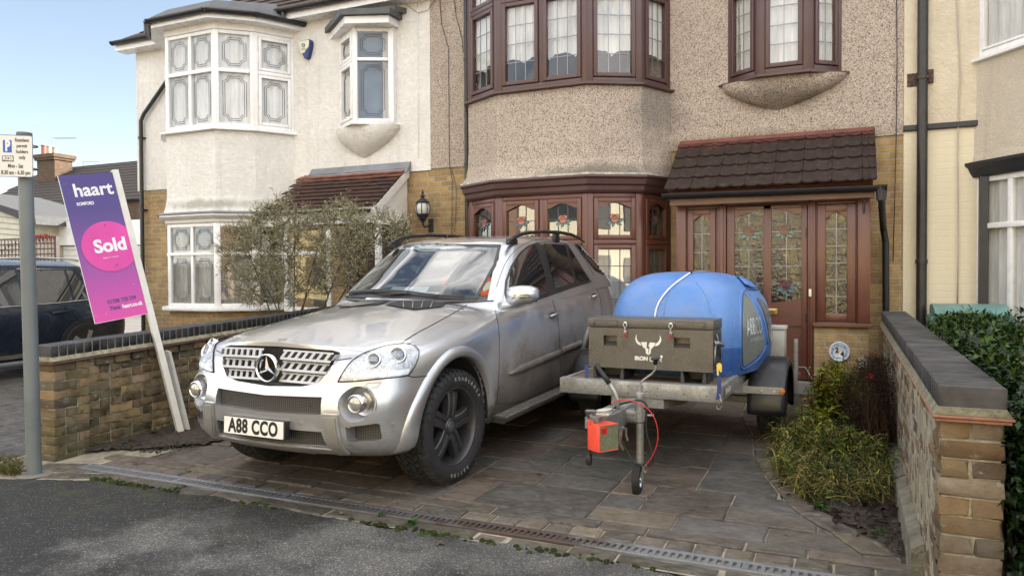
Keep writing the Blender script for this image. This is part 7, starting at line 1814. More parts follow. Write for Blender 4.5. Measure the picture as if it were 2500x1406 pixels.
def stext(txt, px, py, wpx, size, m, bold=.0, o=.0022):
    u, z = suv(px, py); ua, _ = suv(px-wpx/2, py); ub, _ = suv(px+wpx/2, py)
    c = text('sign_lettering', txt, size, Matrix(), m, None, .0003, bold=bold); w_ = max(v.co.x for v in c.data.vertices)-min(v.co.x for v in c.data.vertices); s_ = abs(ub-ua)/w_
    c.data.transform(SM @ Matrix.Translation((u, z, o)) @ Matrix.Scale(s_, 4, (1, 0, 0))); c.parent = sp_; c.matrix_parent_inverse = sp_.matrix_world.inverted()
stext('P', 18.5, 357.5, 12.5, .105, SWH, .006); stext('R02B', 19.3, 387.5, 25, .045, SWH, .0016)
for t_, px, py, wp in (('Resident', 53.5, 343, 34), ('permit', 53.5, 357, 26), ('holders', 54, 371, 29.5), ('only', 54, 385, 16.5)): stext(t_, px, py, wp, .036, SB, .0008)
stext('Mon - Sat', 38, 406, 37, .042, SB, .001); stext('8.30 am - 6.30 pm', 39, 422, 71, .042, SB, .001)
mb = MB()
for z in (zt-.07, zb+.07): mb.tube([(PX+.056*math.cos(t), PY+.056*math.sin(t), z) for t in [2*math.pi*i/20 for i in range(21)]], .006, 6, False)
mb.build('clamp_band', GALV, T, smooth=True)
# estate agent's board on its leaning post
BB = Vector((-5.671, 5.009, .02)); psi, th, ph, a0, a1, bw = 1.17835, .16887, .16410, 1.16996, 2.51567, .44660
h = Vector((math.cos(psi), math.sin(psi), 0)); nn = Vector((-math.sin(psi), math.cos(psi), 0)); up = Vector((0, 0, 1)); up2 = up*math.cos(ph)+nn*math.sin(ph)
bd = up2*math.cos(th)-h*math.sin(th); bwv = h*math.cos(th)+up2*math.sin(th); bn = bwv.cross(bd).normalized()
if bn.dot(Vector((0, 0, 1.5))-BB) < 0: bn = -bn
BM = Matrix((bwv, bd, bn)).transposed().to_4x4(); BM.translation = BB       # x across, y up the post, z out of the face
T = thing('for_sale_board', 'leaning purple and pink estate agent board reading haart and Sold', 'sign board', BB)
mb = MB(BM); mb.cbox(-.028, .028, -.12, a1+.02, -.045, .012, .003); mb.build('post', mat('white_painted_post', (.64, .63, .59), .6, var=.06, dirt=.35, dirtcol=(.38, .36, .3)), T)
def board_mat():
    m, nt, bs = newmat('printed_board'); setc(bs, Roughness=.38); g = _n(nt, 'ShaderNodeNewGeometry'); d_ = _n(nt, 'ShaderNodeVectorMath', operation='DOT_PRODUCT'); nt.links.new(g.outputs['Position'], d_.inputs[0]); d_.inputs[1].default_value = tuple(bd)
    base = BB.dot(bd); r = _n(nt, 'ShaderNodeValToRGB'); e = r.color_ramp.elements; e[0].position = 0; e[0].color = (.62, .055, .33, 1); e[1].position = 1; e[1].color = (.055, .035, .185, 1)
    for p, c in ((.22, (.42, .055, .33)), (.5, (.16, .06, .27)), (.75, (.065, .04, .20))): k = e.new(p); k.color = (*c, 1)
    nt.links.new(rng(nt, d_.outputs['Value'], base+a0, base+a1), r.inputs[0]); v = coord(nt, 'World'); c = mixrgb(nt, r.outputs[0], (.6, .5, .55), math2(nt, 'MULTIPLY', noise(nt, v, 22, 6, .7, .66, .7), .5)); nt.links.new(c, bs.inputs['Base Color']); return m
mb = MB(BM); mb.box(-bw-.03, -.030, a0, a1, -.004, .004); bo_ = mb.build('board', board_mat(), T); mb = MB(BM); mb.box(-bw-.033, -bw-.030, a0, a1, -.005, .005); mb.box(-bw-.03, -.03, a0-.003, a0, -.005, .005); mb.build('board_edge', WPAINT, bo_)
PINK = mat('pink_disc', (.60, .045, .31), .35); cx, cy, cr_ = -.205, 1.835, .232
P_ = [(cx+cr_*math.cos(t), cy+cr_*math.sin(t)) for t in [2*math.pi*i/64 for i in range(64)]]; P_ = [(max(x, -bw-.03), y) for x, y in P_]
mb = MB(BM); mb.prism(P_, .0045, .009); ds = mb.build('sold_disc', PINK, bo_)
def btext(txt, x, y, w_, size, m, bold=0, z=.0052, par=None):
    o = text('board_lettering', txt, size, Matrix(), m, None, .0004, bold=bold); ww = max(v.co.x for v in o.data.vertices)-min(v.co.x for v in o.data.vertices); s_ = w_/ww
    o.data.transform(BM @ Matrix.Translation((x, y, z)) @ Matrix.Scale(s_, 4, (1, 0, 0))); q = par or bo_; o.parent = q; o.matrix_parent_inverse = q.matrix_world.inverted()
BW_ = mat('board_white', (.74, .72, .76), .4); BPU = mat('board_dark_purple', (.05, .035, .18), .4)
btext('haart', -.225, 2.365, .325, .165, BW_, .004); btext('ROMFORD', -.315, 2.245, .14, .040, BW_, .0015)
btext('Sold', -.20, 1.84, .27, .165, BW_, .006, .0095, ds); btext('Subject to contract', -.22, 1.735, .13, .019, BW_, 0, .0095, ds)
btext('01708 730 599', -.215, 1.335, .245, .052, BPU, .0014); btext('Think', -.288, 1.275, .095, .050, BPU, .0016); btext('haart.co.uk', -.140, 1.275, .175, .050, BW_, .0018)
mb = MB(BM)
for x, y in ((-.205, 2.03), (-.19, 1.655)): mb.cyl((x, y, .009), (x, y, .013), .006, 10)
mb.build('screw', SB, ds)
c0 = onG(457, 1052); c1 = onY(408, 855, c0.y-.03); d_ = (c1-c0).normalized(); s_ = Vector((1, .2, 0)).normalized(); n_ = d_.cross(s_).normalized()
M_ = Matrix((s_, n_, d_)).transposed().to_4x4(); M_.translation = c0; mb = MB(M_); mb.prism([(-.026, -.1), (.026, -.1), (.026, (c1-c0).length-.012), (-.020, (c1-c0).length)], -.018, .018, 'y')
tag(mb.build('timber_stake', mat('white_painted_stake', (.55, .54, .50), .7, var=.08, dirt=.4, dirtcol=(.33, .31, .26))), 'short bare white timber stake leaning beside the foot of the board post', 'stake')
# wall lantern
LP = onY(1032, 510, 9.36); T = thing('wall_lantern', 'black globe wall lantern on the yellow brick wall', 'lantern', (LP.x, FY, LP.z)); LBK = mat('lantern_black', (.022, .024, .027), .5)
mb = MB(); z = LP.z; c = (LP.x, LP.y, 0)
mb.lathe([(0, z+.285), (.012, z+.26), (.02, z+.235), (.012, z+.225), (.030, z+.20), (.034, z+.185), (.020, z+.165), (.03, z+.155), (.065, z+.13), (.085, z+.105), (.102, z+.095), (.10, z+.088), (.09, z+.082)], 24, c=c)
for k in range(8):
    t = 2*math.pi*(k+.5)/8; mb.tube([(c[0]+r_*math.cos(t), c[1]+r_*math.sin(t), z+h_) for r_, h_ in ((.088, .085), (.107, .04), (.112, 0), (.104, -.05), (.085, -.085))], .006, 6)
mb.lathe([(.09, z+.09), (.095, z+.085), (.09, z+.078)], 24, c=c); mb.lathe([(.088, z-.075), (.092, z-.085), (.07, z-.12), (.060, z-.135), (.066, z-.14), (.04, z-.155), (.02, z-.18), (.015, z-.24)], 24, c=c)
mb.tube([(c[0], c[1], z-.22), (c[0], c[1]+.05, z-.27), (c[0], FY-.01, z-.22)], .012, 8); mb.cbox(c[0]-.04, c[0]+.04, FY-.02, FY, z-.33, z-.13, .006)
for k in (-1, 1): mb.tube([(c[0]+.06*k, c[1], z-.14), (c[0]+.02*k, c[1], z-.20)], .006, 6)
mb.build('lantern_frame', LBK, T, autos=40)
mb = MB(); mb.lathe([(.083, z+.08), (.102, z+.04), (.107, z), (.099, z-.05), (.08, z-.08)], 32, c=c); mb.build('lantern_glass', mat('frosted_globe', (.55, .55, .52), .25, var=.1, vscale=12), T, smooth=True)
# alarm box
AP = onY(748, 122, FY-.06); M_ = Matrix.Translation((AP.x, FY-.07, AP.z)); T = thing('alarm_box', 'cream and blue shield shaped alarm box on the white wall', 'alarm box', (AP.x, FY-.05, AP.z))
mb = MB(M_); sh = [(-.095, .14), (.10, .14), (.115, .11), (.11, .03), (.06, -.135), (.03, -.155), (-.005, -.15), (-.085, .0), (-.115, .09)]; mb.prism(sh, -.035, .07, 'y'); mb.build('alarm_base', mat('alarm_blue', (.02, .035, .15), .35), T, autos=30)
mb = MB(M_); mb.prism([(-.095, .13), (.085, .13), (.098, .11), (.088, .02), (.03, -.03), (.005, -.065), (-.055, -.065), (-.085, .0), (-.108, .08)], -.048, -.036, 'y'); ac = mb.build('alarm_cover', mat('alarm_cream', (.66, .64, .50), .4), T)
mb = MB(M_)
for k in range(3): mb.tube([(-.01+.032*math.cos(t), -.0495, .055+.032*(1-.35*k)*math.sin(t)) for t in [2*math.pi*i/24 for i in range(25)]], .0028, 5)
for k in range(2): mb.box(-.06, .045, -.0495, -.049, .000-.017*k, .006-.017*k)
mb.build('alarm_print', mat('alarm_ink', (.05, .08, .2), .5), ac)
# number plaque
NP = onY(2049.5, 858, PF-.05); M_ = Matrix.Translation((NP.x, PF-.052, NP.z)); T = thing('house_number_plaque', 'round ceramic plaque with blue flowers and the number 24', 'plaque', (NP.x, PF-.045, NP.z))
mb = MB(M_); mb.lathe([(0, -.012), (.092, -.012), (.100, -.017), (.107, -.012), (.108, .008), (0, .008)], 48, 'y'); mb.build('plaque_disc', mat('glazed_white', (.62, .63, .64), .2, coat=.5), T, autos=50)
random.seed(5); mb = MB(M_); mg = MB(M_)
for k in range(26):
    t = 2*math.pi*k/26+random.uniform(-.1, .1); r_ = random.uniform(.066, .086); q = mb if k % 5 else mg; q.prism([(r_*math.cos(t)+.012*math.cos(s), r_*math.sin(t)+.012*math.sin(s)*random.uniform(.7, 1.2)) for s in [2*math.pi*i/9 for i in range(9)]], -.0128-.0001*k, -.0125, 'y')
mb.build('painted_flowers', mat('flower_blue', (.22, .32, .62), .25, var=.4, vscale=60), T); mg.build('painted_leaves', mat('leaf_pale_green', (.30, .48, .42), .25), T)
for t_, x, z in (('2', -.026, .014), ('4', .028, -.026)): text('plaque_number', t_, .078, M_ @ textM(Vector((x, -.0170, z)), (1, 0, 0), (0, 0, 1)), BLACKP, T, .001, bold=.003, sx=.85)
mb = MB(); q = onY(2103, 886, PF-.05); mb.cbox(q.x-.03, q.x+.055, PF-.055, PF-.042, q.z-.06, q.z+.06, .004); tag(mb.build('meter_cover', mat('pale_cover', (.42, .40, .35), .6, dirt=.3)), 'small pale square vent cover low on the brick pier', 'vent cover')
# ================================================================== plants
def leaf_mat(name, rough=.5, spec=.4, trans=.25):
    m, nt, bs = newmat(name); setc(bs, Roughness=rough, Specular_IOR_Level=spec); a = _n(nt, 'ShaderNodeVertexColor', layer_name='col'); v = coord(nt, 'World')
    c = mixrgb(nt, a.outputs[0], (0, 0, 0), math2(nt, 'MULTIPLY', noise(nt, v, 45, 3, .6, .35, .7), .25)); nt.links.new(c, bs.inputs['Base Color'])
    t = _n(nt, 'ShaderNodeBsdfTranslucent'); nt.links.new(c, t.inputs[0]); mxs = _n(nt, 'ShaderNodeMixShader'); mxs.inputs[0].default_value = trans; out = nt.nodes['Material Output']; nt.links.new(bs.outputs[0], mxs.inputs[1]); nt.links.new(t.outputs[0], mxs.inputs[2]); nt.links.new(mxs.outputs[0], out.inputs[0]); MATS[name] = m; return m
LEAFM = leaf_mat('leaf_green', trans=.4); GLOSSY = leaf_mat('glossy_leaf', .38, .45, .35); TWIG = leaf_mat('twig_bark', .85, .2, 0); DRY = leaf_mat('dry_leaf', .8, .2, .1)
def rv(s=1): return Vector((random.gauss(0, 1), random.gauss(0, 1), random.gauss(0, 1)))*s
def leaf(mb, p, d, L, wd, c, curl=.25, fold=.15):
    """folded, curling leaf of four faces"""
    d = d.normalized(); s = d.cross(Vector((0, 0, 1)))
    if s.length < .1: s = d.cross(Vector((1, 0, 0)))
    s = (s.normalized()+rv(.35)).normalized(); n = s.cross(d).normalized(); s = d.cross(n).normalized(); mb.c = c
    a = p; b = p+d*L*.5+n*L*curl*.3; e = p+d*L-n*L*curl*.35; l = p+d*L*.48+s*wd*.5+n*(wd*fold+L*curl*.2); r = p+d*L*.48-s*wd*.5+n*(wd*fold+L*curl*.2)
    A, B, E_, L_2, R_2 = mb.v(a), mb.v(b), mb.v(e), mb.v(l), mb.v(r)
    mb.f([A, L_2, B]); mb.f([B, L_2, E_]); mb.f([A, B, R_2]); mb.f([B, E_, R_2])
def twig(mb, pts, r0, r1, c, n=3):
    mb.c = c; k = len(pts); mb.tube(pts, [lerp(r0, r1, i/max(1, k-1)) for i in range(k)], n, False)
def curve3(a, b, bend, n=6):
    m_ = (a+b)/2+bend; return [a*(1-t)**2+m_*2*t*(1-t)+b*t*t for t in [i/n for i in range(n+1)]]
random.seed(11)
# ---- bare budding magnolia in front of the white house
BASE = onY(705, 800, 7.5); BASE.z = .12
T = thing('magnolia_shrub', 'bare twiggy grey magnolia shrub with buds in front of the white house', 'shrub', BASE)
ENV = [(528, 600), (560, 545), (610, 520), (650, 500), (700, 480), (745, 500), (800, 510), (850, 470), (880, 505), (940, 520), (990, 545), (1010, 580), (960, 600), (900, 640), (850, 690), (800, 715), (740, 745), (680, 745), (600, 755), (560, 720), (540, 680)]
def in_poly(x, y, P):
    c = False; j = len(P)-1
    for i in range(len(P)):
        if (P[i][1] > y) != (P[j][1] > y) and x < (P[j][0]-P[i][0])*(y-P[i][1])/(P[j][1]-P[i][1])+P[i][0]: c = not c
        j = i
    return c
stems = []; wood = MB(); buds = MB(); BARK = (.26, .24, .20); TW = (.46, .435, .35); BUD = (.62, .61, .49)
for k, (tx, ty, Y) in enumerate(((600, 600, 7.1), (660, 560, 7.9), (720, 530, 7.4), (790, 560, 7.8), (860, 580, 7.3), (930, 560, 7.7), (640, 690, 7.0), (780, 660, 7.2))):
    tip = onY(tx, ty, Y); b0 = BASE+Vector((random.uniform(-.12, .12), random.uniform(-.1, .1), 0)); pts = curve3(b0, tip, Vector((0, 0, .25))+rv(.06), 9); twig(wood, pts, .012, .005, jit((.34, .31, .26), .2), 6); stems.append(pts)
tg = []
while len(tg) < 400:
    x, y = random.uniform(525, 1012), random.uniform(468, 758)
    if not in_poly(x, y, ENV): continue
    if y > 700 and random.random() < .35: continue
    tg.append(onY(x, y, random.uniform(6.9, 8.25)))
allp = [p for s in stems for p in s[2:]]
tg.sort(key=lambda p: (p-BASE).length)
for t in tg:
    near = min(allp, key=lambda q: (q-t).length+.35*max(0, q.z-t.z)); L = (t-near).length
    pts = curve3(near, t, Vector((0, 0, -.10*L))+rv(.05*L), 5); pts = [p+rv(.008) if 0 < i < 5 else p for i, p in enumerate(pts)]
    twig(wood, pts, .0065 if L > .25 else .005, .0035, jit(TW, .2), 4); allp += pts[2:]
    d0 = (t-near).normalized()
    for _ in range(9):
        d = (d0*.7+rv(.62)+Vector((0, 0, .35))).normalized(); s0 = pts[random.randint(1, 5)]; l = random.uniform(.06, .17); e = s0+d*l; mid_ = s0+d*l*.5+rv(.009); twig(wood, [s0, mid_, e], .0032, .0020, jit(TW, .25), 3)
        for _ in range(3):
            q = s0+(e-s0)*random.uniform(.3, 1); dd = (d+rv(.6)).normalized(); e2 = q+dd*random.uniform(.02, .05); twig(wood, [q, e2], .0024, .0018, jit(TW, .25), 3); buds.c = jit(BUD, .25); buds.tube([e2, e2+dd*.010, e2+dd*.020], [.0030, .0048, .0008], 4, False)
wood.c = None; buds.c = None; wood.build('branches', TWIG, T, recalc=False); buds.build('buds', TWIG, T, recalc=False)
# ---- flower bed: leafy plants
random.seed(21)
YG = [(.46, .51, .09), (.36, .45, .08), (.56, .60, .14), (.24, .35, .07), (.60, .54, .14)]; LG = [(.42, .44, .21), (.32, .37, .16), (.52, .51, .26), (.20, .27, .10), (.58, .52, .31)]
def leafy(base, H, n, pal, name, label, cat, group=None, rust=0, Lf=(.06, .11), wf=.017, spread=.25, droop=.2, mt=None, dens=1.0):
    T = thing(name, label, cat, base, group); st = MB(); lf = MB()
    for k in range(n):
        a = random.uniform(0, 6.28); r_ = random.uniform(0, 1); b0 = base+Vector((math.cos(a)*spread*.35*r_, math.sin(a)*spread*.35*r_, 0)); h = H*random.uniform(.6, 1.05); tip = b0+Vector((math.cos(a)*spread*r_, math.sin(a)*spread*r_, h))
        pts = curve3(b0, tip, Vector((0, 0, h*.15))+rv(.03), 9); twig(st, pts, .0035, .0018, jit((.22, .22, .07), .3), 4); m_ = int(h*95*dens)
        for i in range(m_):
            t = random.uniform(.12, 1)**.8; j = min(8, int(t*9)); p = pts[j].lerp(pts[j+1], t*9-j) if j < 9 else pts[-1]; az = i*2.4+random.uniform(-.4, .4); d = Vector((math.cos(az), math.sin(az), random.uniform(-.2, .7)-droop)); c = jit(random.choice(pal), .25)
            if rust and t > .6 and random.random() < rust: c = jit((.42, .16, .06), .25)
            leaf(lf, p, d, random.uniform(*Lf)*(1-.4*t), wf*random.uniform(.7, 1.2), c)
    st.c = None; lf.c = None; st.build('stems', LEAFM, T, recalc=False); lf.build('leaves', mt or LEAFM, T, recalc=False); return T
def gp(px, py): q = onG(px, py); q.z += .015; return q
nlab = ['tall yellow green leafy plant with rusty tips beside the trailer wheel', 'yellow green leafy plant in the middle of the flower bed', 'bright leafy plant next to the dead brown shrub', 'leafy plant close to the brick pier', 'small leafy plant under the number plaque', 'leafy plant at the front left edge of the flower bed']
for i, (px, py, H, n, sp_, ru) in enumerate(((2005, 1075, .58, 26, .17, .22), (2045, 1060, .60, 26, .18, .06), (2085, 1080, .44, 14, .22, .1), (2060, 1010, .52, 16, .2, .1), (2110, 985, .32, 12, .2, 0), (1985, 1110, .36, 14, .15, .03))):
    leafy(gp(px, py), H, n, YG, 'leafy_plant', nlab[i], 'plant', 'leafy plants in the flower bed', ru, spread=sp_)
for i, (px, py, H, n, lb) in enumerate(((1958, 1120, .30, 12, 'pale green leafy plant spilling towards the driveway edge'), (2015, 1140, .36, 14, 'pale green leafy plant in front of the yellow green ones'), (2075, 1150, .34, 14, 'pale green leafy plant before the dead shrub'), (2125, 1165, .28, 12, 'pale green leafy plant nearest the garden wall'), (1990, 1185, .22, 12, 'low pale green plant at the front edge of the bed'))):
    leafy(gp(px, py), H, n, LG+YG[:2], 'leafy_plant', lb, 'plant', 'leafy plants in the flower bed', 0, spread=.2, Lf=(.06, .12), wf=.015, droop=.45)
# limp pale stems tumbling over the edge: nobody could count them
mb = MB(); 
for k in range(1250):
    px = random.uniform(1890, 2180); py = random.uniform(1060, 1235)
    if py > 1085+ (px-1890)*.75+90 or (px > 2150 and py < 1100): continue
    b0 = gp(px, py); hh = random.uniform(.06, .30)*(1-.35*max(0, (py-1150)/100)); a = random.uniform(0, 6.28); o = Vector((math.cos(a), math.sin(a), 0))*random.uniform(.04, .17); top_ = b0+o*.5+Vector((0, 0, hh)); end = b0+o*1.5+Vector((0, 0, hh*random.uniform(.1, .9)))
    c = jit(random.choice(LG+[(.62, .58, .32), (.14, .2, .08)]), .3); twig(mb, curve3(b0, end, (top_-(b0+end)/2)*1.1, 5), .0036, .0016, c, 3)
    for _ in range(4):
        p = b0.lerp(top_, random.uniform(.3, 1))+rv(.01); leaf(mb, p, Vector((math.cos(a+random.uniform(-1.5, 1.5)), math.sin(a+random.uniform(-1.5, 1.5)), random.uniform(-.9, .5))), random.uniform(.025, .06), .007, jit(c, .2), .5)
mb.c = None; tag(mb.build('wilted_ground_cover', LEAFM, recalc=False), 'tangled pale green limp stems spilling over the edge of the bed', 'ground cover', kind='stuff')
# dark dead shrub against the wall
random.seed(31); b0 = gp(2150, 1130); T = thing('dead_shrub', 'dark brown dried out shrub leaning against the right garden wall', 'shrub', b0); mb = MB(); c0 = b0+Vector((-.02, .35, .42))
for k in range(360):
    d = rv(); d.normalize(); tip = c0+Vector((d.x*.22, d.y*.40, d.z*.30)); 
    if tip.x > .27: tip.x = .27-random.uniform(0, .05)
    pts = curve3(b0+rv(.03), tip, rv(.10), 6); twig(mb, pts[2:], .0026, .0010, jit((.22, .155, .11), .4), 3)
    for _ in range(16):
        p = pts[-1]+rv(.035); twig(mb, [p, p+rv(.02)], .0014, .0008, jit((.20, .14, .10), .4), 3)
        if random.random() < .5: leaf(mb, p, rv(), random.uniform(.012, .03), .008, jit((.06, .035, .025), .4), .6)
mb.c = None; mb.build('dry_twigs', DRY, T, recalc=False)
for px, py in ((2125, 915), (2130, 918), (2127, 922), (2118, 920), (2115, 1073), (2119, 1074), (2044, 1068), (2185, 1197), (2187, 1200)):
    q = gp(2150, 1130); v = onY(px, py, q.y-.05); mb = MB(); mb.c = jit((.55, .03, .03), .2) if py < 1190 else (.75, .25, .35); mb.lathe([(0, -.009), (.007, -.005), (.009, 0), (.006, .006), (0, .009)], 8, c=v); mb.c = None; mb.build('berry', LEAFM, T, smooth=True)
# ---- weeds, leaves and litter
random.seed(41)
def rosette(px, py, r_, n, pal, label, L=.06):
    b0 = gp(px, py); mb = MB()
    for i in range(n):
        a = i*2.4; leaf(mb, b0+rv(.006), Vector((math.cos(a), math.sin(a), random.uniform(.1, .7))), L*random.uniform(.6, 1.2), L*.45, jit(random.choice(pal), .2), .4)
    mb.c = None; return tag(mb.build('weed', LEAFM, recalc=False), label, 'weed', 'small weeds on the drive and beds')
WP = [(.22, .38, .11), (.28, .43, .14), (.16, .29, .09)]
for px, py, r_, n, L, lb in ((2000, 1245, .05, 22, .07, 'broad leaved green weed at the front corner of the flower bed'), (2150, 1310, .05, 9, .05, 'small weed on bare soil near the right wall pier'), (430, 1200, .05, 14, .045, 'pale weed growing beside the drain at the left'), (1005, 1282, .05, 14, .05, 'weed beside the middle of the drain'), (930, 1262, .05, 9, .04, 'low weed left of the middle of the drain'), (375, 1060, .05, 10, .05, 'weed at the foot of the left garden wall'), (320, 1095, .05, 10, .035, 'tiny weed on the edge of the left soil bed')):
    q = rosette(px, py, r_, n, WP, lb, L)
mb = MB()
for k in range(340):
    px, py = random.uniform(-12, 52), 1160-random.random()**1.7*35; q = onZ(px, py, 0); a = random.uniform(0, 6.28); h = random.uniform(.04, .13); e = q+Vector((math.cos(a)*h*1.2, math.sin(a)*h*1.2, h*.35)); twig(mb, curve3(q, e, Vector((0, 0, h*.9)), 4), .0016, .0006, jit(random.choice([(.38, .37, .14), (.25, .30, .08), (.45, .42, .2)]), .25), 3)
mb.c = None; tag(mb.build('grass_tuft', LEAFM, recalc=False), 'pale yellow grass tuft at the foot of the parking sign pole', 'grass')
mb = MB()     # moss and crumbs along the kerb strip
for k in range(520):
    x = random.uniform(-5.2, .2); 
    if math.sin(x*2.3)+math.sin(x*5.1+1)+random.uniform(-1, 1) < .2: continue
    q = Vector((x, 3.70+random.gauss(0, .02), .004)); mb.c = jit((.15, .19, .04), .4); a = random.uniform(.008, .022); mb.lathe([(a, -.004), (a*.75, a*.25), (0, a*.42)], 6, c=q)
mb.c = None; tag(mb.build('moss', TWIG, smooth=True), 'bright moss clumps between the kerb strip and the road', 'moss', kind='stuff')
mb = MB()
def chip(x, y, z, s, c):
    mb.c = c; b = bmesh.new(); bmesh.ops.create_icosphere(b, subdivisions=1, radius=s); rt = Matrix.Rotation(random.uniform(0, 6), 3, rv().normalized()); mp = {}
    for v in b.verts: k = rt @ v.co; k = k*random.uniform(.7, 1.2); mp[v] = mb.v((x+k.x, y+k.y, z+k.z*.55))
    for f in b.faces: mb.f([mp[v] for v in f.verts])
    b.free()
for k in range(420):
    x = random.uniform(-5.3, .6); y = random.choice([3.70+random.gauss(0, .035), random.uniform(3.0, 3.7)]); chip(x, y, .002, random.uniform(.002, .006), jit((.3, .28, .24), .4))
for k in range(900): x = random.uniform(-5.8, -5.06); chip(x, random.uniform(4.3, 6.2), .045+.0*x, random.uniform(.004, .014), jit(random.choice([(.07, .045, .03), (.12, .09, .06), (.2, .17, .13)]), .4))
for k in range(700): y = random.uniform(4.3, 6.6); x = random.uniform(bedx(y)+.02, .28); chip(x, y, gz(y)+.03, random.uniform(.003, .012), jit(random.choice([(.06, .045, .03), (.14, .11, .08), (.2, .18, .14)]), .4))
for px, py, s in ((623, 1174, .022), (835, 1255, .020), (1075, 1328, .016), (1068, 1332, .012), (1082, 1330, .012), (2090, 1316, .03)): q = onZ(px, py, 0); chip(q.x, q.y, gz(q.y)+.01, s, (.32, .30, .26))
mb.c = None; tag(mb.build('grit_and_chippings', attr_mat('grit_stone', scale=60, bmp=.3)), 'loose grit and stone chippings on the soil and road edge', 'grit', kind='stuff')
mb = MB()
def dead_leaf(q, L, c): leaf(mb, q, Vector((random.uniform(-1, 1), random.uniform(-1, 1), random.uniform(-.1, .35))), L, L*.5, c, .35, .2)
for k in range(38):
    px = random.uniform(1985, 2200); py = random.uniform(1205, 1290)+(px-2000)*.12
    q = gp(px, min(py, 1330)); q.z += random.uniform(.0, .03); dead_leaf(q, random.uniform(.05, .11), jit((.13, .075, .06), .35))
for k in range(45):
    px = random.uniform(1880, 2000); py = random.uniform(1105, 1230); dead_leaf(gp(px, py), random.uniform(.03, .06), jit((.09, .05, .04), .3))
for k in range(120):
    q = Vector((random.uniform(.62, 1.3), random.uniform(2.7, 4.2), .06+random.uniform(0, .03))); dead_leaf(q, random.uniform(.03, .07), jit(random.choice([(.42, .36, .17), (.35, .25, .10), (.12, .07, .04), (.3, .3, .1)]), .25))
for k in range(35): q = Vector((random.uniform(-5.75, -5.1), random.uniform(4.5, 5.6), .06)); dead_leaf(q, random.uniform(.02, .05), jit((.14, .06, .035), .3))
mb.c = None; tag(mb.build('fallen_leaves', DRY, recalc=False), 'brown and yellow fallen leaves lying on the soil of the beds', 'leaves', kind='stuff')
# ---- hedge behind the right wall
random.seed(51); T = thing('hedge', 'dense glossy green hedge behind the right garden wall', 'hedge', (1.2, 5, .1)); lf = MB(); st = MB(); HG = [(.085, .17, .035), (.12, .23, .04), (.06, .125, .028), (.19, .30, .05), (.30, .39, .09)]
def hz(x, y): return 1.10+.07*math.sin(x*5+y*3)+.06*math.sin(y*7-x*2)+.03*math.sin(x*17+y*11)-(.30*max(0, 3.95-y))
for k in range(19000):
    y = random.uniform(3.35, 6.8); x = random.uniform(.56, 2.2); top_ = hz(x, y); f = random.random()
    if f < .58: z = top_-abs(random.gauss(0, .035))
    elif f < .84: y = 3.35+abs(random.gauss(0, .09))+.12*math.sin(x*9); z = random.uniform(.30, 1)*hz(x, 3.6)
    else: x = .60+abs(random.gauss(0, .06)); z = random.uniform(.5, 1)*top_
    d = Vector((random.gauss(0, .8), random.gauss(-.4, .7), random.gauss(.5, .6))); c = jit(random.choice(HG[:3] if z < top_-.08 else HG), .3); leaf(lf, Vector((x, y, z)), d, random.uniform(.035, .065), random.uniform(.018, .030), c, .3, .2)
for k in range(160):
    x = random.uniform(.7, 2.1); y = random.uniform(3.5, 6.5); twig(st, curve3(Vector((x, y, .05)), Vector((x+random.uniform(-.15, .15), y+random.uniform(-.15, .15), hz(x, y)-.06)), rv(.05), 4), .008, .003, jit((.08, .06, .04), .3), 4)
core = MB(); core.grid(lambda u, v: (.70+1.6*u, 3.62+3.2*v, hz(.7+1.6*u, 3.6+3.2*v)-.17), 12, 20); core.quad((.70, 3.62, .35), (2.3, 3.62, .35), (2.3, 3.62, .9), (.70, 3.62, .9)); core.quad((.70, 3.62, .3), (.70, 6.8, .3), (.70, 6.8, .95), (.70, 3.62, .9))  # near-black sheets paint in the shade between the leaves
lf.c = st.c = None; lf.build('leaves', GLOSSY, T, recalc=False); st.build('stems', TWIG, T, recalc=False); core.build('painted_shade_core', mat('hedge_shade_paint', (.012, .018, .006), .95), T)
random.seed(52); T = thing('bushy_shrub', 'small dark spiky leaved shrub behind the far end of the right wall', 'shrub', (.95, 7.6, .15)); lf = MB(); st = MB()
for k in range(170):
    a = random.uniform(0, 6.28); b0 = Vector((.98, 7.5, .15)); tip = b0+Vector((math.cos(a)*random.uniform(0, .36), math.sin(a)*random.uniform(0, .6), random.uniform(.72, 1.03))); pts = curve3(b0, tip, Vector((0, 0, .1))+rv(.05), 6); twig(st, pts, .004, .0015, jit((.08, .08, .04), .3), 3)
    for i in range(26): t = random.uniform(.55, 1); p = pts[min(5, int(t*6))].lerp(pts[min(6, int(t*6)+1)], .5)+rv(.012); leaf(lf, p, Vector((math.cos(i*2.4), math.sin(i*2.4), .5)), random.uniform(.03, .055), .012, jit(random.choice([(.09, .14, .05), (.06, .10, .035), (.16, .20, .09)]), .3))
lf.c = st.c = None; lf.build('leaves', LEAFM, T, recalc=False); st.build('stems', TWIG, T, recalc=False)
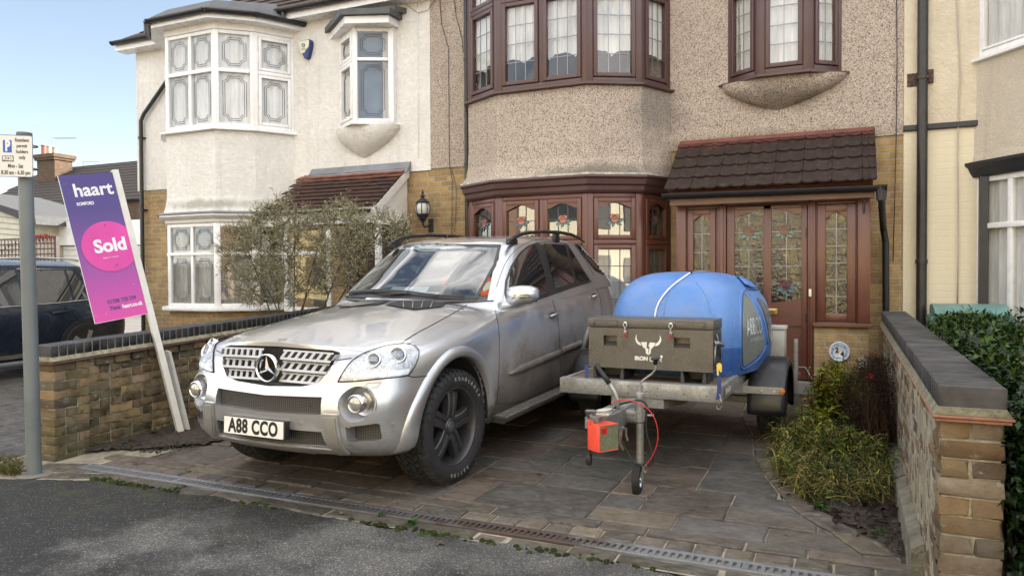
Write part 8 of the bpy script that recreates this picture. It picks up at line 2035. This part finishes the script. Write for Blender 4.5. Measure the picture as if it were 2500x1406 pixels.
# wheeled bins
for i, (x, lb) in enumerate(((.98, 'teal lidded wheelie bin beside the painted house wall, nearer the downpipe'), (1.32, 'teal lidded wheelie bin beside the bay of the cream house'))):
    T = thing('wheelie_bin', lb, 'bin', (x, 9.1, .17), 'wheelie bins by the cream house'); TB = mat('teal_bin', (.12, .24, .22), .45, var=.1); mb = MB(); mb.prism([(8.86, .17), (9.25, .17), (9.32, 1.04), (8.80, 1.04)], x-.2, x+.2, 'x'); mb.build('bin_body', TB, T)
    mb = MB(); mb.prism([(8.76, 1.045), (9.34, 1.045), (9.33, 1.14), (9.1, 1.165), (8.85, 1.12), (8.76, 1.08)], x-.165, x+.165, 'x'); mb.cbox(x-.15, x+.15, 9.30, 9.38, 1.10, 1.14, .01); mb.build('bin_lid', TB, T, autos=30)
# ================================================================== neighbour's car and the houses beyond
DC = mat('dark_blue_paint', (.004, .010, .024), .3, .0, var=.15, coat=.5, spec=.5)
def blue_car():
    OX, OY = -11.42, 4.80; T = thing('parked_car', 'dark blue family car parked on the drive beyond the left garden wall', 'car', (OX, OY, gz(OY))); M_ = Matrix.Translation((OX, OY, .06)) @ Matrix.Rotation(R(1.2), 4, 'X')
    mb = MB(M_); FN_ = [(.22, -.62), (.3, -.80), (.5, -.9), (.7, -.86), (.9, -.72)]; RN_ = [(.22, 3.4), (.3, 3.6), (.5, 3.68), (.75, 3.66), (.95, 3.55)]; WN_ = [(.22, .84), (.3, .88), (.45, .91), (.6, .92), (.75, .92), (.86, .90), (.95, .865)]
    rings = []; tops = []
    for zk in (.22, .26, .32, .4, .5, .6, .7, .78, .85, .9, .95):
        rings.append([(x, y, .22+(zk-.22)*((.86+.12*max(0, min(1, (y+.8)/2.2)))-.22)/.73) for x, y in half_outline(stab(FN_, zk), stab(RN_, zk), stab(WN_, zk), .15, .08, 7, 60)])
    for s in (.96, .88, .7, .4, 0): tops.append([(x*s, y, z+.05*(1-s*s)) for x, y, z in rings[-1]])
    ring_mesh(mb, rings, tops); bmesh.ops.remove_doubles(mb.bm, verts=mb.bm.verts, dist=.001); mb.build('body', DC, T, autos=40)
    mb = MB(M_); rings = []; tops = []; n_ = 70
    for t in [i/8 for i in range(9)]:
        rings.append([(x, y, lerp(.93, 1.56-.05*max(0, (y-2)/1.5), t)) for x, y in half_outline(lerp(.35, 1.25, t), lerp(3.60, 3.05, t), lerp(.86, .62, t), .25, .1, 9, n_)])
    for s in (.95, .85, .6, .3, 0): tops.append([(x*s, y, z+.09*(1-s*s)) for x, y, z in rings[-1]])
    ring_mesh(mb, rings, tops); bmesh.ops.remove_doubles(mb.bm, verts=mb.bm.verts, dist=.001); bmesh.ops.recalc_face_normals(mb.bm, faces=mb.bm.faces); tr = BVHTree.FromBMesh(mb.bm); mb.build('cabin', DC, T, autos=40)
    MI = M_.to_3x3()
    def fn(y, z):
        h = tr.ray_cast(M_ @ Vector((3, y, z)), MI @ Vector((-1, 0, 0))); return (h[0], h[1] if h[1].x > 0 else -h[1]) if h[0] is not None else (None, None)
    for P, nm, m_ in (([(.7, .99), (1.28, 1.46), (1.9, 1.49), (1.9, 1.0)], 'side_window', TINT), ([(1.97, 1.0), (1.97, 1.49), (2.62, 1.475), (2.62, 1.02)], 'side_window', TINT), ([(2.66, 1.02), (2.66, 1.47), (2.75, 1.465), (3.0, 1.05)], 'side_window', TINT), ([(3.03, 1.09), (2.84, 1.44), (3.05, 1.42), (3.38, 1.10)], 'side_window', TINT)):
        b = MB(); pts, faces = patch2(P, .07, fn); vs = [None if p is None else b.v(p+n*.006) for p, n in pts]
        for f in faces:
            q = [vs[i] for i in f]
            if None not in q: b.f(q)
        b.build(nm, m_, T, smooth=True)
    def rail(P, r_, nm, m_, off=.006):
        q = []
        for y, z in P:
            h = tr.ray_cast(M_ @ Vector((3, y, z)), MI @ Vector((-1, 0, 0)))
            if h[0] is not None: q.append(h[0]+Vector((off, 0, 0)))
        if len(q) > 1: b = MB(); b.tube(q, r_, 6); b.build(nm, m_, T, smooth=True)
    rail([(.7, .975), (1.5, .985), (2.4, 1.0), (3.0, 1.03), (3.35, 1.075)], .009, 'chrome_strip', CHROME); rail([(1.28, 1.475), (2.0, 1.51), (2.7, 1.49)], .006, 'chrome_strip', CHROME)
    b = MB(M_); b.tube([(.60, 1.35, 1.60), (.60, 1.5, 1.65), (.595, 2.2, 1.665), (.58, 2.8, 1.645), (.57, 3.0, 1.60)], .014, 8); b.build('roof_rail', CHROME, T, smooth=True)
    for yw in (0, 2.75):
        mb = MB(M_); mb.tube([(.80, yw, .34), (.935, yw, .34)], .40, 40); a = mb.build('wheel_arch', TRIM, T, autos=40)
        mb = MB(M_ @ Matrix.Translation((.84, yw, .34))); mb.lathe([(.24, .09), (.27, .105), (.33, .105), (.345, .08), (.345, -.1), (.24, -.1)], 40, 'x'); w_ = mb.build('wheel', RUB, T, autos=30)
        mb = MB(M_ @ Matrix.Translation((.84, yw, .34))); mb.lathe([(.245, .095), (.24, .07), (.1, .07), (0, .08)], 40, 'x')
        for k in range(5): t = 2*math.pi*k/5; mb.prism([(r_*math.cos(t)-w2*math.sin(t), r_*math.sin(t)+w2*math.cos(t)) for r_, w2 in ((.04, -.03), (.235, -.035), (.235, .035), (.04, .03))], .07, .10, 'x')
        mb.build('rim', mat('bright_alloy', (.45, .46, .47), .3, .8), w_, autos=30)
    mb = MB(M_); mb.cbox(.72, .935, 3.40, 3.60, .72, .86, .03); mb.build('tail_light', mat('red_lens', (.35, .01, .01), .15), T, autos=40)
    mb = MB(M_); mb.tube([(.915, 2.25, .865), (.945, 2.33, .87), (.945, 2.43, .875), (.915, 2.5, .875)], .012, 8); mb.build('door_handle', DC, T, smooth=True)
    mb = MB(M_); mb.box(.905, .925, .5, 2.3, .27, .33); mb.build('sill', CHROME, T)
blue_car()
BBR = brick_mat('brown_background_brick', (.13, .085, .055), (.08, .056, .038), (.11, .095, .075))
def P3(px, py, Y): return onY(px, py, Y)
def face(mb, pts, Y, dY=0):
    vs = [P3(x, y, Y) for x, y in pts]; A = [mb.v(v) for v in vs]; B = [mb.v(v+Vector((0, max(.3, dY), 0))) for v in vs]; n = len(A); mb.f(A); mb.f(B[::-1])
    for i in range(n): mb.f([A[i], A[(i+1) % n], B[(i+1) % n], B[i]])
# brown brick house with chimney
Y = 24; T = thing('brick_house', 'old brown brick house with tall chimney and dark tiled roof far left', 'house', P3(150, 640, Y))
mb = MB(); a = P3(-60, 520, Y); b = P3(345, 545, Y); mb.box(a.x, b.x, Y, Y+7, 0, P3(150, 498, Y).z); mb.build('wall', BBR, T)
r0 = P3(-70, 470, Y-.2); r1 = P3(372, 525, Y-.2); ez = P3(150, 500, Y).z; rz = P3(200, 408, Y+4).z; mb = MB(); sl = Vector((0, 4, rz-ez)); tile_roof(mb, (r0.x, Y-.2, ez), (1, 0, 0), sl, r1.x-r0.x, sl.length, .34, .36, th=.03, base=(.10, .085, .075)); mb.build('roof_tiles', TILE_BG, T)
mb = MB(); mb.prism([(Y-.2, ez-.05), (Y+3.8, rz-.05), (Y+8, ez-.05)], r0.x, r1.x, 'x'); mb.build('roof_deck', TILE_BG, T)
mb = MB(); c0, c1 = P3(100, 455, Y+2.4), P3(142, 385, Y+2.4); zt = P3(120, 378, Y+2.4).z; zb = P3(120, 465, Y+2.4).z; mb.box(c0.x, c1.x, Y+2.2, Y+3.2, zb-.5, zt); mb.box(c0.x-.08, c1.x+.08, Y+2.1, Y+3.3, zt-.32, zt-.2); mb.box(c0.x-.14, c1.x+.14, Y+2.05, Y+3.35, zt-.2, zt); ch = mb.build('chimney', BBR, T)
for k, (px, h_) in enumerate(((107, 355), (119, 357), (133, 360))):
    c = P3(px, 380, Y+2.6); zt2 = P3(px, h_, Y+2.6).z; mb = MB(); mb.lathe([(.15, zt), (.13, zt+.1), (.12, zt2-.06), (.15, zt2-.04), (.14, zt2), (.10, zt2)], 14, c=(c.x, c.y, 0)); mb.build('chimney_pot', mat('terracotta_pot' if k == 0 else 'buff_pot', (.35, .13, .08) if k == 0 else (.42, .34, .24), .8), ch, autos=40)
mb = MB(); c = P3(130, 378, Y+2.6); q = P3(130, 338, Y+2.6); mb.tube([c, q], .022, 6); mb.tube([P3(131, 338, Y+2.6), P3(186, 337, Y+2.6)], .015, 5)
for k in range(7): w_ = P3(133+k*8, 338, Y+2.6); mb.tube([w_-Vector((0, .25, 0)), w_+Vector((0, .25, 0))], .008, 4)
mb.build('television_aerial', mat('aerial_grey', (.2, .2, .2), .5, .5), T)
mb = MB(); q0 = P3(203, 415, Y+4); q1 = P3(203, 395, Y+4); mb.tube([q0, q1], .02, 5); mb.tube([q1, P3(244, 396, Y+4)], .012, 5); mb.build('television_aerial', mat('aerial_grey', (.2, .2, .2), .5, .5), T)
mb = MB(); mb.box(P3(122, 560, Y).x, P3(134, 560, Y).x, Y-.03, Y-.01, P3(130, 578, Y).z, P3(130, 555, Y).z); mb.build('window', UPVC, T)
# lean-to roof with white edge
Y = 21; T = thing('outbuilding', 'low dark roofed outbuilding with white barge board in front of the brown house', 'outbuilding', P3(140, 620, Y)); mb = MB(); face(mb, [(88, 548), (165, 510), (240, 520), (240, 560), (88, 560)], Y, 1.5); mb.build('roof', TILE_BG, T); mb = MB(); face(mb, [(86, 549), (166, 506), (168, 511), (90, 553)], Y-.1); mb.build('barge_board', WPAINT, T); mb = MB(); face(mb, [(85, 556), (125, 556), (125, 640), (85, 640)], Y+.1, 1); mb.build('wall', BBR, T)
# red roofed house to the right of the board
Y = 30; T = thing('red_roofed_house', 'house with red tiled roof glimpsed between the board and the white house', 'house', P3(320, 600, Y)); mb = MB(); a = P3(288, 520, Y); b = P3(420, 520, Y); ez = P3(310, 515, Y).z; rz = P3(310, 440, Y+4).z; tile_roof(mb, (a.x, Y, ez), (1, 0, 0), (0, 4, rz-ez), b.x-a.x, math.hypot(4, rz-ez), .4, .4, th=.03, base=(.28, .08, .06)); mb.build('roof_tiles', TILE_RED, T)
mb = MB(); mb.box(a.x, b.x, Y+.1, Y+8, 0, ez); mb.prism([(Y, ez-.05), (Y+4, rz-.06), (Y+8, ez-.05)], a.x, b.x, 'x'); mb.build('wall', BBR, T); mb = MB(); face(mb, [(290, 429), (345, 427), (345, 437), (290, 439)], Y+3.9); mb.build('ridge_board', mat('grey_board', (.3, .31, .33), .6), T)
mb = MB(); q0 = P3(305, 430, Y+4); q1 = P3(305, 410, Y+4); mb.tube([q0, q1], .02, 5); mb.tube([P3(278, 411, Y+4), P3(335, 412, Y+4)], .014, 5); mb.build('television_aerial', mat('aerial_grey', (.2, .2, .2), .5, .5), T)
Y = 25; T = thing('gabled_outhouse', 'small dark gabled roof beside the white drainpipe corner', 'outbuilding', P3(320, 600, Y)); mb = MB(); face(mb, [(300, 478), (345, 505), (345, 560), (300, 560)], Y, 2); mb.build('roof', TILE_BG, T); mb = MB(); face(mb, [(298, 474), (345, 500), (345, 506), (298, 480)], Y-.1); mb.build('barge_board', WPAINT, T)
# cream clad building at the left edge
Y = 16; T = thing('clad_building', 'cream weatherboarded building at the left edge of view', 'outbuilding', P3(30, 660, Y)); mb = MB(); face(mb, [(-120, 470), (0, 512), (82, 545), (82, 700), (-120, 700)], Y, 3); mb.build('wall', mat('cream_cladding', (.52, .49, .38), .6), T)
mb = MB()
for k in range(9): face(mb, [(-120, 515+k*15), (80, 537+k*13), (80, 539+k*13), (-120, 517+k*15)], Y-.02)  # darker strips paint the shadow line under each board
mb.build('cladding_shadow_strip', mat('painted_shadow_line', (.3, .28, .22), .7), T); mb = MB(); face(mb, [(-130, 462), (0, 500), (84, 526), (88, 548), (80, 548), (0, 516), (-130, 478)], Y-.2, 3.3); mb.build('roof_edge', mat('dark_roof_edge', (.05, .05, .05), .8), T)
# white flat roofed garage
Y = 17; T = thing('white_garage', 'white flat roofed garage behind the estate agent board', 'garage', P3(230, 660, Y)); mb = MB(); face(mb, [(134, 560), (345, 560), (345, 680), (134, 680)], Y, 4); mb.build('wall', mat('garage_pebble', (.36, .33, .28), .9, bmp=.6), T); mb = MB(); face(mb, [(122, 541), (345, 536), (345, 597), (134, 599), (134, 560), (122, 556)], Y-.15, 3); mb.build('fascia', mat('garage_white', (.72, .72, .70), .5), T)
mb = MB(); face(mb, [(155, 602), (345, 600), (345, 680), (155, 680)], Y-.05); gd = mb.build('garage_door', mat('garage_door_white', (.62, .62, .58), .5), T); mb = MB()
for k in range(4): face(mb, [(155, 610+k*14), (345, 609+k*14), (345, 610+k*14), (155, 611+k*14)], Y-.06)  # flat darker strips paint the shade of the door's grooves
mb.build('groove_shadow_strip', mat('painted_shadow_line', (.3, .28, .22), .7), gd)
# trellis
Y = 13.5; T = thing('trellis_fence', 'dark brown square trellis fence behind the blue car', 'fence', P3(60, 660, Y)); mb = MB(); tz0, tz1 = P3(60, 640, Y).z, P3(60, 582, Y).z; x = P3(-80, 600, Y).x; x1 = P3(136, 600, Y).x
while x < x1: mb.box(x, x+.035, Y, Y+.03, tz0-.6, tz1); x += .16
z = tz1-.03
while z > tz0-.4: mb.box(P3(-80, 600, Y).x, x1, Y-.03, Y, z, z+.035); z -= .15
mb.build('trellis_panel', mat('dark_stained_wood', (.05, .03, .025), .7), T); mb = MB(); mb.box(x1, x1+.09, Y-.05, Y+.05, 0, tz1+.03); mb.build('fence_post', mat('dark_stained_wood', (.05, .03, .025), .7), T)
random.seed(61); mb = MB(); c = P3(105, 590, Y+.6)
for k in range(900): d = rv(); d.normalize(); leaf(mb, c+Vector((d.x*.45, d.y*.3, abs(d.z)*.16+.02)), rv(), .06, .03, jit((.45, .16, .07), .3))
mb.c = None; T = tag(mb.build('autumn_shrub', LEAFM, recalc=False), 'orange leaved shrub showing above the trellis fence', 'shrub')
# further houses of the terrace, outside the picture to the right: they shade the street
T = thing('terraced_house', 'next terraced house outside the right edge of view', 'house', (10, FY, .17)); mb = MB(); mb.box(6.82, 20, FY, 17.6, -.2, 5.7); mb.build('wall', CREAM_R[0], T); mb = MB(); mb.prism([(FY-.2, 5.7), (13.6, 8.6), (17.9, 5.7)], 6.82, 20, 'x'); mb.build('roof', TILE_L, T)
# ================================================================== the sunlit row across the road (seen in the window and paint reflections)
OPB = brick_mat('opposite_brick', (.42, .24, .15), (.34, .19, .12), (.35, .3, .25)); OPC = mat('opposite_cream', (.80, .66, .34), .8, var=.06); OPR = mat('opposite_roof', (.16, .09, .07), .8, var=.3); OPW = mat('opposite_white', (.80, .73, .52), .7, var=.04)
labs = ['cream painted house across the road, seen only in reflections', 'red brick house across the road with slate roof', 'white rendered house across the road', 'cream house across the road beside the brick one', 'red brick house at the far end across the road', 'pale yellow house opposite the parked car', 'white house across the road at the right end']
for i, x0 in enumerate((-26, -19.5, -13, -6.5, 0, 6.5, 13)):
    wm = (OPC, OPB, OPW, OPC, OPC, OPB, OPW)[i]; h = thing('opposite_house', labs[i], 'house', (x0+3.2, -12, .1), 'houses across the road')
    mb = MB(); mb.box(x0, x0+6.45, -20, -12, -.1, 5.6); mb.prism([(x0+1, -12), (x0+1.6, -11.3), (x0+3, -11.3), (x0+3.6, -12)], .1, 5.5); mb.build('wall', wm, h)
    mb = MB(); mb.prism([(-11.6, 5.5), (-16, 8.2), (-20.4, 5.5)], x0, x0+6.45, 'x'); mb.build('roof', OPR, h)
    mb = MB()
    for z in (1.0, 3.7): mb.box(x0+1.7, x0+2.9, -11.29, -11.25, z, z+1.4); mb.box(x0+4.5, x0+5.4, -11.98, -11.94, z, z+1.3)
    mb.build('window', TINT, h)
    mb = MB(); mb.box(x0+4.4, x0+5.4, -11.98, -11.93, .1, 2.1) if i % 2 else mb.box(x0+5.5, x0+6.3, -11.98, -11.93, .1, 2.1); mb.build('door', BROWN_F, h)
